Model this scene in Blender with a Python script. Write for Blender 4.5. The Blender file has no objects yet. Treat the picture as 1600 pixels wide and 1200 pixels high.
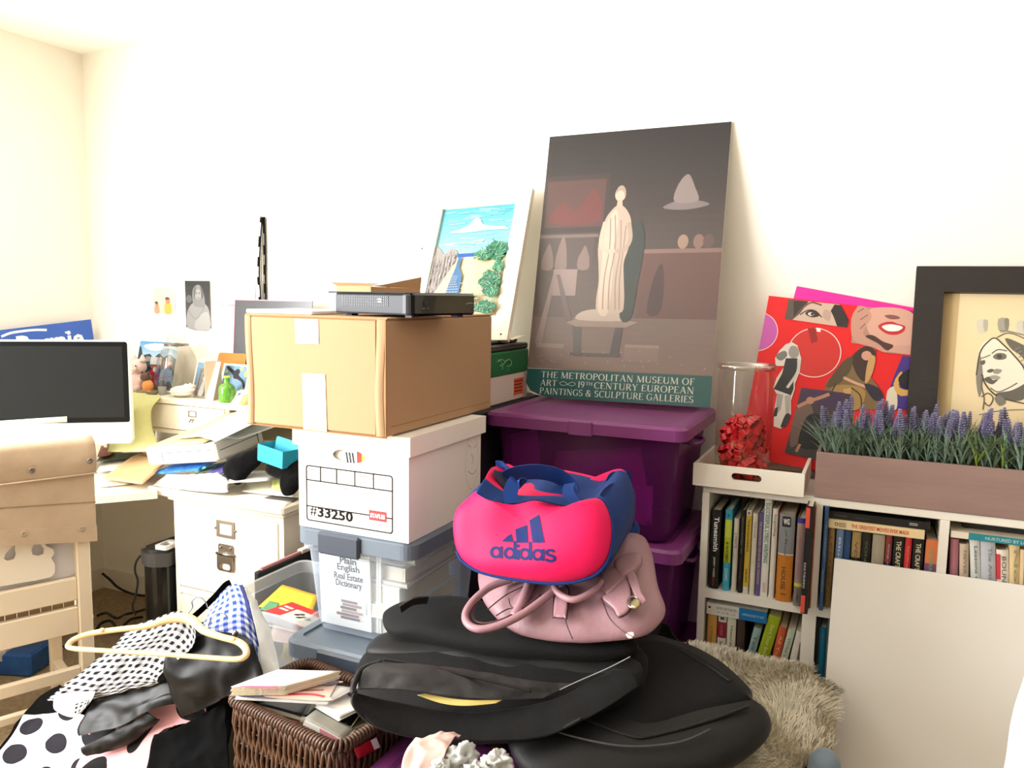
import bpy, bmesh, math, random
from math import sin, cos, pi, sqrt, radians, hypot, atan2
from mathutils import Vector, Matrix, noise
V = Vector
random.seed(7)
SC = bpy.context.scene
COL = SC.collection

# ------------------------------------------------------------------ camera
PSI, PITCH, ROLL, FPX, EYE = radians(24.541), radians(6.458), radians(0.953), 1235.6, 1.45
FWD = V((-sin(PSI)*cos(PITCH), cos(PSI)*cos(PITCH), -sin(PITCH)))
_r = V((cos(PSI), sin(PSI), 0)); _u = _r.cross(FWD)
RGT = cos(ROLL)*_r + sin(ROLL)*_u
UPV = -sin(ROLL)*_r + cos(ROLL)*_u
CAM = V((0, 0, EYE))
cd = bpy.data.cameras.new('camera'); cam = bpy.data.objects.new('camera', cd); COL.objects.link(cam)
cd.sensor_width = 36; cd.lens = 36*FPX/1600; cd.clip_start = .05
cam.matrix_world = Matrix(((RGT.x, UPV.x, -FWD.x, 0), (RGT.y, UPV.y, -FWD.y, 0), (RGT.z, UPV.z, -FWD.z, EYE), (0, 0, 0, 1)))
SC.camera = cam

def ray(x, y):
    return RGT*((x-800)/FPX) + UPV*((600-y)/FPX) + FWD
def at(x, y, X=None, Y=None, Z=None, D=None, O=None, N=None):
    """where the sight line of a photo point meets a real plane of the room"""
    d = ray(x, y)
    if O is not None: t = (O-CAM).dot(N)/d.dot(N)
    elif X is not None: t = X/d.x
    elif Y is not None: t = Y/d.y
    elif Z is not None: t = (Z-EYE)/d.z
    else: t = D
    return CAM + d*t

# ------------------------------------------------------------------ world, lights, exposure
w = bpy.data.worlds.new('sky'); SC.world = w; w.use_nodes = True
bg = w.node_tree.nodes['Background']; bg.inputs[0].default_value = (.80, .90, 1, 1); bg.inputs[1].default_value = 2.0
SC.view_settings.view_transform = 'Standard'; SC.view_settings.look = 'None'
SC.view_settings.exposure = 0.80; SC.view_settings.gamma = 1; SC.view_settings.use_curve_mapping = False
XL, YB, ZC, XR, YF = -3.345, 2.571, 2.5, 2.4, -2.3
WIN = (-1.70, .90, .85, 2.20)          # window opening in the left wall (y0, y1, z0, z1), beside the camera
def area(name, loc, rot, sx, sy, e, col=(1, 1, 1)):
    l = bpy.data.lights.new(name, 'AREA'); l.shape = 'RECTANGLE'; l.size = sx; l.size_y = sy; l.energy = e; l.color = col
    o = bpy.data.objects.new(name, l); COL.objects.link(o); o.location = loc; o.rotation_euler = rot; return o
area('window_daylight', (XL+.02, (WIN[0]+WIN[1])/2, (WIN[2]+WIN[3])/2), (0, radians(-90), 0), 1.3, 2.55, 178, (1, .995, .98))
SC.cycles.max_bounces = 10; SC.cycles.diffuse_bounces = 6; SC.cycles.transparent_max_bounces = 24
SC.cycles.sample_clamp_indirect = 6

# ------------------------------------------------------------------ colour and materials
def lin(c):
    def f(x):
        x = x/255
        return x/12.92 if x <= .04045 else ((x+.055)/1.055)**2.4
    return (f(c[0]), f(c[1]), f(c[2]))
MATS = {}
def mat(name, rgb=None, rough=.6, metal=0, spec=.5, bump=None, var=None, alpha=1, sheen=0, coat=0, trans=0, aniso=None):
    """procedural material; rgb None reads the print colours stored on the mesh"""
    if name in MATS: return MATS[name]
    m = bpy.data.materials.new(name); m.use_nodes = True; MATS[name] = m
    nt = m.node_tree; b = nt.nodes['Principled BSDF']
    b.inputs['Roughness'].default_value = rough; b.inputs['Metallic'].default_value = metal
    b.inputs['Specular IOR Level'].default_value = spec; b.inputs['Alpha'].default_value = alpha
    b.inputs['Sheen Weight'].default_value = sheen; b.inputs['Coat Weight'].default_value = coat
    b.inputs['Transmission Weight'].default_value = trans
    tc = nt.nodes.new('ShaderNodeTexCoord')
    if rgb is None:
        a = nt.nodes.new('ShaderNodeVertexColor'); a.layer_name = 'Col'; src = a.outputs[0]
    else:
        a = nt.nodes.new('ShaderNodeRGB'); a.outputs[0].default_value = (*lin(rgb), 1); src = a.outputs[0]
    if var:
        n = nt.nodes.new('ShaderNodeTexNoise'); n.inputs['Scale'].default_value = var[0]; n.inputs['Detail'].default_value = 5
        mp = nt.nodes.new('ShaderNodeMapping'); nt.links.new(tc.outputs['Object'], mp.inputs[0]); nt.links.new(mp.outputs[0], n.inputs[0])
        if len(var) > 2: mp.inputs['Scale'].default_value = var[2]
        r = nt.nodes.new('ShaderNodeMapRange'); nt.links.new(n.outputs[0], r.inputs[0])
        r.inputs[1].default_value = .3; r.inputs[2].default_value = .7
        r.inputs[3].default_value = 1-var[1]; r.inputs[4].default_value = 1+var[1]*.6
        mx = nt.nodes.new('ShaderNodeVectorMath'); mx.operation = 'SCALE'
        nt.links.new(src, mx.inputs[0]); nt.links.new(r.outputs[0], mx.inputs['Scale']); src = mx.outputs[0]
    nt.links.new(src, b.inputs['Base Color'])
    if bump:
        n = nt.nodes.new('ShaderNodeTexNoise'); n.inputs['Scale'].default_value = bump[0]; n.inputs['Detail'].default_value = 4
        mp = nt.nodes.new('ShaderNodeMapping'); nt.links.new(tc.outputs['Object'], mp.inputs[0]); nt.links.new(mp.outputs[0], n.inputs[0])
        if len(bump) > 2: mp.inputs['Scale'].default_value = bump[2]
        bp = nt.nodes.new('ShaderNodeBump'); bp.inputs['Strength'].default_value = bump[1]; bp.inputs['Distance'].default_value = .01
        nt.links.new(n.outputs[0], bp.inputs['Height']); nt.links.new(bp.outputs[0], b.inputs['Normal'])
    return m
def clear(name, rgb, opacity, rough=.15, tint=None, edge=.5, glossy=False):
    """thin clear or milky plastic / glass: see-through share plus a glossy coloured share"""
    if name in MATS: return MATS[name]
    m = bpy.data.materials.new(name); m.use_nodes = True; MATS[name] = m
    nt = m.node_tree; b = nt.nodes['Principled BSDF']; out = nt.nodes['Material Output']
    b.inputs['Base Color'].default_value = (*lin(rgb), 1); b.inputs['Roughness'].default_value = rough
    if glossy:
        b = nt.nodes.new('ShaderNodeBsdfGlossy'); b.inputs[0].default_value = (*lin(rgb), 1); b.inputs['Roughness'].default_value = rough
    t = nt.nodes.new('ShaderNodeBsdfTransparent'); t.inputs[0].default_value = (*(lin(tint) if tint else (1, 1, 1)), 1)
    fr = nt.nodes.new('ShaderNodeLayerWeight'); fr.inputs[0].default_value = .25
    r = nt.nodes.new('ShaderNodeMapRange'); r.inputs[3].default_value = opacity; r.inputs[4].default_value = min(1, opacity+edge)
    nt.links.new(fr.outputs['Facing'], r.inputs[0])
    mx = nt.nodes.new('ShaderNodeMixShader'); nt.links.new(r.outputs[0], mx.inputs[0])
    nt.links.new(t.outputs[0], mx.inputs[1]); nt.links.new(b.outputs[0], mx.inputs[2]); nt.links.new(mx.outputs[0], out.inputs[0])
    return m
def weave(name, kind, a, c, sheen=0):
    """woven or printed cloth laid out on the cloth's own UV: gingham checks or polka dots"""
    m = bpy.data.materials.new(name); m.use_nodes = True; MATS[name] = m
    nt = m.node_tree; b = nt.nodes['Principled BSDF']; b.inputs['Roughness'].default_value = .85; b.inputs['Specular IOR Level'].default_value = .2
    uv = nt.nodes.new('ShaderNodeUVMap'); sp = nt.nodes.new('ShaderNodeSeparateXYZ'); nt.links.new(uv.outputs[0], sp.inputs[0])
    def M(op, x, y=0.0):
        n = nt.nodes.new('ShaderNodeMath'); n.operation = op
        for i, s in enumerate((x, y)):
            if isinstance(s, (int, float)): n.inputs[i].default_value = s
            else: nt.links.new(s, n.inputs[i])
        return n.outputs[0]
    u, v = sp.outputs[0], sp.outputs[1]
    if kind == 'gingham':
        f = M('POWER', M('MULTIPLY', M('ADD', M('LESS_THAN', M('FRACT', u), .5), M('LESS_THAN', M('FRACT', v), .5)), .5), .55)
    else:
        row = M('FLOOR', v); sh = M('MULTIPLY', M('FRACT', M('MULTIPLY', row, .5)), 1.0)
        du = M('SUBTRACT', M('FRACT', M('ADD', u, sh)), .5); dv = M('SUBTRACT', M('FRACT', v), .5)
        f = M('LESS_THAN', M('ADD', M('MULTIPLY', du, du), M('MULTIPLY', dv, dv)), .10)
    mx = nt.nodes.new('ShaderNodeMix'); mx.data_type = 'RGBA'; nt.links.new(f, mx.inputs['Factor'])
    mx.inputs[6].default_value = (*lin(a), 1); mx.inputs[7].default_value = (*lin(c), 1)
    nt.links.new(mx.outputs[2], b.inputs['Base Color'])
    return m

# ------------------------------------------------------------------ objects
WP = {}
def props(o, label=None, cat=None, group=None, kind=None):
    for k, v in (('label', label), ('category', cat), ('group', group), ('kind', kind)):
        if v: o[k] = v
    return o
def put(o, loc, parent=None):
    COL.objects.link(o); WP[o.name] = V(loc)
    if parent: o.parent = parent; o.location = V(loc)-WP[parent.name]
    else: o.location = loc
    return o
def thing(name, label, cat, loc, group=None):
    o = bpy.data.objects.new(name, None); o.empty_display_size = .03
    put(o, loc); return props(o, label, cat, group)
def FR(o, x, y, z=None):
    """frame with origin o and axes x, y, z"""
    x, y = V(x), V(y); z = V(z) if z is not None else x.cross(y).normalized(); o = V(o)
    return Matrix(((x.x, y.x, z.x, o.x), (x.y, y.y, z.y, o.y), (x.z, y.z, z.z, o.z), (0, 0, 0, 1)))
def RZ(o, a, tx=0, ty=0):
    return Matrix.Translation(V(o)) @ Matrix.Rotation(a, 4, 'Z') @ Matrix.Rotation(ty, 4, 'Y') @ Matrix.Rotation(tx, 4, 'X')

class MB:
    def __init__(s, T=None): s.v = []; s.f = []; s.c = []; s.uv = []; s.sm = []; s.T = T or Matrix()
    def add(s, vs, fs, col=None, sm=False, uv=None):
        n = len(s.v); s.v += [s.T @ V(p) for p in vs]
        for i, f in enumerate(fs):
            s.f.append([n+k for k in f]); s.c.append(col); s.sm.append(sm)
            s.uv.append([uv[k] for k in f] if uv else None)
        return s
    def box(s, a, b, bev=0, col=None):
        x0, x1 = sorted((a[0], b[0])); y0, y1 = sorted((a[1], b[1])); z0, z1 = sorted((a[2], b[2]))
        if not bev:
            vs = [(x, y, z) for x in (x0, x1) for y in (y0, y1) for z in (z0, z1)]
            return s.add(vs, [(0, 1, 3, 2), (4, 6, 7, 5), (0, 4, 5, 1), (2, 3, 7, 6), (0, 2, 6, 4), (1, 5, 7, 3)], col)
        bev = min(bev, (x1-x0)/2.01, (y1-y0)/2.01, (z1-z0)/2.01)
        vs = []; ix = {}
        for i, x in enumerate((x0, x1)):
            for j, y in enumerate((y0, y1)):
                for k, z in enumerate((z0, z1)):
                    dx, dy, dz = bev*(1-2*i), bev*(1-2*j), bev*(1-2*k)
                    for ax, p in enumerate(((x, y+dy, z+dz), (x+dx, y, z+dz), (x+dx, y+dy, z))):
                        ix[i, j, k, ax] = len(vs); vs.append(p)
        fs = []
        for i in (0, 1):
            fs.append([ix[i, 0, 0, 0], ix[i, 1, 0, 0], ix[i, 1, 1, 0], ix[i, 0, 1, 0]])
            fs.append([ix[0, i, 0, 1], ix[1, i, 0, 1], ix[1, i, 1, 1], ix[0, i, 1, 1]])
            fs.append([ix[0, 0, i, 2], ix[1, 0, i, 2], ix[1, 1, i, 2], ix[0, 1, i, 2]])
        for a_ in (0, 1):
            for b_ in (0, 1):
                fs.append([ix[0, a_, b_, 1], ix[1, a_, b_, 1], ix[1, a_, b_, 2], ix[0, a_, b_, 2]])
                fs.append([ix[a_, 0, b_, 0], ix[a_, 1, b_, 0], ix[a_, 1, b_, 2], ix[a_, 0, b_, 2]])
                fs.append([ix[a_, b_, 0, 0], ix[a_, b_, 1, 0], ix[a_, b_, 1, 1], ix[a_, b_, 0, 1]])
                for c_ in (0, 1): fs.append([ix[a_, b_, c_, k] for k in range(3)])
        return s.add(vs, fs, col)
    def prism(s, poly, z0, z1, col=None, caps=True):
        n = len(poly); vs = [(p[0], p[1], z0) for p in poly]+[(p[0], p[1], z1) for p in poly]
        fs = [(i, (i+1) % n, n+(i+1) % n, n+i) for i in range(n)]
        if caps: fs += [list(range(n))[::-1], list(range(n, 2*n))]
        return s.add(vs, fs, col)
    def holed(s, outer, holes, z0, z1, col=None):
        """plate with through holes (bmesh triangle fill)"""
        bm = bmesh.new(); loops = []
        for lp in [outer]+holes:
            vs = [bm.verts.new((p[0], p[1], 0)) for p in lp]; loops.append(vs)
            for i in range(len(vs)): bm.edges.new((vs[i], vs[(i+1) % len(vs)]))
        bmesh.ops.triangle_fill(bm, use_beauty=True, edges=bm.edges[:], normal=(0, 0, 1))
        bm.verts.index_update(); pts = [v.co.copy() for v in bm.verts]; fs = [[v.index for v in f.verts] for f in bm.faces]
        bnd = [[v.index for v in lp] for lp in loops]; bm.free(); n = len(pts)
        vs = [(p.x, p.y, z0) for p in pts]+[(p.x, p.y, z1) for p in pts]
        al = [f[::-1] for f in fs]+[[k+n for k in f] for f in fs]
        for lp in bnd: al += [(lp[i], lp[(i+1) % len(lp)], n+lp[(i+1) % len(lp)], n+lp[i]) for i in range(len(lp))]
        return s.add(vs, al, col)
    def tube(s, path, r, n=8, closed=False, col=None, flat=1.0):
        P = [V(p) for p in path]; m = len(P); R = r if isinstance(r, (list, tuple)) else [r]*m
        up = V((0, 0, 1)); vs = []; prev = None
        for i in range(m):
            t = (P[(i+1) % m]-P[i-1]) if closed else (P[min(i+1, m-1)]-P[max(i-1, 0)])
            t.normalize()
            if prev is None:
                a = up if abs(t.dot(up)) < .9 else V((1, 0, 0)); x = (a-t*a.dot(t)).normalized()
            else: x = (prev-t*prev.dot(t)).normalized()
            prev = x; y = t.cross(x)
            for k in range(n):
                an = 2*pi*k/n; vs.append(P[i]+x*(R[i]*flat*cos(an))+y*(R[i]*sin(an)))
        fs = []
        for i in range(m if closed else m-1):
            for k in range(n):
                a, b = i*n, ((i+1) % m)*n; fs.append((a+k, a+(k+1) % n, b+(k+1) % n, b+k))
        if not closed: fs += [list(range(n))[::-1], [(m-1)*n+k for k in range(n)]]
        return s.add(vs, fs, col, True)
    def ribbon(s, path, nrm, wid, th=.001, col=None):
        """flat strap: path points, a width direction per point (or one), thickness"""
        P = [V(p) for p in path]; m = len(P); vs = []
        for i in range(m):
            t = (P[min(i+1, m-1)]-P[max(i-1, 0)]).normalized()
            wd = V(nrm[i]) if isinstance(nrm, list) else V(nrm)
            wd = (wd-t*wd.dot(t)).normalized(); k = t.cross(wd)
            W = wid[i] if isinstance(wid, (list, tuple)) else wid
            vs += [P[i]-wd*W/2-k*th/2, P[i]+wd*W/2-k*th/2, P[i]+wd*W/2+k*th/2, P[i]-wd*W/2+k*th/2]
        fs = [(0, 1, 2, 3), tuple(4*(m-1)+k for k in (3, 2, 1, 0))]
        for i in range(m-1):
            for k in range(4): fs.append((4*i+k, 4*i+(k+1) % 4, 4*i+4+(k+1) % 4, 4*i+4+k))
        return s.add(vs, fs, col, False)
    def lathe(s, prof, o=(0, 0, 0), n=24, col=None, caps=True):
        o = V(o); vs = []; m = len(prof)
        for r, z in prof:
            for k in range(n): vs.append(o+V((r*cos(2*pi*k/n), r*sin(2*pi*k/n), z)))
        fs = [(i*n+k, i*n+(k+1) % n, (i+1)*n+(k+1) % n, (i+1)*n+k) for i in range(m-1) for k in range(n)]
        if caps: fs += [list(range(n))[::-1], [(m-1)*n+k for k in range(n)]]
        return s.add(vs, fs, col, True)
    def ball(s, o, r, n=10, col=None):
        o = V(o); R = V(r) if not isinstance(r, (int, float)) else V((r, r, r)); vs = [o+V((0, 0, -R.z))]
        for i in range(1, n):
            a = -pi/2+pi*i/n
            for k in range(n*2): vs.append(o+V((R.x*cos(a)*cos(pi*k/n), R.y*cos(a)*sin(pi*k/n), R.z*sin(a))))
        vs.append(o+V((0, 0, R.z))); q = 2*n; fs = [(0, 1+(k+1) % q, 1+k) for k in range(q)]
        for i in range(n-2):
            for k in range(q): fs.append((1+i*q+k, 1+i*q+(k+1) % q, 1+(i+1)*q+(k+1) % q, 1+(i+1)*q+k))
        fs += [(len(vs)-1, 1+(n-2)*q+k, 1+(n-2)*q+(k+1) % q) for k in range(q)]
        return s.add(vs, fs, col, True)
    def grid(s, fn, nu, nv, wu=False, wv=False, col=None, uv=None, sm=True):
        vs = []; uvs = []; U = nu if wu else nu+1; W = nv if wv else nv+1
        for i in range(U):
            for j in range(W):
                u, v = i/nu, j/nv; vs.append(fn(u, v)); uvs.append((u*uv[0], v*uv[1]) if uv else (u, v))
        fs = [(i*W+j, ((i+1) % U)*W+j, ((i+1) % U)*W+(j+1) % W, i*W+(j+1) % W) for i in range(nu) for j in range(nv)]
        return s.add(vs, fs, col, sm, uvs)
    def ob(s, name, m, parent=None, loc=None, fix=True):
        lo = V((min(p[i] for p in s.v) for i in range(3))); hi = V((max(p[i] for p in s.v) for i in range(3)))
        o0 = V(loc) if loc is not None else V(((lo.x+hi.x)/2, (lo.y+hi.y)/2, lo.z if parent is None else (lo.z+hi.z)/2))
        me = bpy.data.meshes.new(name); me.from_pydata([p-o0 for p in s.v], [], s.f)
        if any(c is not None for c in s.c):
            ca = me.color_attributes.new('Col', 'FLOAT_COLOR', 'CORNER'); k = 0
            for f, c in zip(s.f, s.c):
                l = (*lin(c or (255, 255, 255)), 1)
                for _ in f: ca.data[k].color = l; k += 1
        if any(u is not None for u in s.uv):
            ul = me.uv_layers.new(name='UVMap'); k = 0
            for f, u in zip(s.f, s.uv):
                for q in range(len(f)):
                    if u: ul.data[k].uv = u[q]
                    k += 1
        for p, a in zip(me.polygons, s.sm): p.use_smooth = a
        if fix:
            bm = bmesh.new(); bm.from_mesh(me); bmesh.ops.recalc_face_normals(bm, faces=bm.faces[:]); bm.to_mesh(me); bm.free()
        me.materials.append(m); me.update()
        o = bpy.data.objects.new(name, me); put(o, o0, parent); return o

def solid(o, th, off=-1):
    m = o.modifiers.new('thickness', 'SOLIDIFY'); m.thickness = th; m.offset = off; return o
def sub(o, n=1):
    m = o.modifiers.new('smooth', 'SUBSURF'); m.levels = n; m.render_levels = n; return o

def crv(pts, n, closed=False):
    """Catmull-Rom through points"""
    P = [V(p) for p in pts]; m = len(P); out = []
    seg = m if closed else m-1
    for i in range(n if closed else n+1):
        t = i/n*seg; k = min(int(t), seg-1); t -= k
        g = (lambda q: P[q % m]) if closed else (lambda q: P[max(0, min(m-1, q))])
        a, b, c, d = g(k-1), g(k), g(k+1), g(k+2)
        out.append(.5*((2*b)+(c-a)*t+(2*a-5*b+4*c-d)*t*t+(-a+3*b-3*c+d)*t**3))
    return out
def surf(ctrl):
    """function (u,v)->point, Catmull-Rom through a grid of control points (rows along u)"""
    nu, nv = len(ctrl), len(ctrl[0])
    def cr(g, n, t):
        t *= n-1; k = min(int(t), n-2); t -= k
        a, b, c, d = g(max(0, k-1)), g(k), g(k+1), g(min(n-1, k+2))
        return .5*((2*b)+(c-a)*t+(2*a-5*b+4*c-d)*t*t+(-a+3*b-3*c+d)*t**3)
    return lambda u, v: cr(lambda i: cr(lambda j: V(ctrl[i][j]), nv, v), nu, u)
def wrinkle(fn, amp, sc, seed=0, dirn=None, stretch=(1, 1, 1)):
    def g(u, v):
        p = fn(u, v); q = V((p.x*stretch[0], p.y*stretch[1], p.z*stretch[2]))*sc+V((seed*3.1, seed*1.7, seed))
        e = .004; du = fn(min(1, u+e), v)-fn(max(0, u-e), v); dv = fn(u, min(1, v+e))-fn(u, max(0, v-e))
        nn = du.cross(dv); nn = nn.normalized() if nn.length > 1e-12 else V((0, 0, 1))
        k = noise.noise(q)+.5*noise.noise(q*2.1+V((5, 1, 2)))
        k = (1-abs(k)*1.6) if dirn == 'ridge' else k
        return p+nn*(amp*k)
    return g
def pillow(mb, outline, T, front, back, n=72, rings=12, p=2.2, q=.5, amp=0, sc=6, seed=0, col=None, c=None):
    """soft closed body: an outline in a plane, swelling out on both sides"""
    pts = crv([(a[0], a[1], 0) for a in outline], n, True)
    c = V((c[0], c[1], 0)) if c else sum(pts, V((0, 0, 0)))/n
    old = mb.T; mb.T = T
    def fn(u, v):                       # u around, v from front centre over the rim to the back centre
        k = int(round(u*n)) % n; s = v*2 if v <= .5 else 2-v*2
        s = sin(s*pi/2)
        h = (1-s**p)**q if s < 1 else 0
        z = front*h if v <= .5 else -back*h
        P = c+(pts[k]-c)*s; P = V((P.x, P.y, z))
        if amp:
            w = noise.noise(P*sc+V((seed, seed*2, 0)))+.5*noise.noise(P*sc*2.3+V((0, seed, 3)))
            P.z += amp*w*min(1, 3*(1-s)+.2)*(1 if v <= .5 else -1)
        return P
    mb.grid(fn, n, rings*2, wu=True, col=col); mb.T = old; return mb
def lettering(body, T, size, m, parent, name='lettering', bold=0, fit=None, align='CENTER', shear=0, ext=.0002, space=1.0, fith=None, stuff=False):
    cu = bpy.data.curves.new('t', 'FONT'); cu.body = body; cu.size = size; cu.align_x = align; cu.align_y = 'CENTER'
    cu.offset = bold; cu.shear = shear; cu.resolution_u = 2; cu.space_character = space; cu.extrude = 0
    o = bpy.data.objects.new('t', cu); me = bpy.data.meshes.new_from_object(o)
    bpy.data.objects.remove(o); bpy.data.curves.remove(cu)
    xs = [v.co.x for v in me.vertices]; ys = [v.co.y for v in me.vertices]
    if not xs: return None
    x0, x1, y0, y1 = min(xs), max(xs), min(ys), max(ys); sx = fit/(x1-x0) if fit else 1; sy = fith/(y1-y0) if fith else 1
    cx = {'CENTER': (x0+x1)/2, 'LEFT': x0, 'RIGHT': x1}[align]; cy = (y0+y1)/2
    mb = MB(T); mb.add([((v.co.x-cx)*sx, (v.co.y-cy)*sy, ext) for v in me.vertices], [list(p.vertices) for p in me.polygons])
    bpy.data.meshes.remove(me)
    return mb.ob(name, m, parent, fix=False)
def serif_word(body, T, x0, x1, yc, h, m, parent, name='lettering'):
    """roman capitals drawn as thick and thin strokes with serifs, fitted between x0 and x1"""
    st, th, sf = .145, .055, .09
    def arc(cx, cy, rx, ry, a0, a1, n=16):
        out = []
        for k in range(n+1):
            a = radians(a0+(a1-a0)*k/n); w_ = th+(st-th)*abs(cos(a))**1.5; out.append((cx+rx*cos(a), cy+ry*sin(a), cos(a), sin(a), w_))
        return ('a', out)
    def ser(*xs): return [('l', x-sf, y, x+sf, y, .04) for x, y in xs]
    Gl = {'T': (.72, [('l', .36, 0, .36, 1, st), ('l', .03, .97, .69, .97, th), ('l', .04, .97, .03, .80, .04), ('l', .68, .97, .69, .80, .04)]+ser((.36, .02))),
     'H': (.82, [('l', .14, 0, .14, 1, st), ('l', .68, 0, .68, 1, st), ('l', .14, .52, .68, .52, th)]+ser((.14, .02), (.14, .98), (.68, .02), (.68, .98))),
     'E': (.62, [('l', .14, 0, .14, 1, st), ('l', .08, .97, .56, .97, th), ('l', .14, .52, .46, .52, th), ('l', .08, .03, .58, .03, th), ('l', .55, .97, .56, .82, .04), ('l', .58, .03, .60, .20, .04)]),
     'F': (.58, [('l', .14, 0, .14, 1, st), ('l', .08, .97, .54, .97, th), ('l', .14, .52, .44, .52, th), ('l', .53, .97, .54, .82, .04)]+ser((.14, .02))),
     'L': (.60, [('l', .14, 0, .14, 1, st), ('l', .08, .03, .55, .03, th), ('l', .55, .03, .57, .22, .04)]+ser((.14, .98))),
     'I': (.30, [('l', .15, 0, .15, 1, st)]+ser((.15, .02), (.15, .98))),
     '1': (.34, [('l', .18, 0, .18, 1, st), ('l', .18, .98, .06, .84, .05)]+ser((.18, .02))),
     'M': (.98, [('l', .12, 0, .16, 1, th), ('l', .16, 1, .49, .05, st), ('l', .49, .05, .82, 1, th), ('l', .82, 1, .86, 0, st)]+ser((.12, .02), (.86, .02), (.13, .98), (.85, .98))),
     'N': (.84, [('l', .14, 0, .14, 1, th), ('l', .14, 1, .70, 0, st), ('l', .70, 0, .70, 1, th)]+ser((.14, .02), (.12, .98), (.70, .98))),
     'A': (.78, [('l', .10, 0, .38, 1, th), ('l', .38, 1, .68, 0, st), ('l', .20, .36, .57, .36, th)]+ser((.10, .02), (.68, .02))),
     'Y': (.74, [('l', .10, 1, .37, .48, st), ('l', .64, 1, .37, .48, th), ('l', .37, .5, .37, 0, st)]+ser((.10, .98), (.64, .98), (.37, .02))),
     'U': (.80, [('l', .14, .3, .14, 1, st), ('l', .66, .3, .66, 1, th), arc(.40, .30, .26, .29, 180, 360)]+ser((.14, .98), (.66, .98))),
     'O': (.86, [arc(.43, .5, .34, .49, 0, 360, 28)]), 'C': (.74, [arc(.44, .5, .35, .49, 45, 315, 24), ('l', .68, .98, .68, .76, .04)]),
     'G': (.80, [arc(.44, .5, .35, .49, 45, 315, 24), ('l', .68, .98, .68, .76, .04), ('l', .68, .44, .68, .12, st), ('l', .56, .45, .76, .45, .04)]),
     'S': (.56, [arc(.28, .74, .20, .235, 40, 270), arc(.28, .265, .21, .245, 90, -140), ('l', .46, .98, .46, .78, .04), ('l', .08, .02, .08, .24, .04)]),
     'P': (.62, [('l', .14, 0, .14, 1, st), arc(.30, .74, .26, .24, 90, -90), ('l', .08, .98, .32, .98, th), ('l', .14, .5, .32, .5, th)]+ser((.14, .02))),
     'R': (.70, [('l', .14, 0, .14, 1, st), arc(.30, .75, .24, .23, 90, -90), ('l', .08, .98, .32, .98, th), ('l', .14, .52, .32, .52, th), ('l', .34, .52, .66, .0, st*.9)]+ser((.14, .02))),
     '9': (.56, [arc(.27, .70, .20, .28, 0, 360, 20), arc(.10, .66, .37, .66, 0, -80)]),
     '&': (.86, [arc(.36, .78, .15, .20, -30, 210), arc(.34, .27, .25, .26, 110, 330), ('l', .24, .66, .72, .02, st), ('l', .56, .15, .72, .50, th), ('l', .62, .5, .80, .5, .04)])}
    x = 0; mb = MB(T); parts_ = []
    for ch in body:
        if ch == ' ': x += .34; continue
        w_, s_ = Gl[ch]; parts_.append((x, s_)); x += w_+.07
    k = (x1-x0)/(x-.07); z = .0012
    P = lambda a, b: (x0+a*k, yc+(b-.5)*h, z)
    for ox, s_ in parts_:
        for q in s_:
            if q[0] == 'l':
                _, a, b, c, d, w_ = q; dx, dy = c-a, d-b; L = hypot(dx, dy); nx, ny = -dy/L*w_/2, dx/L*w_/2
                mb.add([P(ox+a+nx, b+ny), P(ox+c+nx, d+ny), P(ox+c-nx, d-ny), P(ox+a-nx, b-ny)], [(0, 1, 2, 3)])
            else:
                vs = []
                for px_, py_, cx_, sy_, w_ in q[1]: vs += [P(ox+px_+cx_*w_/2, py_+sy_*w_/2), P(ox+px_-cx_*w_/2, py_-sy_*w_/2)]
                mb.add(vs, [(2*i, 2*i+1, 2*i+3, 2*i+2) for i in range(len(vs)//2-1)])
    return mb.ob(name, m, parent, fix=False)
class Art:
    """flat print: polygons in the picture's own 0..1 coordinates, each laid a hair above the last"""
    def __init__(s, T, w, h, step=.00004, gain=1): s.g = gain; s.mb = MB(T); s.w = w; s.h = h; s.z = .0003; s.step = step
    def poly(s, pts, col, smooth=0):
        if smooth: pts = [(p.x, p.y) for p in crv([(a, b, 0) for a, b in pts], smooth, True)]
        s.z += s.step; s.mb.add([(x*s.w, y*s.h, s.z) for x, y in pts], [list(range(len(pts)))], tuple(q*s.g for q in col)); return s
    def rect(s, x0, y0, x1, y1, col): return s.poly([(x0, y0), (x1, y0), (x1, y1), (x0, y1)], col)
    def disc(s, x, y, r, col, n=28, ry=None):
        ry = ry or r*s.w/s.h
        return s.poly([(x+r*cos(2*pi*k/n), y+ry*sin(2*pi*k/n)) for k in range(n)], col)
    def line(s, pts, wd, col, smooth=0):
        P = [V((a*s.w, b*s.h, 0)) for a, b in pts]
        if smooth: P = crv(P, smooth)
        L = []; Rr = []
        for i, p in enumerate(P):
            t = (P[min(i+1, len(P)-1)]-P[max(0, i-1)]).normalized(); nn = V((-t.y, t.x, 0))*wd/2
            L.append(p+nn); Rr.append(p-nn)
        s.z += s.step
        m = len(P); s.mb.add([(p.x, p.y, s.z) for p in L+Rr], [(i, i+1, m+i+1, m+i) for i in range(m-1)], tuple(q*s.g for q in col)); return s
    def grad(s, x0, y0, x1, y1, ca, cb, n=14):
        s.z += s.step
        for i in range(n):
            a, b = y0+(y1-y0)*i/n, y0+(y1-y0)*(i+1)/n; t = (i+.5)/n
            c = tuple((ca[k]+(cb[k]-ca[k])*t)*s.g for k in range(3))
            s.mb.add([(x0*s.w, a*s.h, s.z), (x1*s.w, a*s.h, s.z), (x1*s.w, b*s.h, s.z), (x0*s.w, b*s.h, s.z)], [(0, 1, 2, 3)], c)
        return s
    def ob(s, name, m, parent): return s.mb.ob(name, m, parent, fix=False)
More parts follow.
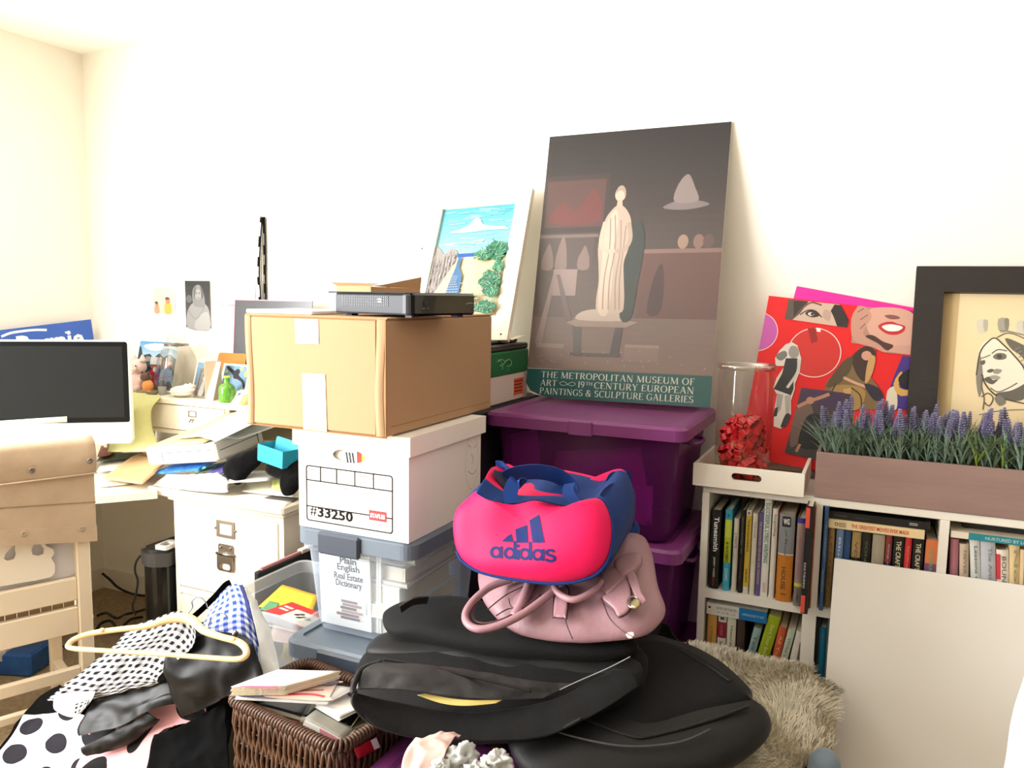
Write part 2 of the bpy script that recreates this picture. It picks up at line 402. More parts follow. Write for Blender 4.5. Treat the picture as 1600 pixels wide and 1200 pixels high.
def rrect(x0, y0, x1, y1, r, n=5):
    out = []
    for cx, cy, a in ((x1-r, y1-r, 0), (x0+r, y1-r, 90), (x0+r, y0+r, 180), (x1-r, y0+r, 270)):
        out += [(cx+r*cos(radians(a+90*k/n)), cy+r*sin(radians(a+90*k/n))) for k in range(n+1)]
    return out
def sheet(name, pts, m, th=.0006, parent=None, nu=8, nv=8, amp=.003, sc=9, seed=0):
    """a sheet of paper through four corners (going round), slightly uneven"""
    a, b, c, d = pts
    fn = wrinkle(lambda u, v: (a*(1-u)+b*u)*(1-v)+(d*(1-u)+c*u)*v, amp, sc, seed)
    o = MB().grid(fn, nu, nv).ob(name, m, parent); solid(o, th, 0); return o
def copy_tree(o, loc, rot=None, scale=None, parent=None):
    c = o.copy(); COL.objects.link(c); c.location = loc
    if rot is not None: c.rotation_euler = rot
    if scale is not None: c.scale = scale
    if parent: c.parent = parent
    for ch in list(o.children):
        d = copy_tree(ch, ch.location.copy(), None, None, c)
    return c

# shared materials
m_print = mat('printed_ink', None, .55, spec=.3)
m_gloss = mat('glossy_print', None, .22, spec=.5)
m_white = mat('white_paint', (244, 240, 230), .45, var=(3, .03))
m_lam = mat('white_laminate', (240, 236, 226), .35, bump=(40, .02))
m_paper = mat('paper', (250, 248, 242), .8, spec=.2, var=(6, .03))
m_page = mat('book_pages', (232, 222, 198), .85, spec=.1, bump=(220, .25, (1, 1, .05)))
m_kraft = mat('kraft_card', (205, 168, 124), .85, spec=.15, var=(5, .06, (1, 1, .2)), bump=(60, .05))
m_ink = mat('dark_ink', (30, 28, 28), .8, spec=.1)
m_black = mat('black_plastic', (22, 22, 24), .4)
m_chrome = mat('brushed_nickel', (150, 142, 132), .3, metal=1)
m_cover = mat('book_cover', None, .45, spec=.4, var=(25, .05))
# ================================================================== the room
def struct(name, mb, m): return props(mb.ob(name, m), kind='structure')
m_wall = mat('wall_paint', (247, 243, 233), .8, spec=.2, var=(1.2, .015), bump=(90, .03))
m_ceil = mat('ceiling_paint', (250, 248, 242), .9, spec=.1, bump=(120, .03))
m_carpet = mat('beige_carpet', (176, 156, 126), .95, spec=.05, var=(60, .22), bump=(260, .6))
m_trim = mat('trim_paint', (238, 232, 218), .5)
struct('floor', MB().box((XL-.1, YF-.1, -.08), (XR+.1, YB+.1, 0)), m_carpet)
struct('ceiling', MB().box((XL-.1, YF-.1, ZC), (XR+.1, YB+.1, ZC+.08)), m_ceil)
struct('wall_back', MB().box((XL, YB, 0), (XR, YB+.1, ZC)), m_wall)
wf = MB(); y0, y1, z0, z1 = WIN
for a, b in (((YF, 0), (y0, ZC)), ((y1, 0), (YB+.1, ZC)), ((y0, 0), (y1, z0)), ((y0, z1), (y1, ZC))):
    wf.box((XL-.1, a[0], a[1]), (XL, b[0], b[1]))
struct('wall_left', wf, m_wall)
m_wall2 = mat('bounce_cut_wall_paint', (124, 121, 116), .8, spec=.2, var=(1.2, .02))  # darkened for the two unseen walls to cut bounced light
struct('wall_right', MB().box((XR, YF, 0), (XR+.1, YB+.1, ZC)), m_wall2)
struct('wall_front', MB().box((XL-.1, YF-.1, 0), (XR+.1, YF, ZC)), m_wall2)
wn = MB()
for a, b in (((y0, z0), (y1, z0+.05)), ((y0, z1-.05), (y1, z1)), ((y0, z0), (y0+.05, z1)), ((y1-.05, z0), (y1, z1)), (((y0+y1)/2-.03, z0), ((y0+y1)/2+.03, z1)), ((y0, 1.47), (y1, 1.52))):
    wn.box((XL-.08, a[0], a[1]), (XL-.04, b[0], b[1]))
win = struct('window_1', wn, m_trim)
MB().box((XL-.062, y0+.04, z0+.04), (XL-.058, y1-.04, z1-.04)).ob('pane', clear('window_glass', (255, 255, 255), .04, .02), win)
struct('baseboard_back', MB().box((XL+.014, YB-.014, .001), (XR, YB, .10)), m_trim)
struct('baseboard_left', MB().box((XL, YF, .001), (XL+.014, YB, .10)), m_trim)

# ================================================================== corner desk with drawer cabinet and hutch
DZ = .74
cabL = at(272, 800, Y=2.03).x; cabR = at(443, 808, Y=2.03).x
m_desk = mat('cream_desk_paint', (238, 231, 212), .45, var=(4, .03), bump=(30, .02))
m_shade = mat('cream_desk_inside', (226, 216, 196), .6)
dk = thing('corner_desk', 'cream painted corner desk worktop under the papers and the computer', 'desk', (-2.8, 2.1, 0))
MB().prism([(XL+.016, YB-.016), (-2.36, YB-.016), (-2.36, 2.05), (-2.29, 1.985), (-2.76, 1.43), (-2.76, .72), (XL+.016, .72)], DZ-.035, DZ-.008).ob('worktop', m_desk, dk)  # left wing lengthened out of view to shade the space below
tp = MB().box((-2.36, 2.0, DZ-.03), (-1.735, YB-.016, DZ), .006); tp.ob('side_worktop', m_desk, dk)
MB().box((cabL-.02, 2.018, DZ-.045), (cabR+.012, YB-.02, DZ-.03), .004).ob('moulding', m_desk, dk)
MB().box((XL+.02, .74, 0), (-2.80, 1.24, DZ-.036)).ob('shading_pedestal', m_desk, dk)  # unseen block added to keep window light from under the desk
MB().box((-2.66, 2.50, 0), (-2.62, 2.54, DZ-.035)).ob('leg', m_desk, dk)
fc = thing('file_cabinet', 'cream two drawer file cabinet under the right end of the desk', 'cabinet', ((cabL+cabR)/2, 2.3, 0))
c = MB(); c.box((cabL, 2.03, 0), (cabL+.02, 2.54, DZ-.046)); c.box((cabR-.02, 2.03, 0), (cabR, 2.54, DZ-.046)); c.box((cabL+.02, 2.52, 0), (cabR-.02, 2.54, DZ-.046))
c.box((cabL+.02, 2.03, 0), (cabR-.02, 2.50, .06)); c.box((cabL+.02, 2.03, DZ-.066), (cabR-.02, 2.52, DZ-.046)); c.ob('body', m_desk, fc)
zt = at(278, 790, Y=2.03).z; zb = at(279, 913, Y=2.03).z
c = MB(); c.box((cabL+.02, 2.03, zb-.028), (cabR-.02, 2.5, zb-.004)); c.ob('rail', m_desk, fc)
for k, (za, zc) in enumerate(((zb, min(zt, DZ-.068)), (.065, zb-.032))):
    d = MB().box((cabL+.0225, 2.026, za), (cabR-.0225, 2.046, zc), .003).ob('drawer', m_desk, fc)
    h = at(353, 827, Y=2.026) if k == 0 else V(((cabL+cabR)/2, 2.026, zc-.07))
    T = FR((h.x, 2.026, h.z), (1, 0, 0), (0, 0, 1), (0, -1, 0))
    MB(T).holed(rrect(-.041, -.030, .041, .030, .002, 1), [rrect(-.029, -.019, .029, .019, .001, 1)], 0, .004).ball((-.045, 0, .003), .005, 4).ball((.045, 0, .003), .005, 4).ob('label_holder', m_chrome, d)
    MB(T).box((-.029, -.019, 0), (.029, .019, .001)).ob('card', m_paper, d)
    h = at(354, 870, Y=2.026) if k == 0 else V(((cabL+cabR)/2, 2.026, zc-.17))
    T = FR((h.x, 2.026, h.z), (1, 0, 0), (0, 0, 1), (0, -1, 0))
    pl = MB(T).prism(rrect(-.035, -.015, .035, .045, .008), 0, .003)
    for x in (-.022, .022):
        pl.ball((x, .033, .003), .005, 4); pl.ball((x, -.002, .003), .005, 4)
    pl.tube([(-.04, .010, .006), (.04, .010, .006)], .006, 8); pl.ob('latch_plate', m_chrome, d)
    MB(T).holed(rrect(-.036, -.05, .036, .012, .012), [rrect(-.024, -.044, .024, -.022, .010)], .006, .010).ob('pull', m_chrome, d)

HY, HZ = 2.30, 1.012
hu = thing('desk_hutch', 'white low hutch with a small drawer standing on the desk', 'shelf unit', (-2.2, 2.43, DZ))
hl, hr, dr = at(250, 640, Y=HY).x, -1.62, at(352, 645, Y=HY).x
MB().box((hl-.35, HY-.012, HZ-.022), (hr, YB-.02, HZ), .003).ob('top_board', m_desk, hu)
for x in (hl-.34, dr, hr-.03): MB().box((x, HY, DZ), (x+.02, YB-.02, HZ-.022)).ob('upright', m_desk, hu)
MB().box((hl-.32, HY+.005, .868), (dr, YB-.02, .884)).ob('shelf', m_desk, hu)
MB().box((dr+.02, HY+.005, .868), (hr-.03, YB-.02, .884)).ob('shelf', m_desk, hu)
MB().box((dr+.02, YB-.03, .884), (hr-.03, YB-.02, HZ-.022)).ob('back_panel', m_shade, hu)
d = MB().box((hl-.315, HY-.004, .888), (dr-.004, YB-.06, HZ-.026), .002).ob('drawer', m_desk, hu)
h = at(302, 647, Y=HY); T = FR((h.x, HY-.004, h.z), (1, 0, 0), (0, 0, 1), (0, -1, 0))
MB(T).holed(rrect(-.022, -.012, .022, .014, .001, 1), [rrect(-.017, -.007, .017, .010, .001, 1)], 0, .003).ob('label_holder', m_chrome, d)
MB(T).tube([(-.006, -.020, .002), (-.007, -.032, .012), (.007, -.032, .012), (.006, -.020, .002)], .003, 6).ob('pull', m_chrome, d)

# ------------------------------------------------------------------ computer in the corner
e = V((.80, .60, 0)); nrm = V((.60, -.80, 0)); ptr = at(201, 532, D=3.0)
ctr = V((ptr.x, ptr.y, 0)); W, zt, zb = .57, ptr.z, ptr.z-.395
im = thing('desktop_computer', 'all in one computer with dark screen and white chin in the desk corner', 'computer', (ctr.x-.22, ctr.y-.17, DZ))
T = FR((ctr.x-e.x*W, ctr.y-e.y*W, zb), e, (0, 0, 1), nrm)
m_imac = mat('white_plastic_shell', (250, 250, 248), .25, coat=.3)
MB(T).prism(rrect(0, 0, W, zt-zb, .014), -.035, 0).ob('shell', m_imac, im)
MB(T).prism(rrect(.006, .082, W-.006, zt-zb-.005, .009), 0, .0012).ob('bezel', mat('screen_bezel', (14, 15, 16), .35, spec=.2), im)
MB(T).box((.026, .102, .0012), (W-.024, zt-zb-.022, .0016)).ob('screen', mat('screen_glass', (34, 36, 37), .4, spec=.15), im)
MB(T).box((.18, .0, -.075), (.39, .10, -.035), .01).box((.19, zb*-1+DZ+.008, -.09), (.38, .02, -.075), .004).ob('stand', m_chrome, im)
MB(T).box((.18, DZ-zb, -.12), (.39, DZ-zb+.008, .09), .003).ob('foot', m_chrome, im)
s = sheet('paper_note', [T @ V((.10, .078, .004)), T @ V((.345, .086, .003)), T @ V((.345, .108, .0025)), T @ V((.10, .094, .0025))], m_paper, .0004, None, 2, 2, 0)
props(s, 'white paper slip tucked along the bottom edge of the computer screen', 'paper')

# ------------------------------------------------------------------ campaign sign leaning in the corner
X0 = XL+.05
tr, tl, br = at(142, 499, X=X0), at(0, 516, X=X0), at(153, 531, X=X0+.005)
ux = (tr-tl).normalized(); dn = (br-tr).normalized(); dn = (dn-ux*dn.dot(ux)).normalized()
zc_ = ux.cross(-dn).normalized()
T = FR(tr-ux*.60+dn*.30, ux, -dn, zc_)
sg = thing('yard_sign', 'blue campaign sign with white lettering leaning behind the computer', 'sign', (X0, tr.y-.3, 1.05))
MB(T).box((0, 0, -.006), (.6, .30, 0)).ob('board', mat('sign_blue', (52, 96, 190), .5), sg)
def suv(x, y): p = at(x, y, O=T.to_translation(), N=zc_)-T.to_translation(); return p.dot(ux), p.dot(-dn)
(sa, _), (sb_, st_) = suv(24, 524), suv(129, 515)
ar = Art(T, .6, .3)
uu = lambda x, y: (lambda q: (q[0]/.6, q[1]/.3))(suv(x, y))
ar.line([uu(*p) for p in ((2, 526), (16, 520.5), (34, 517.5), (54, 515.5), (73, 515.5))], .010, (250, 250, 255), 20)
st = []; cx_, cy_ = uu(103, 519.5)
for k in range(10):
    a = pi/2+k*pi/5; q = .012 if k % 2 == 0 else .005; st.append((cx_+q*cos(a), cy_+q*2*sin(a)))
ar.poly(st, (255, 255, 255)); ar.ob('stripe_and_star', m_print, sg)
lettering('Bernie', T @ Matrix.Translation(((sa+sb_)/2, st_-.034, .001)), .11, mat('sign_white', (250, 250, 252), .5), sg, 'lettering', .003, fit=sb_-sa, fith=.085)

# ------------------------------------------------------------------ pictures and papers on the back wall
def wallrect(name, label, cat, x0, y0, x1, y1, Y=YB-.004, lean=0):
    a, b = at(x0, y1, Y=Y), at(x1, y0, Y=Y); wdt, hgt = b.x-a.x, b.z-a.z
    t = thing(name, label, cat, (a.x+wdt/2, Y, a.z)); T = FR((a.x, Y, a.z), (1, 0, 0), (0, 0, 1), (0, -1, 0))
    return t, T, wdt, hgt
t, T, wd, hg = wallrect('snapshot', 'small faded colour snapshot of two children taped to the wall', 'photo', 239, 449, 272, 491)
MB(T).box((0, 0, -.001), (wd, hg, 0)).ob('photo_paper', m_paper, t)
a = Art(T, wd, hg, gain=.86); a.grad(.03, .03, .97, .97, (244, 232, 200), (214, 236, 214), 8)
for x, y, sc_, c1 in ((.2, .1, .8, (226, 170, 140)), (.7, .1, 1.1, (236, 196, 92))):
    a.poly([(x-.13*sc_, .05), (x+.13*sc_, .05), (x+.12*sc_, .38*sc_), (x-.12*sc_, .38*sc_)], c1, 12); a.disc(x, .47*sc_, .1*sc_, (206, 150, 116)); a.disc(x-.02, .54*sc_, .09*sc_, (110, 80, 60), ry=.05)
a.ob('print', m_print, t)
t, T, wd, hg = wallrect('portrait_print', 'black and white portrait print of a fair haired person on the wall', 'photo', 291, 439, 328, 513)
MB(T).box((0, 0, -.001), (wd, hg, 0)).ob('photo_paper', m_paper, t)
a = Art(T, wd, hg, gain=.66); a.grad(0, .02, 1, 1, (128, 128, 130), (70, 70, 72), 8)
a.poly([(.1, .0), (.9, 0), (.95, .35), (.8, .52), (.5, .58), (.22, .5), (.05, .3)], (222, 222, 222), 20)
a.poly([(.32, .5), (.30, .78), (.42, .9), (.62, .9), (.75, .72), (.78, .48), (.6, .45)], (196, 196, 196), 20); a.disc(.52, .72, .15, (232, 232, 232)); a.poly([(.35, .0), (.5, .25), (.9, .35), (.95, 0)], (250, 250, 250), 12)
a.line([(.1, .4), (.4, .2), (.75, .45)], .008, (206, 206, 206), 8); a.disc(.46, .745, .022, (90, 90, 92), 10); a.disc(.58, .745, .022, (90, 90, 92), 10); a.line([(.47, .655), (.52, .645), (.58, .655)], .002, (110, 100, 100), 6); a.poly([(.36, .62), (.34, .8), (.44, .9), (.42, .75)], (150, 150, 150), 14); a.poly([(.66, .62), (.74, .74), (.62, .9), (.64, .75)], (140, 140, 140), 14); a.disc(.15, .62, .12, (150, 150, 152)); a.ob('print', m_print, t)
t, T, wd, hg = wallrect('printed_page', 'white page with a line of printed writing pinned to the wall', 'paper', 333, 430, 398, 512)
MB(T).box((0, 0, -.001), (wd, hg, 0)).ob('page', mat('bright_paper', (252, 252, 250), .8, spec=.1), t)
lettering('Songwr', T @ Matrix.Translation((wd*.36, hg*.44, .001)), .03, mat('grey_ink', (120, 120, 124), .8), t, fit=wd*.48)
t, T, wd, hg = wallrect('lanyard', 'black lanyard with white print hanging on the white wall', 'lanyard', 404, 338, 415, 560, YB-.012)
for k, (px, off) in enumerate((((409, 338), (405, 400), (404, 450), (407, 478), (407, 560)), ((411, 338), (413, 400), (414, 450), (414, 478), (415, 560)))[0:0] or [((408.5, 406, 404.5, 404, 406, 406.5), 0), ((412, 413, 413.5, 413.5, 414, 414), .004)]):
    ys = (339, 375, 405, 435, 466, 555); P = [at(x, y, Y=YB-.012+off) for x, y in zip(px, ys)]
    if k == 0: P0 = P
    st = MB().ribbon(crv(P, 24), (1, 0, 0), .0145, .0012).ob('strap', mat('black_webbing', (14, 14, 14), .9, spec=.1), t)
    q = crv(P, 48); 
    for i in range(3+k*4, 40, 10):
        MB().ribbon([p+V((-.001, -.002, 0)) for p in q[i:i+6]], (1, 0, 0), .0050, .0004).ob('printed_label', mat('lanyard_white' if k == 0 else 'lanyard_grey', (248, 248, 248) if k == 0 else (120, 118, 118), .8), st)
MB().tube([(P0[0].x+.004, YB, P0[0].z-.002), (P0[0].x+.004, YB-.02, P0[0].z)], .003, 6).ob('pin', m_chrome, t)

# ------------------------------------------------------------------ things along the hutch top
a_, b_ = at(368, 467, Y=2.50), at(488, 476, Y=2.50)
t = thing('dark_board', 'dark glossy board with thin pink edge behind the cardboard box', 'board', (a_.x+.1, 2.5, HZ))
T = FR((a_.x, 2.47, HZ), (1, 0, 0), V((0, .03, a_.z-HZ)).normalized())
MB(T).box((0, 0, -.004), (b_.x-a_.x, a_.z-HZ-.004, 0)).ob('panel', mat('smoky_panel', (74, 76, 82), .25), t)
wd, hg = b_.x-a_.x, a_.z-HZ-.004
MB(T).box((-.004, 0, -.005), (0, hg+.004, .002)).box((0, hg, -.005), (wd, hg+.004, .002)).ob('pink_edge', mat('pink_edging', (232, 140, 160), .5), t)
# framed-less outdoor photo
a_, b_, c_ = at(205, 612, Y=2.45), at(264, 533, Y=2.50), at(205, 530, Y=2.50)
t = thing('outdoor_photo', 'large colour photo of two people before dark trees behind the plush toys', 'photo', (a_.x+.07, 2.46, HZ))
wd = at(264, 600, Y=2.45).x-a_.x; hg = c_.z-HZ
T = FR((a_.x, 2.46, HZ), (1, 0, 0), V((0, .05, hg)).normalized())
MB(T).box((0, 0, -.001), (wd, hg, 0)).ob('photo_paper', m_paper, t)
a = Art(T, wd, hg, gain=.86); a.rect(0, 0, 1, 1, (40, 46, 56)); a.grad(0, .66, 1, 1, (210, 232, 244), (96, 168, 224), 6)
a.poly([(.1, .9), (.4, .8), (.8, .88), (1, .82), (1, .9), (.5, .97)], (236, 244, 250), 16)
a.poly([(0, .5), (0, .9), (.06, .86), (.12, .7), (.3, .74), (.42, .66), (.55, .76), (.68, .68), (.82, .76), (1, .66), (1, .45)], (52, 74, 78))
a.rect(.22, .58, .38, .68, (150, 150, 140)); a.rect(.35, .52, .64, .68, (214, 216, 216)); a.poly([(.36, .50), (.62, .5), (.6, .44), (.4, .44)], (172, 82, 66))
a.poly([(.36, .0), (.36, .36), (.46, .43), (.58, .40), (.64, .22), (.62, 0)], (176, 42, 58), 14); a.disc(.80, .56, .12, (176, 110, 84)); a.poly([(.62, .62), (.7, .7), (.9, .7), (.95, .6)], (60, 70, 66))
a.poly([(.66, .05), (.66, .38), (.78, .46), (.96, .4), (.98, .05)], (112, 156, 196), 12); a.disc(.5, .42, .05, (235, 235, 240)); a.line([(.3, .3), (.6, .24), (.95, .3)], .004, (190, 60, 70)); a.rect(0, 0, 1, .12, (60, 62, 60)); a.disc(.74, .14, .07, (52, 64, 90)); a.disc(.9, .12, .07, (52, 64, 90))
a.ob('print', m_gloss, t)
def pt(x, y, Y=2.40, z=HZ): p = at(x, y, Y=Y); return p
# pink pig plush
p = at(219, 612, Y=2.40); p.z = HZ; K = 1.0
t = thing('plush_pig', 'pale pink plush pig sitting beside the computer screen', 'soft toy', p)
mp_ = mat('pink_plush', (222, 190, 182), .95, sheen=.4, bump=(300, .3))
b = MB().ball(p+V((0, 0, .042)), (.040, .034, .045), 10).ob('body', mp_, t); sub(b)
h = MB().ball(p+V((.002, -.008, .105)), (.036, .034, .034), 10).ball(p+V((.018, -.042, .098)), (.014, .012, .011), 6)
h.ob('head', mp_, t)
for sx in (-1, 1):
    MB().lathe([(.016, 0), (.012, .012), (.003, .03)], p+V((sx*.024+.002, -.004, .128)), 8).ob('ear', mp_, t)
    MB().ball(p+V((sx*.016+.008, -.038, .112)), .0035, 5).ob('eye', m_black, t)
    MB().ball(p+V((sx*.036, -.02, .05)), (.014, .018, .014), 6).ob('arm', mp_, t); MB().ball(p+V((sx*.022, -.03, .016)), (.015, .022, .015), 6).ob('foot', mp_, t)
p = at(229, 606, Y=2.37); p.z = HZ
t = thing('plush_figure', 'little orange and brown plush figure beside the pink pig', 'soft toy', p)
mo = mat('orange_plush', (224, 148, 80), .95, sheen=.3); mb_ = mat('brown_plush', (92, 62, 50), .95, sheen=.3)
MB().ball(p+V((.008, 0, .028)), (.024, .022, .03), 8).ob('body', mo, t); MB().ball(p+V((-.002, 0, .066)), (.024, .022, .020), 8).ob('head', mb_, t)
for sx in (-1, 1):
    MB().ball(p+V((sx*.018, -.004, .084)), (.007, .006, .008), 5).ob('ear', mb_, t); MB().ball(p+V((sx*.02+.008, -.012, .006)), (.010, .014, .008), 6).ob('foot', mo, t)
p = at(206, 612, Y=2.43); p.z = HZ
t = thing('plush_dog', 'olive brown plush toy half hidden behind the computer screen', 'soft toy', p)
md = mat('olive_plush', (104, 92, 62), .95, sheen=.3)
MB().ball(p+V((0, 0, .04)), (.03, .03, .042), 8).ob('body', md, t); MB().ball(p+V((0, -.005, .1)), (.026, .026, .026), 8).ob('head', md, t)
for sx in (-1, 1): MB().ball(p+V((sx*.024, -.004, .122)), (.009, .008, .012), 5).ob('ear', md, t)
# glass carafe and shell
p = at(278, 612, Y=2.46); p.z = HZ; top = at(278, 522, Y=2.46).z-HZ; q = at(303, 600, Y=2.46).x-p.x
t = thing('glass_carafe', 'tall clear tapering glass carafe on the hutch behind the shell', 'carafe', p)
MB().lathe([(q*.95, .002), (q, .02), (q*.97, top*.3), (q*.8, top*.6), (q*.5, top*.82), (q*.42, top*.86), (q*.40, top*.97), (q*.46, top)], p, 28, caps=False).ob('glass', clear('carafe_glass', (226, 222, 214), .10, .08, (246, 246, 244), .4, True), t)
MB().lathe([(q*.92, .0), (q*.92, .006)], p, 28).ob('base', clear('carafe_base', (226, 222, 214), .5, .1), t)
MB().lathe([(q*.53, top*.8), (q*.53, top*.83)], p, 24, caps=False).ob('neck_ring', m_chrome, t)
p = at(283, 616, Y=2.36); p.z = HZ
def shell(u, v):
    a = u*2.2*pi; r = .012+.030*u; cx = V((r*cos(a)*.9, r*sin(a)*.6, .012+.026*u)); R = (.010+.020*u)*(1+.12*cos(v*2*pi*9))
    return p+V((cx.x+R*cos(v*2*pi)*cos(a), cx.y+R*cos(v*2*pi)*sin(a), max(0.001, cx.z*.8+R*sin(v*2*pi)*.8)))
props(MB().grid(shell, 26, 36, wv=True).ob('seashell', mat('shell_white', (250, 246, 238), .4)), 'ridged white seashell in front of the glass carafe', 'seashell')
p = at(254, 617, Y=2.36); p.z = HZ
t = thing('grey_cup', 'tiny grey cup standing left of the white seashell', 'cup', p)
MB().lathe([(.013, 0), (.014, .002), (.017, .034), (.015, .034), (.012, .004), (.001, .004)], p, 16).ob('cup', mat('grey_ceramic', (150, 146, 144), .4), t)
p = at(237, 618, Y=2.33); p.z = HZ
props(MB().lathe([(.019, 0), (.021, .002), (.021, .006), (.017, .008), (.002, .0075)], p, 20).ob('coaster', mat('dark_disc', (84, 78, 70), .5)), 'small dark round disc lying at the hutch front edge', 'coaster')
p = at(233, 612, Y=2.37); p.z = HZ
props(MB(RZ(p, .25)).box((-.045, -.03, 0), (.045, .03, .011), .003).ob('notebook', mat('olive_cover', (120, 116, 92), .6)), 'thin olive notebook lying below the plush toys', 'notebook')
# small frames and cards
def card(name, label, cat, x0, y0, x1, y1, Y, m, lean=.05, th=.004, z=HZ):
    a, b = at(x0, y1, Y=Y), at(x1, y0, Y=Y); wd, hg = b.x-a.x, b.z-z
    t = thing(name, label, cat, ((a.x+b.x)/2, Y, z)); T = FR((a.x, Y, z+.0005), (1, 0, 0), V((0, lean, hg)).normalized())
    return t, T, wd, hg
t, T, wd, hg = card('photo_frame', 'small silver picture frame with a grey photo beside the shell', 'frame', 302, 575, 319, 622, 2.36, None)
MB(T).holed(rrect(0, 0, wd, hg, .002, 1), [rrect(.006, .008, wd-.006, hg-.008, .001, 1)], -.008, .002).ob('moulding', m_chrome, t)
a = Art(T, wd, hg, gain=.86); a.grad(.1, .06, .9, .94, (90, 92, 92), (158, 166, 172), 6); a.poly([(.3, .1), (.7, .1), (.62, .5), (.5, .6), (.38, .5)], (188, 186, 180), 12); a.disc(.5, .66, .14, (196, 190, 182)); a.ob('photo', m_gloss, t)
t, T, wd, hg = card('photo_frame', 'small white edged picture of blue sky behind the silver frame', 'frame', 298, 561, 318, 618, 2.42, None)
MB(T).holed(rrect(0, 0, wd, hg, .002, 1), [rrect(.005, .008, wd-.005, hg-.014, .001, 1)], -.006, .002).ob('moulding', m_white, t)
Art(T, wd, hg).grad(.1, .06, .9, .9, (70, 110, 150), (130, 176, 206), 6).ob('photo', m_gloss, t)
t, T, wd, hg = card('booklet', 'beige folded booklet standing between silver frame and orange folder', 'booklet', 320, 564, 331, 625, 2.33, None)
MB(T).box((0, 0, -.002), (wd, hg, 0)).ob('cover', mat('beige_card', (214, 194, 172), .7), t)
T2 = FR(T @ V((0, 0, -.003)), V((.35, .94, 0)), (0, 0, 1)); MB(T2).box((0, 0, -.001), (.07, hg*.98, .001)).ob('cover', mat('beige_card', None), t)
t, T, wd, hg = card('orange_folder', 'translucent orange plastic folder standing behind the bird picture', 'folder', 330, 552, 372, 618, 2.43, None)
MB(T).prism(rrect(0, 0, wd, hg, .012), -.003, 0).ob('sleeve', clear('orange_plastic', (255, 128, 50), .75, .3, (255, 170, 110)), t)
t, T, wd, hg = card('bird_card', 'blue card with a black bird and yellow dots on the hutch', 'card', 338, 569, 380, 627, 2.38, None)
MB(T).box((0, 0, -.003), (wd, hg, 0)).ob('board', m_paper, t)
a = Art(T, wd, hg, gain=.86); a.rect(.07, .05, .93, .95, (120, 160, 194))
for x, y, r in ((.16, .78, .04), (.17, .5, .05), (.16, .25, .04), (.68, .88, .06), (.88, .74, .08), (.4, .2, .04), (.82, .3, .05)): a.disc(x, y, r, (236, 214, 120))
a.poly([(.13, .90), (.2, .93), (.42, .82), (.56, .80), (.64, .68), (.84, .56), (.92, .4), (.86, .36), (.78, .5), (.60, .58), (.46, .6), (.40, .70), (.22, .82)], (36, 32, 40), 40); a.disc(.55, .78, .09, (36, 32, 40)); a.poly([(.5, .58), (.58, .58), (.56, .5)], (236, 150, 60)); a.ob('print', m_print, t)
p = at(355, 627, Y=2.335); p.z = HZ; s_ = at(355, 587, Y=2.335).z-HZ
t = thing('bottle_vase', 'small glossy green bottle vase in front of the bird card', 'vase', p)
r_ = .031; MB().lathe([(r_*.8, 0), (r_*.95, .004), (r_, .012), (r_, s_*.5), (r_*.95, s_*.58), (r_*.75, s_*.66), (r_*.36, s_*.72), (r_*.34, s_*.9), (r_*.42, s_*.95), (r_*.42, s_), (r_*.33, s_), (r_*.28, s_*.8)], p, 28).ob('glaze', mat('green_glaze', (86, 150, 44), .2, coat=.5), t)
MB().lathe([(r_*.44, s_*.93), (r_*.46, s_*.97), (r_*.44, s_*1.0), (r_*.34, s_*1.005)], p, 24, caps=False).ob('rim', mat('yellow_glaze', (214, 220, 70), .25), t)
p = at(376, 612, Y=2.355); p.z = HZ
props(MB().ball(p+V((0, 0, .02)), (.014, .014, .02), 8).ob('blue_ball', mat('blue_gloss', (66, 110, 200), .3)), 'small blue glossy ball behind the green bottle vase', 'ball')
s = sheet('folded_note', [at(360, 632, Y=2.32), at(384, 630, Y=2.32), at(388, 608, Y=2.36), at(367, 611, Y=2.36)], mat('cream_note', (244, 236, 208), .8), .0008, None, 4, 4, .001)
props(s, 'cream folded note propped beside the green bottle vase', 'paper')
s = sheet('orange_card', [at(372, 634, Y=2.30), at(386, 631, Y=2.30), at(388, 614, Y=2.31), at(380, 618, Y=2.31)], mat('orange_card', (232, 160, 100), .8), .0008, None, 3, 3, 0)
props(s, 'small orange card leaning on the cream note by the cardboard box', 'card')
# pale yellow paper hanging down from the hutch
rows = []
for y, Yd, xl, xr in ((617, 2.32, 178, 251), (622, 2.26, 176, 251), (640, 2.22, 174, 237), (668, 2.22, 172, 238), (690, 2.20, 170, 246), (706, 2.17, 168, 246)):
    rows.append([at(xl+(xr-xl)*k/3, y-(1 if k == 3 else 0)*0, Y=Yd+(.02 if k == 3 else -.012*k)) for k in range(4)])
rows[0] = [V((q.x, 2.34, HZ+.003)) for q in rows[0]]; rows[1] = [V((q.x, 2.275, HZ+.001)) for q in rows[1]]
props(solid(MB().grid(wrinkle(surf(rows), .003, 9, 2), 24, 14).ob('yellow_paper', mat('pale_yellow_paper', (206, 206, 146), .8, spec=.15, var=(8, .06))), .0008), 'pale yellow sheet of paper hanging from the hutch down to the desk', 'paper')

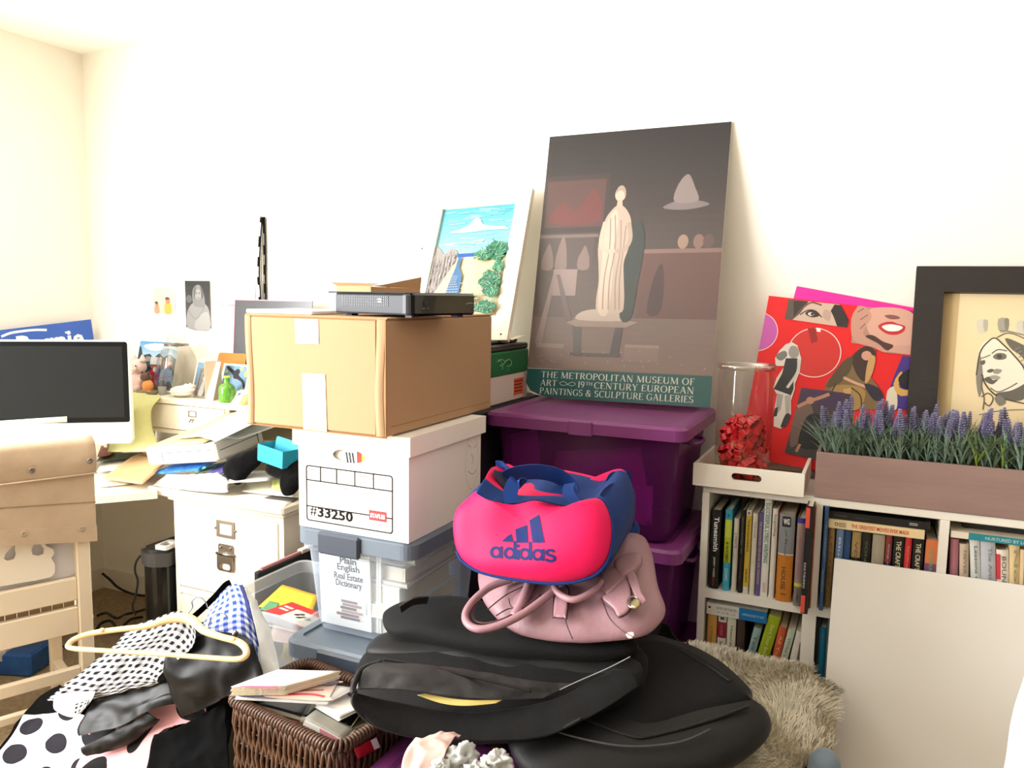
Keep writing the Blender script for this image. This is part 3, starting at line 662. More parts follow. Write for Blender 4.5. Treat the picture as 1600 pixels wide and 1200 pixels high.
# ------------------------------------------------------------------ papers heaped on the desk
def desk_sheet(label, px, m, z=.745, dz=(0, 0, 0, 0), amp=.003, name='paper', seed=0, th=.0007, cat='paper', n=8):
    return props(sheet(name, [at(x, y, Z=z+d) for (x, y), d in zip(px, dz)], m, th, None, n, n, amp, 11, seed), label, cat)
desk_sheet('loose white paper lying flat at the left end of the desk', [(150, 762), (200, 757), (226, 737), (150, 742)], m_paper, .738, amp=.001)
desk_sheet('white printed paper behind the kraft folder on the desk', [(152, 738), (196, 734), (222, 706), (160, 712)], m_paper, .742, (0, 0, .012, .008), seed=3)
desk_sheet('dark leaf patterned paper poking out behind the white papers', [(150, 722), (205, 716), (224, 708), (160, 708)], mat('dark_foliage_print', (96, 104, 84), .6, var=(40, .5)), .76, (0, 0, .01, .0), seed=4)
desk_sheet('red brown printed card beneath the corner of the computer', [(152, 714), (172, 712), (188, 696), (158, 696)], mat('rust_print', (140, 82, 60), .6, var=(30, .4)), .775, seed=5)
desk_sheet('plain kraft card folder sticking out over the desk edge', [(158, 748), (222, 757), (268, 716), (214, 708)], m_kraft, .752, (0, .012, .05, .012), amp=.002, name='kraft_folder', cat='folder', th=.0015)
# grey and white crumpled papers along the front
fr = [[at(238, 757, Z=.748), at(300, 766, Z=.748), at(352, 770, Z=.755), at(350, 757, Z=.785)],
      [at(246, 750, Z=.758), at(300, 752, Z=.772), at(350, 750, Z=.80), at(352, 746, Z=.805)],
      [at(262, 738, Z=.78), at(300, 740, Z=.79), at(330, 738, Z=.81), at(340, 735, Z=.815)]]
props(solid(MB().grid(wrinkle(surf(fr), .006, 22, 4, 'ridge'), 24, 30).ob('crumpled_paper', mat('grey_white_paper', (200, 197, 194), .75, var=(10, .08))), .0008), 'crumpled grey white papers hanging at the front of the desk top', 'paper')
sl = lambda name, label, cat, pf, pr, pb, h, m, **k: None
def slab(name, label, cat, a, b, depth, h, mc, mpg=None, bev=.002, tag_=True):
    """flat book or box: front-left and front-right bottom points, a depth vector and a height"""
    x = (b-a); L = x.length; x.normalize(); dv = V(depth); D = dv.length; y = dv.normalized(); z = x.cross(y).normalized(); y = z.cross(x)
    T = FR(a, x, y, z); t = thing(name, label, cat, a+x*L/2+dv/2)
    if mpg:
        MB(T).box((0, 0, 0), (L, D, .0022)).box((0, 0, h-.0022), (L, D, h)).box((0, 0, .0022), (L, .002, h-.0022)).ob('cover', mc, t)
        MB(T).box((.003, .0022, .0023), (L-.003, D-.003, h-.0023)).ob('page_block', mpg, t)
    else: MB(T).box((0, 0, 0), (L, D, h), bev).ob('body', mc, t)
    return t, T, L, D
slab('white_book', 'thick white paperback under the crumpled papers at the desk front', 'book', at(318, 758, Y=2.10), at(352, 766, Y=2.10), (.04, .16, .0), .026, m_paper, m_page)
slab('blue_booklet', 'blue paisley patterned booklet under the white binder', 'booklet', at(240, 742, Y=2.055), at(311, 735, Y=2.055), (.03, .18, .035), .008, mat('paisley_blue', (58, 132, 214), .5, var=(55, .55)), m_paper)
slab('teal_booklet', 'teal and green booklet edge under the white binder', 'booklet', at(306, 739, Y=2.06), at(322, 731, Y=2.07), (.05, .17, .03), .008, mat('teal_print', (50, 150, 150), .5, var=(40, .3)), m_paper)
slab('purple_leaflet', 'crumpled purple and white leaflet beside the teal booklet', 'leaflet', at(320, 747, Y=2.06), at(345, 746, Y=2.06), (.03, .12, .03), .014, mat('purple_print', (110, 104, 176), .5, var=(50, .5)), m_paper)
a_, b_ = at(232, 728, Y=2.05), at(341, 722, Y=2.05)
t, T, L, D = slab('white_binder', 'big white binder lying on the desk papers with label outline', 'binder', a_, b_, (.05, .235, .040), .068, mat('white_vinyl', (226, 226, 222), .5), None, .008)
T2 = T @ FR((L*.24, -.0008, .012), (1, 0, 0), (0, 0, 1), (0, -1, 0))
MB(T2).box((0, 0, 0), (.0016, .034, .0005)).box((0, .0325, 0), (L*.7, .034, .0005)).ob('label_outline', m_ink, t)
MB(T).box((L-.0005, .02, .036), (L+.0012, D*.9, .038)).box((L-.0005, D*.86, .008), (L+.0012, D*.87, .06)).ob('seam', m_ink, t)
my = mat('manila', (206, 196, 146), .75); zt_ = .069
def on_binder(label, pts, m, seed=0, amp=.002, name='paper', cat='paper', up=(0, 0, 0, 0)):
    return props(sheet(name, [T @ V((x*L, y*D, zt_+u)) for (x, y), u in zip(pts, up)], m, .0008, None, 8, 8, amp, 12, seed), label, cat)
on_binder('pale manila folder lying on top of the white binder', [(.02, .03), (.86, .0), (.98, 1.02), (.2, 1.1)], my, 1, .001, 'manila_folder', 'folder', (.001, .003, .02, .02))
on_binder('second manila folder bulging open above the first', [(.30, .25), (.92, .1), (1.12, 1.1), (.45, 1.15)], my, 2, .001, 'manila_folder', 'folder', (.012, .022, .055, .05))
on_binder('white sheet of paper sticking out of the folders over the binder edge', [(.66, .12), (1.10, -.08), (1.5, .7), (.9, 1.1)], mat('dull_paper', (214, 214, 212), .8), 3, .001, 'paper', 'paper', (.030, .010, .06, .08))
on_binder('grey sheet of paper on the right end of the white binder', [(.78, .30), (1.2, .2), (1.62, 1.1), (1.0, 1.25)], mat('grey_paper', (190, 196, 194), .7), 4, .001, 'paper', 'paper', (.004, -.004, .012, .02))
# lower papers at the right of the pile
desk_sheet('white envelope with a yellow green label at the desk front', [(378, 768), (466, 778), (462, 752), (392, 745)], mat('white_envelope', (238, 236, 220), .7, var=(14, .1)), .752, (0, .0, .02, .022), name='envelope', cat='envelope', seed=6)
desk_sheet('yellow green paper note lying on the white envelope', [(424, 764), (452, 768), (452, 752), (426, 748)], mat('lime_note', (222, 226, 140), .7), .764, (0, 0, .02, .02), seed=7)
desk_sheet('white sheet under the black cloth on the desk', [(352, 756), (420, 752), (440, 735), (372, 735)], m_paper, .79, (0, 0, .01, .01), seed=8)
desk_sheet('white card lying on the front corner of the desk', [(362, 776), (446, 790), (462, 781), (402, 768)], mat('bright_card', (252, 250, 246), .6), .742, amp=.001, seed=9)
desk_sheet('thin dark notebook page under the envelope at the desk edge', [(412, 778), (458, 784), (468, 778), (430, 772)], mat('dark_page', (90, 86, 80), .7), .7445, amp=.001, seed=10)
# black cloth
o = at(378, 727, Y=2.09); mbk = mat('black_jersey', (12, 12, 13), .95, spec=.1, sheen=.05, bump=(60, .15))
T = FR(o, V((.98, .2, 0)), V((0, .5, .87)).normalized())
props(pillow(MB(), [(-.065, -.02), (-.03, -.055), (.015, -.07), (.045, -.02), (.07, .02), (.06, .075), (.0, .05), (-.05, .02)], T, .035, .02, amp=.012, sc=16, seed=3).ob('black_cloth', mbk), 'bunched black cloth hanging over the papers left of the turquoise box', 'cloth')
o = at(436, 742, Y=2.10)
T = FR(o, V((.98, .1, 0)), V((0, .6, .8)).normalized())
props(pillow(MB(), [(-.06, .01), (-.02, -.01), (.03, -.02), (.05, -.07), (.09, -.06), (.10, .0), (.06, .06), (-.05, .06)], T, .03, .02, amp=.010, sc=16, seed=8).ob('black_cloth', mbk), 'black cloth heap lying under the turquoise box', 'cloth')
# turquoise box
a_, b_ = at(402, 719, Y=2.10), at(441, 733, Y=2.07)
m_tq = mat('turquoise_card', (36, 156, 184), .55, var=(8, .04))
x = (b_-a_); L = x.length; x.normalize(); y = V((.25, .96, 0)); y = (y-x*y.dot(x)).normalized(); z = x.cross(y)
T = FR(a_, x, y, z); hh = (at(403, 693, Y=2.10)-a_).length; D = .10
t = thing('turquoise_box', 'open turquoise gift box with raised flap tilted on the black cloth', 'box', a_+x*L/2)
bx = MB(T); bx.box((0, 0, 0), (L, D, .002)); bx.box((0, 0, .002), (L, .002, hh)); bx.box((0, D-.002, .002), (L, D, hh)); bx.box((0, .002, .002), (.002, D-.002, hh)); bx.box((L-.002, .002, .002), (L, D-.002, hh)); bx.ob('tray', m_tq, t)
MB(T @ FR((L*.12, D*.55, hh*.25), (1, 0, 0), V((0, .2, 1)).normalized())).prism(rrect(0, 0, L*.9, .068, .008), 0, .002).ob('flap', m_tq, t)

# ------------------------------------------------------------------ under the desk
p = at(214, 885, Y=1.98); zt = .51
t = thing('paper_shredder', 'black paper shredder under the desk beside the file cabinet', 'shredder', (p.x+.13, 2.12, 0))
xa = p.x; xb = cabL-.012
def bend(z0, z1, g=0):
    out = []
    for k in range(9): q = k/8; out.append((xa+g+(xb-xa-2*g)*q, 2.0-.03*sin(pi*q)+g))
    return out+[(xb-g, 2.28-g), (xa+g, 2.28-g)]
MB().prism(bend(0, 0, .006), .0, zt-.06).ob('bin', mat('gloss_black', (14, 14, 15), .18), t)
MB().prism(bend(0, 0), zt-.06, zt-.012).ob('head', mat('dark_grey_plastic', (58, 56, 54), .5), t)
MB().prism(bend(0, 0, .012), zt-.012, zt).ob('top', mat('dark_grey_top', (44, 43, 42), .45), t)
MB().box((xa+.03, 2.13, zt), (xb-.02, 2.14, zt+.003)).ob('slot', m_black, t)
p = V((cabL-.043, 2.035, zt))
t = thing('power_adapter', 'white plastic gadget lying on top of the paper shredder', 'gadget', (p.x, p.y, zt))
mg = mat('white_gadget', (214, 212, 208), .4); T = RZ((p.x, p.y, zt+.001), .1) @ Matrix.Scale(.55, 4)
MB(T).holed(rrect(-.05, -.07, .05, .07, .02), [rrect(-.03, -.045, .03, .03, .012)], 0, .026).ob('shell', mg, t)
MB(T).box((-.028, -.042, .0), (.028, .028, .012)).ob('recess', mat('grey_plastic', (120, 118, 114), .5), t)
mcb = mat('black_cable', (24, 22, 22), .5)
def cable(label, pts, r=.004): return props(MB().tube(crv(pts, 40), r, 6).ob('cable', mcb), label, 'cable')
def floor_cable(label, px, zs, r=.006): return cable(label, [at(x, y, Z=z) for (x, y), z in zip(px, zs)], r)
cable('black cable running along the wall behind the paper shredder', [at(x, y, Y=2.50) for x, y in ((160, 896), (172, 906), (182, 916), (196, 924), (212, 929), (230, 931))], .006)
cable('thin black cable hanging at the left side of the shredder', [at(x, y, D=2.92) for x, y in ((219, 868), (212, 880), (211, 893), (215, 908), (212, 930), (207, 948), (212, 962))], .004)
floor_cable('tangled black cable on the carpet in front of the shredder', ((150, 985), (158, 974), (172, 970), (180, 980), (170, 988), (186, 984), (204, 968), (222, 964)), (.01, .03, .05, .03, .01, .02, .03, .01))
floor_cable('black cable looped over the tangle beside the shredder', ((152, 962), (166, 958), (182, 966), (196, 960), (214, 956), (226, 952)), (.01, .03, .06, .05, .03, .01))
floor_cable('black cable crossing the carpet behind the chair rails', ((36, 1004), (60, 996), (84, 990), (104, 983), (124, 982)), (.008, .02, .03, .02, .008))
floor_cable('thin dark wire lying on the carpet behind the chair', ((48, 1024), (66, 1020), (82, 1012), (100, 1010), (122, 1012)), (.006, .008, .008, .008, .006), .003)
props(MB(RZ(at(42, 1010, Z=.001), .4)).box((-.06, -.03, 0), (.06, .03, .035), .006).ob('power_strip', m_black), 'black power strip on the carpet by the blue package', 'power strip')
p = at(18, 1052, Z=.001)
t = thing('blue_package', 'blue and white package with red print on the carpet behind the chair', 'package', (p.x, p.y, 0))
T = RZ((p.x-.02, p.y+.04, .0), .35)
MB(T).box((-.12, -.07, 0), (.10, .07, .09), .01).ob('wrap', mat('blue_wrap', (40, 92, 160), .35, var=(20, .3)), t)
MB(T).box((-.121, -.071, .05), (-.0, .071, .12), .01).ob('label_band', mat('white_wrap', (214, 206, 204), .4, var=(30, .2)), t)
MB(T).box((-.10, -.0725, .095), (-.03, -.071, .108)).ob('red_print', mat('red_print', (190, 70, 70), .5), t)
# ================================================================== white chair with suede back cover
c0 = V((-2.085, 1.560, 0)); cdv = V((-.40, -.917, 0)).normalized(); cn = V((.917, -.40, 0)).normalized()
CT = FR(c0, -cdv, cn*-1, (0, 0, 1))        # x runs back along the chair towards its right post, y away from the camera side, z up
CT = FR(c0, cdv, V((0, 0, 1)), cn)         # x to the left, y up, z towards the camera
m_chair = mat('cream_chair_paint', (232, 216, 190), .5, var=(5, .04), bump=(25, .02))
m_suede = mat('tan_suede', (192, 170, 144), .95, spec=.1, sheen=.25, var=(14, .10), bump=(220, .2))
m_slat = mat('tan_slat', (190, 166, 130), .6, var=(5, .06))
ch = thing('dining_chair', 'white wooden chair with tan suede back cover at the desk', 'chair', (c0.x-.1, c0.y-.2, 0))
CW = .44
for x in (-.0, CW-.038): MB(CT).box((x, 0, -.035), (x+.038, .985, 0), .004).ob('back_post', m_chair, ch)
for x in (.0, CW-.036): MB(CT).box((x, 0, -.46), (x+.036, .44, -.424), .004).ob('front_leg', m_chair, ch)
for y0, y1 in ((.525, .594), (.425, .505), (.282, .318), (.20, .225)):
    MB(CT).box((.038, y0, -.028), (CW-.038, y1, -.006), .003).ob('rail', m_chair, ch)
MB(CT).box((-.01, .44, -.48), (CW+.01, .462, -.036), .006).ob('seat', m_chair, ch)
for k in range(12): MB(CT).box((.040+.030*k, .44, -.046), (.0685+.030*k, .60, -.036), .002).ob('back_slat', m_slat, ch)
for x in (.004, CW-.034): MB(CT).box((x, .15, -.424), (x+.028, .18, -.035), .003).ob('side_stretcher', m_chair, ch)
MB(CT).box((.038, .594, -.034), (CW-.038, .78, -.030)).ob('inner_panel', mat('grey_cloth_panel', (206, 204, 206), .8), ch)
def cuv(x, y):
    p = at(x, y, O=c0+cn*.0, N=cn); q = p-c0; return (q.dot(cdv), q.z)
sc_ = [cuv(x, y) for x, y in ((0, 850), (18, 848), (22, 855), (10, 868), (8, 876), (14, 879), (24, 876), (27, 868), (25, 858), (28, 847), (53, 845), (55, 852), (51, 862), (53, 869), (62, 871), (70, 868), (71, 860), (65, 852), (67, 846), (76, 856), (85, 860), (87, 867), (82, 874), (88, 884), (88, 896), (82, 904), (60, 909), (0, 918))]
pl = [(a, b) for a, b in sc_]; pl = pl[:1]+pl[1:]
pl[0] = (pl[0][0]+.06, pl[0][1]); pl[-1] = (pl[-1][0]+.06, pl[-1][1])
MB(CT).prism(pl, -.026, -.016).ob('scalloped_panel', mat('white_cutout', (240, 230, 212), .6), ch)
cv = MB(CT); cv.prism([(-.016, .70), (CW+.02, .765), (CW+.02, .985), (CW+.006, 1.0), (-.004, 1.0), (-.016, .985)], -.045, .012); o = cv.ob('cover', m_suede, ch)
def flap(u, v):
    z = .016+.012*sin(pi*min(1, v*1.1))+.002*sin(9*u+3*v); return CT @ V((-.02+(CW+.045)*u, .905+.112*v, z if v < .9 else z-(v-.9)*.32))
o = MB().grid(wrinkle(flap, .002, 18, 3), 20, 14).ob('cover_flap', m_suede, ch); solid(o, .006)
MB(CT).prism([(-.017, .700), (CW+.02, .765), (CW+.02, .812), (-.017, .747)], .012, .0145).ob('hem_band', m_suede, ch)
MB(CT).prism([(-.017, .818), (CW+.02, .862), (CW+.02, .8645), (-.017, .8205)], .012, .0135).ob('seam', mat('suede_seam', (150, 126, 100), .9), ch)
MB(CT).tube([(-.022, .908, .021), (CW+.024, .908, .021)], .0025, 6).ob('flap_edge', mat('suede_edge', (222, 202, 172), .9), ch)
for (x, y, zz) in ((141, 720, .031), (50, 735, .031), (128, 826, .015), (38, 834, .015)):
    p = at(x, y, O=c0+cn*zz, N=cn); q = p-c0; T = CT @ Matrix.Translation((q.dot(cdv), q.z, zz))
    MB(T).lathe([(.004, 0), (.0085, 0), (.0085, .0015), (.006, .0025), (.004, .0015)], n=16).lathe([(.0004, .0004), (.004, .0004)], n=16).ob('grommet', m_chrome if zz > .02 else mat('dull_metal', (190, 176, 156), .5, metal=.6), ch)

# ================================================================== middle stack: clear bins, file box, cardboard box
m_bin = clear('milky_plastic', (206, 216, 232), .17, .25, (244, 248, 252), .45)
m_lid = mat('slate_lid', (106, 118, 132), .4, var=(6, .03)); m_latch = mat('dark_latch', (62, 70, 84), .4)
def clear_bin(x0, x1, y0, y1, z0, z1, label, latch=(.22, .58)):
    t = thing('storage_bin', label, 'storage bin', ((x0+x1)/2, (y0+y1)/2, z0), 'clear storage bins with grey lids')
    lt = .032; zt = z1-lt; n = 6
    def ring(z, g, th=0): return [(x, y, z) for x, y in rrect(x0+g+th, y0+g+th, x1-g-th, y1-g-th, .03, n)]
    R = [ring(z0+.001, .040), ring(z0+.02, .034), ring(zt-.03, .018), ring(zt-.028, .008), ring(zt, .008)]
    vs = sum(R, []); m = len(R[0]); fs = [(i*m+k, i*m+(k+1) % m, (i+1)*m+(k+1) % m, (i+1)*m+k) for i in range(len(R)-1) for k in range(m)]+[list(range(m))]
    MB().add(vs, fs, sm=False).ob('tub', m_bin, t)
    L = MB(); q = rrect(x0, y0, x1, y1, .035, n); q2 = rrect(x0+.008, y0+.008, x1-.008, y1-.008, .03, n); q3 = rrect(x0+.03, y0+.03, x1-.03, y1-.03, .02, n)
    R = [[(x, y, zt-.012) for x, y in q], [(x, y, z1-.008) for x, y in q], [(x, y, z1) for x, y in q2], [(x, y, z1) for x, y in q3], [(x, y, z1-.006) for x, y in q3]]
    vs = sum(R, []); fs = [(i*m+k, i*m+(k+1) % m, (i+1)*m+(k+1) % m, (i+1)*m+k) for i in range(4) for k in range(m)]+[list(range(4*m, 5*m))]
    L.add(vs, fs); L.ob('lid', m_lid, t)
    xa, xb = x0+(x1-x0)*latch[0], x0+(x1-x0)*latch[1]
    MB().box((xa, y0-.010, zt-.028), (xb, y0+.004, z1-.004), .006).ob('latch', m_latch, t)
    return t
BX0, BX1, BY0, BY1 = -1.305, -.955, 1.545, 1.95
t1 = clear_bin(BX0, BX1, BY0, BY1, .585, .862, 'clear bin with grey lid holding books, directly under the white file box')
clear_bin(BX0-.0, BX1+.01, BY0-.05, BY1-.0, .30, .583, 'clear bin with grey lid, second from the top of its stack behind the wicker basket', (.30, .76))
clear_bin(BX0-.0, BX1+.01, BY0-.05, BY1-.0, .0, .297, 'clear bin with grey lid on the floor at the bottom of its stack')
# dictionary showing through the front
zb_ = .600; tk = thing('reference_book', 'white paperback of plain english seen through the clear bin front', 'book', (BX0+.13, BY0+.05, zb_))
T = FR((BX0+.048, BY0+.044, zb_), (1, 0, 0), V((0, -.008, .2)).normalized())
bw, bh = .155, .212
MB(T).box((0, 0, -.002), (bw, bh, 0)).box((0, 0, -.03), (bw, bh, -.028)).box((0, 0, -.028), (.002, bh, -.002)).ob('cover', m_paper, tk)
MB(T).box((.0022, .002, -.0278), (bw-.002, bh-.002, -.0022)).ob('page_block', m_page, tk)
mi = mat('brown_ink', (36, 30, 28), .7)
for k, s_ in enumerate(('Plain', 'English', 'Real Estate', 'Dictionary')):
    lettering(s_, T @ Matrix.Translation((bw*.58, bh*(.84-.10*k), .0006)), .024, mi, tk, fit=(.050, .068, .088, .08)[k], bold=.0006)
a = Art(T, bw, bh)
for k, (x0, x1, c_) in enumerate(((.40, .80, (112, 84, 76)), (.32, .78, (126, 94, 84)), (.42, .86, (176, 146, 130)), (.40, .74, (104, 78, 72)), (.44, .84, (150, 118, 104)), (.42, .76, (128, 100, 90)))):
    a.rect(x0, .10+.042*k, x1, .135+.042*k, c_); a.rect(x1-.02, .105+.042*k, x1+.06, .13+.042*k, (226, 216, 204))
a.ob('book_picture', m_print, tk)
t = thing('magazine_stack', 'white booklet standing beside the paperback in the clear bin', 'booklet', (BX0+.25, BY0+.10, zb_))
MB(RZ((BX0+.215, BY0+.048, zb_), .10)).box((0, 0, 0), (.006, .24, .22)).box((.008, .0, 0), (.013, .22, .205)).ob('cover', m_paper, t)
zz = zb_
for k, (dx, hh, dd, L_, c_) in enumerate(((0, .042, .05, .24, (236, 222, 196)), (.01, .034, .04, .27, (214, 224, 222)), (-.02, .05, .05, .25, (240, 230, 208)), (.005, .012, .05, .28, (190, 180, 176)), (-.01, .034, .06, .25, (236, 226, 210)), (.0, .03, .09, .2, (200, 190, 190)))):
    w_ = .115
    tb = thing('packed_book', ('cream paperback at the bottom of the books in the clear bin', 'pale green paperback second from the bottom inside the clear bin', 'thick cream paperback in the middle of the clear bin stack', 'thin grey booklet lying between the books in the clear bin', 'cream paperback near the top of the clear bin stack', 'grey book topmost in the clear bin under the lid')[k], 'book', (BX1-.1, BY0+.2, zz), 'books stacked inside the clear bin')
    T = RZ((BX1-.047-w_+min(dx, 0), BY0+dd, zz), (.0, .02, -.03, .05, .0, -.02)[k]*.4)
    MB(T).box((0, 0, 0), (w_, L_, .002)).box((0, 0, hh-.002), (w_, L_, hh)).box((0, 0, .002), (.002, L_, hh-.002)).ob('cover', mat('bin_cover%d' % k, c_, .6), tb)
    MB(T).box((.002, .003, .002), (w_-.003, L_-.003, hh-.002)).ob('page_block', m_page, tb); zz += hh+.0006

# white file box
FX0, FX1, FY0, FY1, FZ0, FZ1 = -1.288, -.966, 1.545, 1.915, .863, 1.085
fb = thing('file_box', 'white lidded cardboard file box with printed number panel', 'box', ((FX0+FX1)/2, (FY0+FY1)/2, FZ0))
m_fb = mat('white_card', (246, 240, 232), .75, spec=.2, var=(4, .03), bump=(50, .03))
hx0 = (at(519, 700, Y=FY0).x, at(571, 735, Y=FY0).x); hc = (sum(hx0)/2-FX0, at(545, 713, Y=FY0).z-FZ0)
T = FR((FX0, FY0, FZ0), (1, 0, 0), (0, 0, 1), (0, -1, 0)); fw, fh = FX1-FX0, FZ1-FZ0
hole = [(hc[0]+.048*cos(2*pi*k/24), hc[1]+.017*sin(2*pi*k/24)) for k in range(24)]
b = MB(T); b.holed([(0, 0), (fw, 0), (fw, fh+.03), (0, fh+.03)], [hole], -.004, 0)
b.T = Matrix(); b.box((FX0, FY0+.004, FZ0), (FX0+.004, FY1, FZ1+.03)); b.box((FX1-.004, FY0+.004, FZ0), (FX1, FY1, FZ1+.03)); b.box((FX0+.004, FY1-.004, FZ0), (FX1-.004, FY1, FZ1+.03)); b.box((FX0+.004, FY0+.004, FZ0), (FX1-.004, FY1-.004, FZ0+.004))
b.ob('body', m_fb, fb)
g = .006; l = MB(); zl = 1.072
l.box((FX0-g-.004, FY0-g-.004, zl), (FX1+g+.004, FY0-g, 1.118)); l.box((FX0-g-.004, FY1+g, zl), (FX1+g+.004, FY1+g+.004, 1.118)); l.box((FX0-g-.004, FY0-g, zl), (FX0-g, FY1+g, 1.118)); l.box((FX1+g, FY0-g, zl), (FX1+g+.004, FY1+g, 1.118)); l.box((FX0-g, FY0-g, 1.114), (FX1+g, FY1+g, 1.118)); l.ob('lid', m_fb, fb)
def fuv(x, y): p = at(x, y, Y=FY0-.0); return (p.x-FX0, p.z-FZ0)
(xa, yt), (xb, _), (_, yb) = fuv(478, 727), fuv(614, 742), fuv(480, 813)
yb2 = fuv(612, 834)[1]; yb = (yb+yb2)/2; yt = (yt+fuv(612, 742)[1])/2
ln = .0030; P = MB(T)
P.holed(rrect(xa, yb, xb, yt, .008), [rrect(xa+ln, yb+ln, xb-ln, yt-ln, .006)], .0004, .0007)
y1 = yt-(yt-yb)*.265; y2 = yb+(yt-yb)*.265
for y in (y1, y2): P.box((xa, y-ln/2, .0004), (xb, y+ln/2, .0007))
for k in (.175, .365, .575, .785): P.box((xa+(xb-xa)*k-ln/2, y1, .0004), (xa+(xb-xa)*k+ln/2, yt, .0007))
P.ob('printed_frame', m_ink, fb)
lettering('#', T @ Matrix.Translation((xa+.022, yb+.026, .0006)), .034, m_ink, fb, fith=.024)
lettering('33250', T @ Matrix.Translation((xa+.088, yb+.026, .0006)), .04, m_ink, fb, bold=.0012, fit=.106, fith=.026)
for s_, k, f in (('Box No.', .085, .026), ('Box Location', .27, .034), ('Destroy Date', .47, .036), ('From', .68, .018), ('To', .89, .008)):
    lettering(s_, T @ Matrix.Translation((xa+(xb-xa)*k, yt-.010, .0006)), .008, m_ink, fb, fit=f)
lettering('Contents', T @ Matrix.Translation((xa+(xb-xa)*.46, y1-.009, .0006)), .008, m_ink, fb, fit=.024)
rx = xa+(xb-xa)*.735; MB(T).box((rx, yb+.0265, .0004), (rx+.050, yb+.051, .0008)).ob('red_badge', mat('badge_red', (226, 52, 58), .5), fb)
lettering('STAPLES', T @ Matrix.Translation((rx+.025, yb+.0385, .001)), .014, m_paper, fb, bold=.0006, fit=.042)
lettering('that was easy.', T @ Matrix.Translation((rx+.040, yb+.0185, .0006)), .006, m_ink, fb, fit=.046)
a = Art(T, fw, fh); cx, cy = xa+(xb-xa)*.68, (yt+y1)/2
for r, a0, a1 in ((.026, 150, 20), (.026, -30, -150)):
    a.line([((cx+r*cos(radians(a0+(a1-a0)*k/10)))/fw, (cy-.004+r*sin(radians(a0+(a1-a0)*k/10)))/fh) for k in range(11)], .0006, (170, 168, 168))
for x0_, y0_, x1_, y1_ in ((-.016, .006, -.008, .009), (.008, .003, .015, .008), (-.014, -.012, -.006, -.013), (.004, -.014, .012, -.008)): a.line([((cx+x0_)/fw, (cy+y0_)/fh), ((cx+x1_)/fw, (cy+y1_)/fh)], .0009, (110, 108, 108))
a.ob('pencil_face', m_print, fb)
T2 = FR((FX1, FY0, FZ0), (0, 1, 0), (0, 0, 1), (1, 0, 0)); a = Art(T2, FY1-FY0, fh)
cx, cy = .86, .62
a.line([(cx+.10*cos(radians(t_)), cy+.34*sin(radians(t_))) for t_ in range(100, 420, 12)], .0008, (150, 146, 146))
for q in (((.80, .84), (.84, .80)), ((.89, .78), (.93, .80)), ((.85, .72), (.88, .64), (.86, .60)), ((.80, .52), (.87, .46), (.93, .5))): a.line(list(q), .0014, (96, 92, 92), 8)
a.ob('pencil_doodle', m_print, fb)
# bright packet seen through the hand hole
t = thing('cereal_flyer', 'red and yellow printed flyer showing through the file box hand hole', 'flyer', (FX0+hc[0], FY0+.04, FZ0+.005))
T3 = FR((FX0+hc[0]-.055, FY0+.0085, FZ0+.006), (1, 0, 0), (0, .01, .99))
MB(T3).box((0, 0, -.002), (.13, fh-.012, 0)).ob('page', m_paper, t); a = Art(T3, .13, fh-.012)
a.rect(.55, .72, .84, 1, (216, 60, 44)); a.rect(.66, .76, .76, .97, (248, 196, 64)); a.poly([(.78, .78), (.93, .8), (.86, .86), (.95, .9), (.84, .93), (.9, .99), (.76, .99)], (240, 150, 50))
for k in range(3): a.poly([(.34+.07*k, .77), (.38+.07*k, .77), (.33+.07*k, .93), (.29+.07*k, .93)], (52, 54, 66))
a.ob('print', m_print, t)

# brown cardboard box
KX0, KX1, KY0, KY1, KZ0, KZ1 = -1.408, -.995, 1.497, 2.035, 1.1185, 1.393
kb = thing('cardboard_box', 'big brown cardboard box with clear tape on the white file box', 'box', ((KX0+KX1)/2, (KY0+KY1)/2, KZ0))
m_kb = mat('brown_cardboard', (182, 149, 115), .85, spec=.15, var=(3, .05, (1, 1, .3)), bump=(60, .05))
m_kbe = mat('cardboard_edge', (162, 118, 78), .9, spec=.1)
MB().box((KX0, KY0, KZ0+.003), (KX1, KY1, KZ1-.004), .004).ob('body', m_kb, kb)
kw, kh = KX1-KX0, KZ1-KZ0
MB().box((KX0, KY0+.002, KZ1-.0035), (KX1, (KY0+KY1)/2-.002, KZ1)).ob('top_flap', m_kb, kb); MB().box((KX0, (KY0+KY1)/2+.002, KZ1-.0035), (KX1, KY1-.002, KZ1)).ob('top_flap', m_kb, kb)
MB().box((KX0+.001, KY0-.0005, KZ1-.006), (KX1-.001, KY0+.004, KZ1-.003)).ob('cut_edge', m_kbe, kb); MB().box((KX0+.001, KY0-.0005, KZ0), (KX1-.001, KY0+.004, KZ0+.003)).ob('cut_edge', m_kbe, kb)
T = FR((KX0, KY0, KZ0), (1, 0, 0), (0, 0, 1), (0, -1, 0))
# folded glue tabs at both vertical edges
for xa, xb in ((.004, .022), (kw-.028, kw-.006)):
    o = MB().grid(lambda u, v, a=xa, b=xb: T @ V((a+(b-a)*u+.003*sin(5*v+a*40), .004+(kh-.008)*v, .0012+.0035*sin(pi*u)*(.5+.5*sin(2.6*v+1)))), 6, 20).ob('corner_fold', m_kb, kb)
MB(T).box((kw-.030, .006, .0004), (kw-.0285, kh-.006, .0016)).box((kw-.004, .004, .0), (kw-.001, kh-.004, .0014)).ob('crease', m_kbe, kb)
m_tape = mat('clear_tape', (228, 200, 158), .18, coat=.4, spec=.6, var=(30, .05))
def tape(px, nm='tape'):
    q = [at(x, y, Y=KY0-.0012) for x, y in px]; fn = wrinkle(lambda u, v: (q[0]*(1-u)+q[1]*u)*(1-v)+(q[3]*(1-u)+q[2]*u)*v, .0005, 40, 2)
    MB().grid(fn, 8, 12).ob(nm, m_tape, kb)
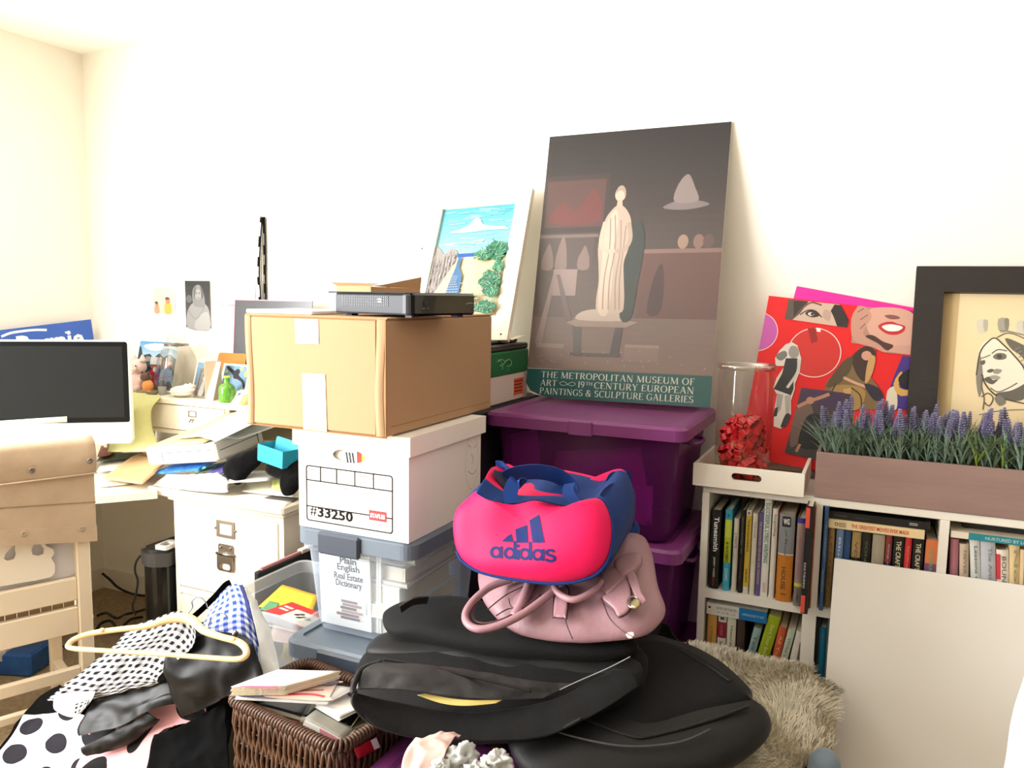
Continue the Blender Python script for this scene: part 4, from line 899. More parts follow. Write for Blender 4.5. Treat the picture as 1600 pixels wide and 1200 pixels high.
tape([(472, 583), (508, 585), (511, 675), (474, 671)]); tape([(460, 498), (497, 499), (498, 538), (462, 537)])
MB().box((KX1-.001, KY0+.02, KZ0+.024), (KX1+.0006, KY1-.01, KZ0+.0255)).ob('crease', m_kbe, kb)
p = MB(); p.box((at(384, 486, Y=1.53).x, 1.53, KZ1+.0005), (at(487, 488, Y=1.53).x, 1.72, KZ1+.010), .002)
props(p.ob('foam_sheet', mat('white_foam', (252, 252, 252), .7)), 'thin white foam sheet lying on the left of the cardboard box', 'foam sheet')

# black set-top box
z_ = KZ1+.008; A0, A1, A2 = at(512, 488, Z=z_), at(640, 495, Z=z_), at(737, 491, Z=z_)
A1 = at(633, 494.5, Y=1.53); z_ = KZ1+.006
e1 = V((-.86, .16, 0)).normalized(); A1 = V((A1.x, A1.y, z_)); e2 = V((.26, .965, 0)).normalized()
def onray(x, y, dirv):  # length along dirv from A1 so that it projects to column x
    best = min(((abs((lambda q: 800+FPX*(q-CAM).dot(RGT)/(q-CAM).dot(FWD))(A1+dirv*k*.001)-x), k*.001) for k in range(20, 500)))
    return best[1]
L1 = onray(512, 488, e1); L2 = onray(737, 491, e2); hh = (at(640, 457, D=(A1-CAM).dot(FWD)).z-A1.z)
T = FR(A1, e2, -e1*-1 if False else e1, (0, 0, 1))
sb = thing('cable_box', 'black and grey electronic box lying on the cardboard box', 'electronics', A1+(e1*L1+e2*L2)/2)
MB(T).box((.004, 0, 0), (L2-.004, L1-.02, hh-.004), .004).ob('casing', mat('grey_casing', (72, 75, 82), .5, spec=.2), sb)
MB(T).box((0, -.002, hh-.004), (L2, L1, hh), .002).ob('top_plate', m_black, sb)
# front: grey end cap, black glossy face
MB(T).box((.0, -.006, .0), (.016, L1*.0+.012, hh-.003), .004).ob('corner_strip', mat('grey_strip', (84, 86, 92), .45, spec=.25), sb)
MB(T).box((.017, -.008, -.001), (L2+.004, .010, hh-.001), .005).ob('front_panel', mat('piano_black', (14, 14, 15), .15, coat=.3), sb)
# vents on the left-hand side face (towards -Y)
Tm = FR(A1, e1, (0, 0, 1)); Tm = FR(A1+e2*.0035, e1, (0, 0, 1), -e2)
for r in range(4):
    v_ = MB(Tm)
    for k in range(26):
        x = L1*.22+L1*.60*k/26; v_.box((x, hh*.38+r*hh*.125, .0), (x+L1*.60/26*.6, hh*.38+r*hh*.125+hh*.06, .0012))
    v_.ob('vent_slots', m_black, sb)
MB(Tm).box((L1*.30, hh*.66, .0013), (L1*.345, hh*.71, .0016)).box((L1*.30, hh*.54, .0013), (L1*.345, hh*.59, .0016)).ob('bright_slot', m_paper, sb)
Tf = FR(A1-e1*.0085, e2, (0, 0, 1), -e1)
MB(Tf).lathe([(.0065, 0), (.0065, .0008), (.005, .001)], (L2*.24, hh*.52, 0), 18).ob('power_button', m_black, sb)
MB(Tf).box((L2*.20, hh*.28, 0), (L2*.235, hh*.31, .0006)).box((L2*.27, hh*.30, 0), (L2*.30, hh*.33, .0006)).ob('button_mark', mat('grey_mark', (120, 120, 122), .5), sb)
MB(Tf).tube(crv([(L2*.86, hh*.50, .0006), (L2*.89, hh*.53, .0006), (L2*.93, hh*.55, .0006), (L2*.97, hh*.54, .0006)], 12), .0008, 5).ob('logo_swoosh', mat('silver_mark', (160, 160, 164), .4), sb)
for x, y in ((.03, .01), (L2-.04, .01), (.03, L1-.05), (L2-.04, L1-.05)): MB(T).box((x, y, -.006), (x+.02, y+.02, 0)).ob('foot', m_black, sb)
# small open carton behind it
ca, cb_, cc = at(526, 468, Y=1.75), at(577, 468, Y=1.75), at(640, 462, Y=2.0)
ht = at(577, 447, Y=1.75).z
t = thing('small_carton', 'small open brown carton behind the black electronic box', 'box', ((ca.x+cb_.x)/2, 1.85, KZ1+.001))
x0, x1 = ca.x, cb_.x+.005; y0, y1 = 1.75, 2.0; zc0 = KZ1+.001; th = .003
MB().box((x0, y0, zc0), (x1, y0+th, ht)).box((x0, y1-th, zc0), (x1, y1, ht+.0)).box((x0, y0+th, zc0), (x0+th, y1-th, ht)).box((x1-th, y0+th, zc0), (x1, y1-th, ht-.003)).box((x0+th, y0+th, zc0), (x1-th, y1-th, zc0+th)).ob('body', m_kb, t)
fl = MB(); fl.add([(x1, y0, ht), (x1, y1, ht-.004), (x1+.004, y1, ht+.030), (x1+.002, y0+.05, ht+.004)], [(0, 1, 2, 3)]); solid(fl.ob('flap', m_kb, t), .002)
fl = MB(); fl.add([(x0, y0, ht), (x1, y0, ht), (x1+.03, y0-.005, ht+.006), (x0-.01, y0-.012, ht+.008)], [(0, 1, 2, 3)]); solid(fl.ob('flap', m_kb, t), .002)

# ================================================================== purple bins, beach painting, museum poster
m_pur = clear('purple_plastic', (124, 40, 122), .30, .22, (186, 104, 184), .4); m_purl = mat('purple_lid', (126, 54, 118), .35, coat=.1, var=(6, .05))
def purple_bin(x0, x1, y0, y1, z0, z1, label, handle=True):
    t = thing('purple_bin', label, 'storage bin', ((x0+x1)/2, (y0+y1)/2, z0), 'translucent purple storage bins'); zt = z1-.03; n = 6
    def ring(z, g): return [(x, y, z) for x, y in rrect(x0+g, y0+g, x1-g, y1-g, .035, n)]
    R = [ring(z0+.001, .055), ring(z0+.02, .050), ring(zt-.02, .028), ring(zt, .026)]; m = len(R[0])
    fs = [(i*m+k, i*m+(k+1) % m, (i+1)*m+(k+1) % m, (i+1)*m+k) for i in range(3) for k in range(m)]+[list(range(m))]
    MB().add(sum(R, []), fs).ob('tub', m_pur, t)
    R = [ring(zt-.010, 0), ring(z1-.01, 0), ring(z1-.002, .006), ring(z1, .016), ring(z1, .04), ring(z1-.006, .05)]
    fs = [(i*m+k, i*m+(k+1) % m, (i+1)*m+(k+1) % m, (i+1)*m+k) for i in range(5) for k in range(m)]+[list(range(5*m, 6*m))]
    MB().add(sum(R, []), fs).ob('lid', m_purl, t)
    xm = x0+(x1-x0)*.45; MB().box((xm, y0-.006, zt-.016), (xm+.07, y0+.004, z1-.004), .003).ob('latch', m_purl, t)
    if handle:
        yc = (y0+y1)/2-.10
        MB().tube(crv([(x1-.028, yc, zt-.03), (x1+.002, yc+.005, zt-.034), (x1+.008, yc+.05, zt-.036), (x1+.002, yc+.10, zt-.034), (x1-.028, yc+.105, zt-.03)], 20), .006, 8).ob('handle', mat('purple_handle', (92, 30, 96), .4), t)
    return t
QX0, QX1, QY0, QY1 = -1.03, -.435, 2.055, 2.52
purple_bin(QX0, QX1, QY0, QY1, .775, 1.108, 'translucent purple bin with lid, topmost under the museum poster')
purple_bin(QX0, QX1-.0, QY0-.0, QY1, .40, .772, 'translucent purple bin, second of the stack beside the bookcase')
purple_bin(QX0, QX1-.0, QY0-.0, QY1, .02, .397, 'translucent purple bin at the bottom of its stack beside the bookcase', False)
mpk = mat('bin_paper', (244, 214, 236), .8)
for k, (px, Yd) in enumerate((([(850, 800), (870, 705), (1000, 700), (1020, 800)], 2.19), ([(870, 830), (890, 765), (960, 745), (1010, 830)], 2.165), ([(955, 830), (960, 755), (1020, 760), (1018, 832)], 2.175), ([(780, 760), (790, 680), (840, 670), (846, 760)], 2.18))):
    pts = [at(x, y, Y=Yd) for x, y in px]; pts[0].z = max(pts[0].z, .80); pts[3].z = max(pts[3].z, .80)
    o = sheet('packed_paper', pts, mpk, .001, None, 6, 6, .012, 8, k); props(o, ('wide crumpled sheet behind the others inside the purple bin', 'slanting paper inside the purple bin above the duffel bag', 'upright paper at the right end inside the purple bin', 'upright card at the left end inside the purple bin')[k], 'paper', 'papers inside the purple bin')
# things under the painting: their right hand sides show beside the cardboard box
sx1 = -1.05; sx0 = -1.40; sy0 = 2.03; sy1 = at(824, 600, X=sx1).y; zq = 1.1085
sup = thing('storage_tote', 'dark storage tote between the desk and the purple bins under the painting', 'storage bin', (-1.2, 2.3, 0))
MB().box((-1.44, 1.99, 0), (-1.045, 2.54, 1.08), .02).ob('tub', mat('dark_tote', (40, 34, 44), .5), sup); MB().box((-1.45, 1.98, 1.08), (-1.04, 2.55, 1.107), .01).ob('lid', mat('dark_tote_lid', (34, 30, 38), .5), sup)
zq0 = at(790, 612, X=sx1).z
z1_ = at(790, 586, X=sx1).z; z2_ = at(790, 549, X=sx1).z
t = thing('label_carton', 'white carton with orange side label under the green box', 'box', ((sx0+sx1)/2, 2.25, zq))
MB().box((sx0, sy0, zq), (sx1, sy1, z1_), .004).ob('body', mat('white_carton', (222, 206, 192), .7), t)
p0, p1 = at(803, 592, X=sx1), at(817, 614, X=sx1); MB().box((sx1-.001, p0.y, p1.z), (sx1+.001, p1.y, p0.z)).ob('orange_label', mat('orange_label', (222, 96, 58), .5), t)
for k in range(4):
    z = p0.z-(p0.z-p1.z)*(.2+.2*k); MB().box((sx1+.001, p0.y+.004, z), (sx1+.0016, p1.y-.008-.006*(k % 2), z+.0028)).ob('print_line', m_ink, t)
t = thing('green_box', 'dark green box with pale scribbles under the black tray', 'box', ((sx0+sx1)/2, 2.25, z1_))
MB().box((sx0, sy0, z1_+.0005), (sx1+.003, sy1, z2_), .004).ob('body', mat('bottle_green', (18, 104, 56), .5, var=(8, .1)), t)
for pts in ([(777, 566), (783, 562), (790, 565)], [(781, 572), (785, 570), (785, 577)], [(786, 570), (793, 562), (799, 564), (798, 571), (792, 572)], [(794, 574), (795, 579)], [(778, 562), (786, 568)]):
    MB().tube(crv([at(x, y, X=sx1+.0035) for x, y in pts], 10), .0012, 4).ob('chalk_mark', mat('pale_green', (150, 190, 160), .8), t)
zt3 = z2_
for k, (lb, xr_, th_, c_) in enumerate((('flat black tray lying on the green box under the painting', sx1+.0, .020, (30, 28, 32)), ('thin black folder lying on the black tray under the painting', sx1-.03, .014, (18, 18, 20)))):
    t = thing('flat_case', lb, 'case', ((sx0+xr_)/2, 2.28, zt3)); MB().box((sx0, sy0, zt3+.0005), (xr_, sy1-.02*k, zt3+th_), .004).ob('shell', mat('case_black%d' % k, c_, .4), t)
    MB().box((xr_-.001, sy0+.004, zt3+th_*.45), (xr_+.001, sy1-.02*k-.004, zt3+th_*.55)).ob('seam', m_chrome, t); zt3 += th_
cardp = sheet('cream_card', [at(800, 531, Y=2.25), at(822, 524, Y=2.36), at(812, 524, Y=2.4), at(795, 529, Y=2.3)], mat('cream_note', (244, 236, 208)), .001, None, 2, 2, 0)
props(cardp, 'cream card corner sticking out under the painting frame', 'card')
# beach painting
TRp = at(832, 293, Y=2.50); BRp = at(797, 527, Y=2.26); BRp.z = zt3+.002
TLp = at(672, 309, Y=2.50); ux = (TRp-TLp).normalized(); uy = (TRp-BRp); hgt = uy.length
uy = (uy-ux*uy.dot(ux)).normalized(); wdt = (TRp-TLp).length; nz = ux.cross(uy).normalized()
T = FR(TRp-uy*hgt-ux*wdt, ux, uy, nz)
def tuv(x, y, dz=0): p = at(x, y, O=T.to_translation()+nz*dz, N=nz)-T.to_translation(); return (p.dot(ux), p.dot(uy))
i_tl, i_tr, i_bl = tuv(688, 322), tuv(802, 321), tuv(652, 540)
ix0, ix1, iy1, iy0 = (i_tl[0]+i_bl[0])/2, (i_tr[0]+tuv(779, 486)[0])/2, (i_tl[1]+i_tr[1])/2, .085
pa = thing('beach_painting', 'beach path painting in a white weathered frame leaning on the wall', 'painting', (T @ V((wdt/2, 0, 0))))
m_dist = mat('weathered_white', (242, 234, 214), .75, spec=.2, var=(9, .10, (6, 6, .6)), bump=(30, .25, (8, 8, .5)))
fth = .022
for q in ([(0, 0), (wdt, 0), (ix1, iy0), (ix0, iy0)], [(0, hgt), (ix0, iy1), (ix1, iy1), (wdt, hgt)], [(0, 0), (ix0, iy0), (ix0, iy1), (0, hgt)], [(wdt, 0), (wdt, hgt), (ix1, iy1), (ix1, iy0)]):
    MB(T).prism(q, -fth, 0).ob('frame_board', m_dist, pa)
T2 = T @ Matrix.Translation((ix0, iy0, -.010)); pw, ph = ix1-ix0, iy1-iy0
MB(T2).box((-.004, -.004, -.004), (pw+.004, ph+.004, 0)).ob('canvas', m_paper, pa)
a = Art(T2, pw, ph, gain=.84); R_ = random.Random(3)
a.grad(0, .52, 1, 1, (176, 226, 232), (92, 196, 222), 12)
for _ in range(60):
    x, y = R_.random(), .56+.42*R_.random(); a.line([(x, y), (min(1, x+.12+.12*R_.random()), y+R_.uniform(-.012, .012))], .004, (R_.randint(110, 190), R_.randint(202, 230), R_.randint(222, 238)), 4)
a.poly([(.16, .775), (.3, .80), (.40, .83), (.46, .88), (.50, .895), (.55, .88), (.60, .83), (.72, .81), (.9, .79), (.95, .77), (.7, .775), (.4, .765)], (246, 250, 252), 40); a.poly([(.05, .66), (.2, .675), (.3, .67), (.2, .655)], (240, 248, 250), 16); a.poly([(.5, .68), (.65, .69), (.62, .675)], (240, 248, 250), 12)
a.rect(.0, .535, 1, .57, (34, 96, 184)); a.rect(0, .515, 1, .536, (226, 234, 236)); a.rect(0, 0, 1, .52, (244, 228, 184))
a.poly([(0, .60), (.06, .63), (.14, .575), (.22, .62), (.30, .60), (.33, .55), (.30, .48), (.12, .24), (0, .10)], (176, 168, 166), 36)
for _ in range(150):
    x = R_.random()*.31; y0_ = .12+x*1.15; y = y0_+R_.random()*(.58-y0_)*.8; c_ = R_.randint(140, 214); a.line([(x, y), (x+.006, y+.05*R_.random()+.02)], .0018, (c_, c_-6, c_-6))
for k in range(7): a.line([(.02+.045*k, .14+.05*k), (.025+.045*k, .56-.002*k)], .002, (196, 190, 186))
a.poly([(.20, .0), (.50, .0), (.46, .2), (.46, .36), (.40, .44), (.41, .53), (.36, .53), (.35, .44), (.30, .30), (.26, .14)], (74, 124, 176))
for k in range(15):
    y = .02+.032*k*(1-.018*k); w0 = .24-.010*k; xc_ = .35+.012*sin(k)
    for q in range(4):
        x = xc_-w0/2+w0*(q+.1)/4; a.line([(x, y), (x+w0/5, y+.004)], .0028-.0001*k, (216, 224, 222))
def bush(cx, cy, rx, ry, n, seed):
    r2 = random.Random(seed); a.poly([(cx+rx*cos(t_)*(1+.15*sin(5*t_+seed)), cy+ry*sin(t_)*(1+.15*sin(4*t_))) for t_ in [2*pi*k/26 for k in range(26)]], (58, 140, 104))
    for _ in range(n):
        t_ = r2.random()*2*pi; q = sqrt(r2.random()); x, y = cx+rx*q*cos(t_), cy+ry*q*sin(t_); dx, dy = r2.uniform(-.05, .05), r2.uniform(-.01, .035)
        a.line([(x, y), (max(0, min(1, x+dx)), max(0, y+dy))], .0028, r2.choice([(40, 112, 84), (84, 164, 118), (120, 190, 140), (66, 150, 116), (150, 204, 164), (44, 128, 110)]))
bush(.86, .565, .14, .085, 80, 1); bush(.70, .525, .12, .045, 50, 2); bush(.93, .42, .07, .05, 30, 3); bush(.86, .30, .14, .08, 90, 4); bush(.90, .20, .1, .055, 50, 5); bush(.62, .14, .09, .035, 40, 6); bush(.86, .06, .14, .055, 60, 7)
for _ in range(30): a.disc(R_.uniform(.74, .98), R_.uniform(.02, .36), .008, (206, 160, 190), 6)
for _ in range(40):
    x, y = R_.uniform(.48, .75), R_.uniform(.1, .5); a.line([(x, y), (x+.05, y+.004)], .002, (236, 214, 168) if R_.random() < .5 else (250, 240, 206))
mprt = mat('oil_paint', None, .5, bump=(150, .15)); a.ob('painted_scene', mprt, pa)
MB(T).ball((.012, hgt*.63, 0), .003, 5).ball((wdt-.024, .02, 0), .003, 5).ob('nail_hole', m_ink, pa)

# museum poster
BLp, BRp, TLp, TRp = at(822, 619, Y=2.37), at(1110, 637, Y=2.37), at(857, 214, Y=2.564), at(1143, 190, Y=2.564)
zmin = 1.1095
ux = ((BRp-BLp).normalized()+(TRp-TLp).normalized()).normalized(); uy = ((TLp-BLp).normalized()+(TRp-BRp).normalized()); uy = (uy-ux*uy.dot(ux)).normalized()
pw, ph = ((BRp-BLp).length+(TRp-TLp).length)/2, ((TLp-BLp).length+(TRp-BRp).length)/2
cen = (BLp+BRp+TLp+TRp)/4; T = FR(cen-ux*pw/2-uy*ph/2, ux, uy); low = (T @ V((0, 0, 0))).z
po = thing('museum_poster', 'tall dark museum poster board with green text band on purple bin', 'poster', T @ V((pw/2, 0, 0)))
prof = [(.0, .04)]+[(pw*k/14*.5, .012*(1-k/6)**2 if k < 6 else 0) for k in range(1, 15)]
brd = [(0, .042*1), (.010, .020), (.028, .010), (.06, .004), (.10, 0), (pw, 0), (pw, ph), (0, ph)]
MB(T).prism(brd, -.005, 0).ob('board', mat('foam_board', (226, 222, 214), .8), po)
a = Art(T, pw, ph)
bandh = .104
a.poly([(.0, .05), (.03, .022), (.10, .005), (.16, 0), (1, 0), (1, bandh+.006), (0, bandh)], (28, 86, 84))
# upper picture: a plain studio interior with one pale statue, our own generic design
a.grad(0, bandh+.002, 1, 1, (112, 96, 90), (44, 42, 44), 30)
a.grad(0, bandh+.004, 1, .30, (128, 110, 100), (112, 94, 90), 8)
a.rect(0, .62, .38, .84, (66, 58, 58)); a.rect(.02, .64, .36, .82, (88, 66, 64)); a.poly([(.05, .66), (.12, .74), (.2, .70), (.3, .79), (.34, .66)], (104, 62, 60), 14)
a.rect(0, .47, .32, .615, (84, 74, 72)); a.rect(0, .60, .34, .612, (112, 98, 92))
for x, hh_ in ((.06, .10), (.14, .13), (.27, .09)): a.poly([(x-.03, .48), (x-.035, .52), (x-.02, .48+hh_*.7), (x, .48+hh_), (x+.02, .48+hh_*.7), (x+.03, .52), (x+.03, .48)], (122, 104, 99), 16)
a.rect(.58, .30, 1, .55, (96, 72, 68)); a.rect(.58, .535, 1, .55, (124, 100, 94)); a.poly([(.64, .32), (.66, .44), (.70, .5), (.72, .42), (.71, .32)], (72, 56, 56), 12)
for x, c_ in ((.80, (144, 120, 108)), (.88, (124, 98, 90)), (.93, (92, 74, 72))): a.disc(x, .575, .028, c_, 16, ry=.026)
a.poly([(.68, .70), (.76, .725), (.86, .722), (.92, .705), (.80, .69)], (118, 108, 108), 20); a.poly([(.74, .72), (.75, .78), (.80, .82), (.84, .77), (.86, .72)], (132, 120, 118), 18)
for x0_, y0_, x1_, y1_, c_ in ((.04, .12, .20, .20, (122, 104, 98)), (.04, .185, .20, .20, (142, 122, 114)), (.54, .145, .72, .20, (132, 112, 104)), (.54, .195, .72, .205, (150, 128, 118)), (.10, .38, .24, .48, (138, 120, 116))): a.rect(x0_, y0_, x1_, y1_, c_)
a.poly([(.03, .20), (.10, .46), (.12, .46), (.07, .20)], (136, 116, 112)); a.poly([(.2, .28), (.12, .46), (.14, .46), (.24, .28)], (104, 90, 88))
a.rect(.24, .158, .52, .17, (84, 78, 76)); a.poly([(.26, .17), (.24, .27), (.29, .27), (.30, .17)], (86, 82, 80)); a.poly([(.46, .17), (.48, .27), (.52, .27), (.51, .17)], (78, 74, 74)); a.poly([(.20, .28), (.26, .265), (.54, .265), (.60, .285), (.52, .292), (.26, .295)], (140, 122, 112))
a.poly([(.27, .29), (.27, .315), (.34, .33), (.46, .33), (.52, .315), (.52, .29)], (172, 156, 144), 18)
# a plain draped standing figure of stone, our own generic design
a.poly([(.50, .30), (.48, .45), (.50, .60), (.56, .66), (.60, .58), (.58, .42), (.56, .30)], (58, 64, 62), 22)
a.poly([(.38, .318), (.36, .36), (.365, .43), (.355, .50), (.345, .56), (.355, .62), (.375, .67), (.405, .70), (.43, .715), (.46, .715), (.49, .695), (.515, .66), (.525, .60), (.51, .545), (.495, .50), (.505, .43), (.515, .36), (.50, .318)], (176, 158, 144), 60)
a.poly([(.38, .318), (.37, .40), (.375, .50), (.37, .58), (.385, .66), (.43, .70), (.445, .64), (.43, .55), (.44, .45), (.43, .318)], (194, 176, 160), 40)
a.disc(.445, .757, .030, (190, 172, 156), 22, ry=.027); a.poly([(.418, .76), (.43, .785), (.455, .79), (.474, .77), (.47, .745), (.462, .765), (.44, .772)], (160, 142, 130), 20); a.poly([(.432, .735), (.458, .735), (.462, .712), (.428, .712)], (180, 162, 148))
for q in ([(.40, .67), (.41, .56), (.395, .44), (.40, .33)], [(.425, .68), (.44, .56), (.425, .44), (.432, .33)], [(.46, .66), (.47, .55), (.458, .44), (.47, .33)], [(.49, .64), (.485, .54), (.48, .44), (.492, .33)]): a.line(q, .004, (150, 132, 120), 14)
a.line([(.375, .655), (.36, .58), (.40, .545), (.44, .55)], .016, (188, 170, 154), 14); a.line([(.505, .65), (.52, .59), (.49, .55), (.45, .545)], .014, (164, 146, 132), 14)
for _ in range(26):
    x, y = random.random()*.96+.02, bandh+.02+random.random()*.06; a.disc(x, y, .004, (164, 148, 140), 6, ry=.002)
a.ob('printed_scene', mat('poster_print', None, .32, spec=.5), po)
m_tx = mat('band_lettering', (206, 212, 200), .6); bh_ = bandh*ph
rows = (('THE METROPOLITAN MUSEUM OF', .81), (None, .52), ('PAINTINGS & SCULPTURE GALLERIES', .23))
x0_, x1_ = pw*.085, pw*.915
for s_, y in rows:
    if s_: serif_word(s_, T, x0_, x1_, bh_*y, .0205, m_tx, po)
yy = bh_*.52
serif_word('ART', T, x0_, x0_+pw*.097, yy, .0205, m_tx, po)
serif_word('19', T, x0_+pw*.215, x0_+pw*.253, yy, .0205, m_tx, po)
serif_word('TH', T, x0_+pw*.258, x0_+pw*.296, yy+.004, .011, m_tx, po)
serif_word('CENTURY EUROPEAN', T, x1_-pw*.525, x1_, yy, .0205, m_tx, po)
fx = x0_+pw*.11
MB(T).tube(crv([(fx, yy+.001, .0014), (fx+.015, yy+.007, .0014), (fx+.03, yy-.002, .0014), (fx+.045, yy-.006, .0014), (fx+.056, yy+.001, .0014), (fx+.042, yy+.006, .0014), (fx+.026, yy-.003, .0014), (fx+.012, yy-.006, .0014), (fx+.002, yy-.001, .0014)], 40), .0008, 4).ob('flourish', m_tx, po)

# open clear bin with folders, left of the stack
OZ = .64; f0 = at(425, 962, Y=1.60)
OX0, OX1, OY0, OY1 = -1.66, -1.33, 1.60, 2.0; OZ1 = f0.z; OZ0 = OZ1-.26
ob_ = thing('open_bin', 'open clear plastic bin holding a yellow folder and red booklet', 'storage bin', ((OX0+OX1)/2, (OY0+OY1)/2, OZ0))
def rg(z, g): return [(x, y, z) for x, y in rrect(OX0+g, OY0+g, OX1-g, OY1-g, .03, 6)]
R = [rg(OZ0+.001, .035), rg(OZ0+.015, .03), rg(OZ1-.035, .014), rg(OZ1-.034, .004), rg(OZ1, .002), rg(OZ1+.003, .006), rg(OZ1, .012), rg(OZ1-.03, .016)]; m = len(R[0])
fs = [(i*m+k, i*m+(k+1) % m, (i+1)*m+(k+1) % m, (i+1)*m+k) for i in range(len(R)-1) for k in range(m)]+[list(range(m))]
MB().add(sum(R, []), fs).ob('tub', clear('frosted_plastic', (226, 230, 234), .30, .2, (246, 248, 250)), ob_)
blk = thing('storage_case', 'black storage case on the carpet under the open clear bin', 'case', ((OX0+OX1)/2, 1.8, 0))
MB().box((OX0+.0, OY0+.0, 0), (OX1-.0, OY1, OZ0-.001), .02).ob('shell', mat('matt_black', (26, 26, 28), .7), blk); MB().box((OX0+.1, OY0-.006, .12), (OX1-.1, OY0+.002, .16), .005).ob('clasp', m_chrome, blk)
def insheet(label, px, dz, m, nm, cat, seed=0, Yk=(1.66, 1.66, 1.8, 1.8), amp=.002):
    return props(sheet(nm, [at(x, y, Y=Yd) for (x, y), Yd in zip(px, Yk)], m, .0012, None, 8, 8, amp, 10, seed), label, cat)
insheet('bright yellow folder standing tilted in the open clear bin', [(404, 948), (484, 968), (497, 930), (441, 913)], 0, mat('yellow_card', (250, 206, 64), .6), 'yellow_folder', 'folder', 1, (1.70, 1.70, 1.86, 1.86))
insheet('green card edge between the yellow folder and the red booklet', [(406, 952), (430, 958), (436, 942), (421, 939)], 0, mat('green_card', (90, 150, 110), .6), 'green_card', 'card', 2, (1.685, 1.685, 1.74, 1.74))
rb = [at(412, 955, Y=1.67), at(484, 984, Y=1.64), at(497, 955, Y=1.76), at(434, 932, Y=1.78)]
tb = thing('red_booklet', 'red booklet with white picture panel in the open clear bin', 'booklet', rb[0])
x = (rb[1]-rb[0]).normalized(); y = (rb[3]-rb[0]); y = (y-x*y.dot(x)); hg = y.length; y.normalize(); L = (rb[1]-rb[0]).length
T = FR(rb[0], x, y); MB(T).box((0, 0, -.004), (L, hg, 0)).ob('cover', mat('red_cover', (196, 40, 46), .5), tb)
a = Art(T, L, hg); a.rect(.30, -.0, 1, .72, (238, 228, 200))
for cx, cy in ((.45, .45), (.5, .55), (.6, .45), (.7, .42), (.55, .35)): a.poly([(cx-.05, cy-.04), (cx, cy+.08), (cx+.06, cy+.02), (cx+.02, cy-.06)], (50, 46, 44), 8)
for k in range(2): a.rect(.06, .42+.18*k, .24, .52+.18*k, (240, 214, 206))
a.ob('print', m_print, tb)
insheet('white pages with pink edge under the red booklet in the open bin', [(420, 1000), (480, 1010), (488, 985), (428, 975)], 0, mat('pinkish_pages', (214, 190, 186), .8), 'paper', 'paper', 5, (1.65, 1.65, 1.74, 1.74))
insheet('olive yellow booklet low down in the open clear bin', [(440, 1030), (492, 1040), (496, 1010), (444, 1000)], 0, mat('olive_card', (160, 150, 90), .7), 'booklet', 'booklet', 6, (1.66, 1.66, 1.8, 1.8))
# portfolio leaning between bin and cabinet
pf = [at(404, 904, X=-1.675), at(404, 895, X=-1.675), at(492, 858, X=-1.675), at(492, 876, X=-1.675)]
t = thing('portfolio_case', 'black and pink edged portfolio standing behind the open clear bin', 'portfolio', (-1.55, 2.1, .0))
xr = .0
pA = V((pf[0].x, pf[0].y, 0)); pB = V((pf[2].x, pf[2].y, 0)); ux = (pB-pA).normalized()
T = FR(pA, ux, (0, 0, 1)); LL = (pB-pA).length+.06
zt_ = pf[1].z
MB(T).box((0, .0, -.02), (LL, zt_, 0), .004).ob('shell', mat('matt_black', (26, 26, 28)), t)
MB(T).box((.02, zt_, -.012), (LL, zt_+.008, -.004)).ob('pink_edge', mat('dusty_pink', (196, 130, 130), .6), t)
MB(T).box((LL*.62, zt_-.002, -.021), (LL*.80, zt_+.012, .001), .002).ob('label', mat('pale_label', (222, 206, 196), .6), t)
# ================================================================== bookcase
KB = 2.22; KD = .33; KT = .932
xl = at(1097, 790, Y=KB).x; xi = at(1108, 785, Y=KB).x; d1a, d1b = at(1263, 805, Y=KB).x, at(1285, 808, Y=KB).x; d2a, d2b = at(1468, 830, Y=KB).x, at(1483, 832, Y=KB).x
pit = d2a-d1a; ztop = at(1200, 780.5, Y=KB).z; s1t, s1b = at(1106, 921, Y=KB).z, at(1106, 934, Y=KB).z
s1t = min(s1t, .628); row = ztop-s1t
bc = thing('bookcase', 'white cube bookcase full of books against the wall', 'bookcase', (.3, KB+KD/2, 0))
m_bk = mat('white_laminate')
s2t = s1b-(row-.0)+.0; s2b = s2t-.018; xr = d2b+2*pit+.02
MB().box((xl, KB, ztop), (xr, KB+KD, ztop+.022), .002).ob('top_board', m_lam, bc)
MB().box((xl, KB, 0), (xi, KB+KD, ztop)).ob('side_panel', m_lam, bc)
MB().box((xr-.02, KB, 0), (xr, KB+KD, ztop)).ob('side_panel', m_lam, bc)
divs = [(d1a, d1b), (d2a, d2b), (d2a+pit, d2b+pit)]
for a, b in divs: MB().box((a, KB, .0), (b, KB+KD-.006, ztop)).ob('divider', m_lam, bc)
cells = [(xi, d1a), (d1b, d2a), (d2b, d2a+pit), (d2b+pit, xr-.02)]
for a, b in cells:
    for t_, b_ in ((s1t, s1b), (s2t, s2b), (.06, .042)): MB().box((a, KB+.001, b_), (b, KB+KD-.006, t_)).ob('shelf', m_lam, bc)
    MB().box((a, KB+.01, 0), (b, KB+.026, .042)).ob('plinth', m_lam, bc)
MB().box((xi, KB+KD-.006, 0), (xr-.02, KB+KD, ztop)).ob('back_panel', mat('bookcase_back', (206, 198, 184), .6), bc)
KTOP = ztop+.022

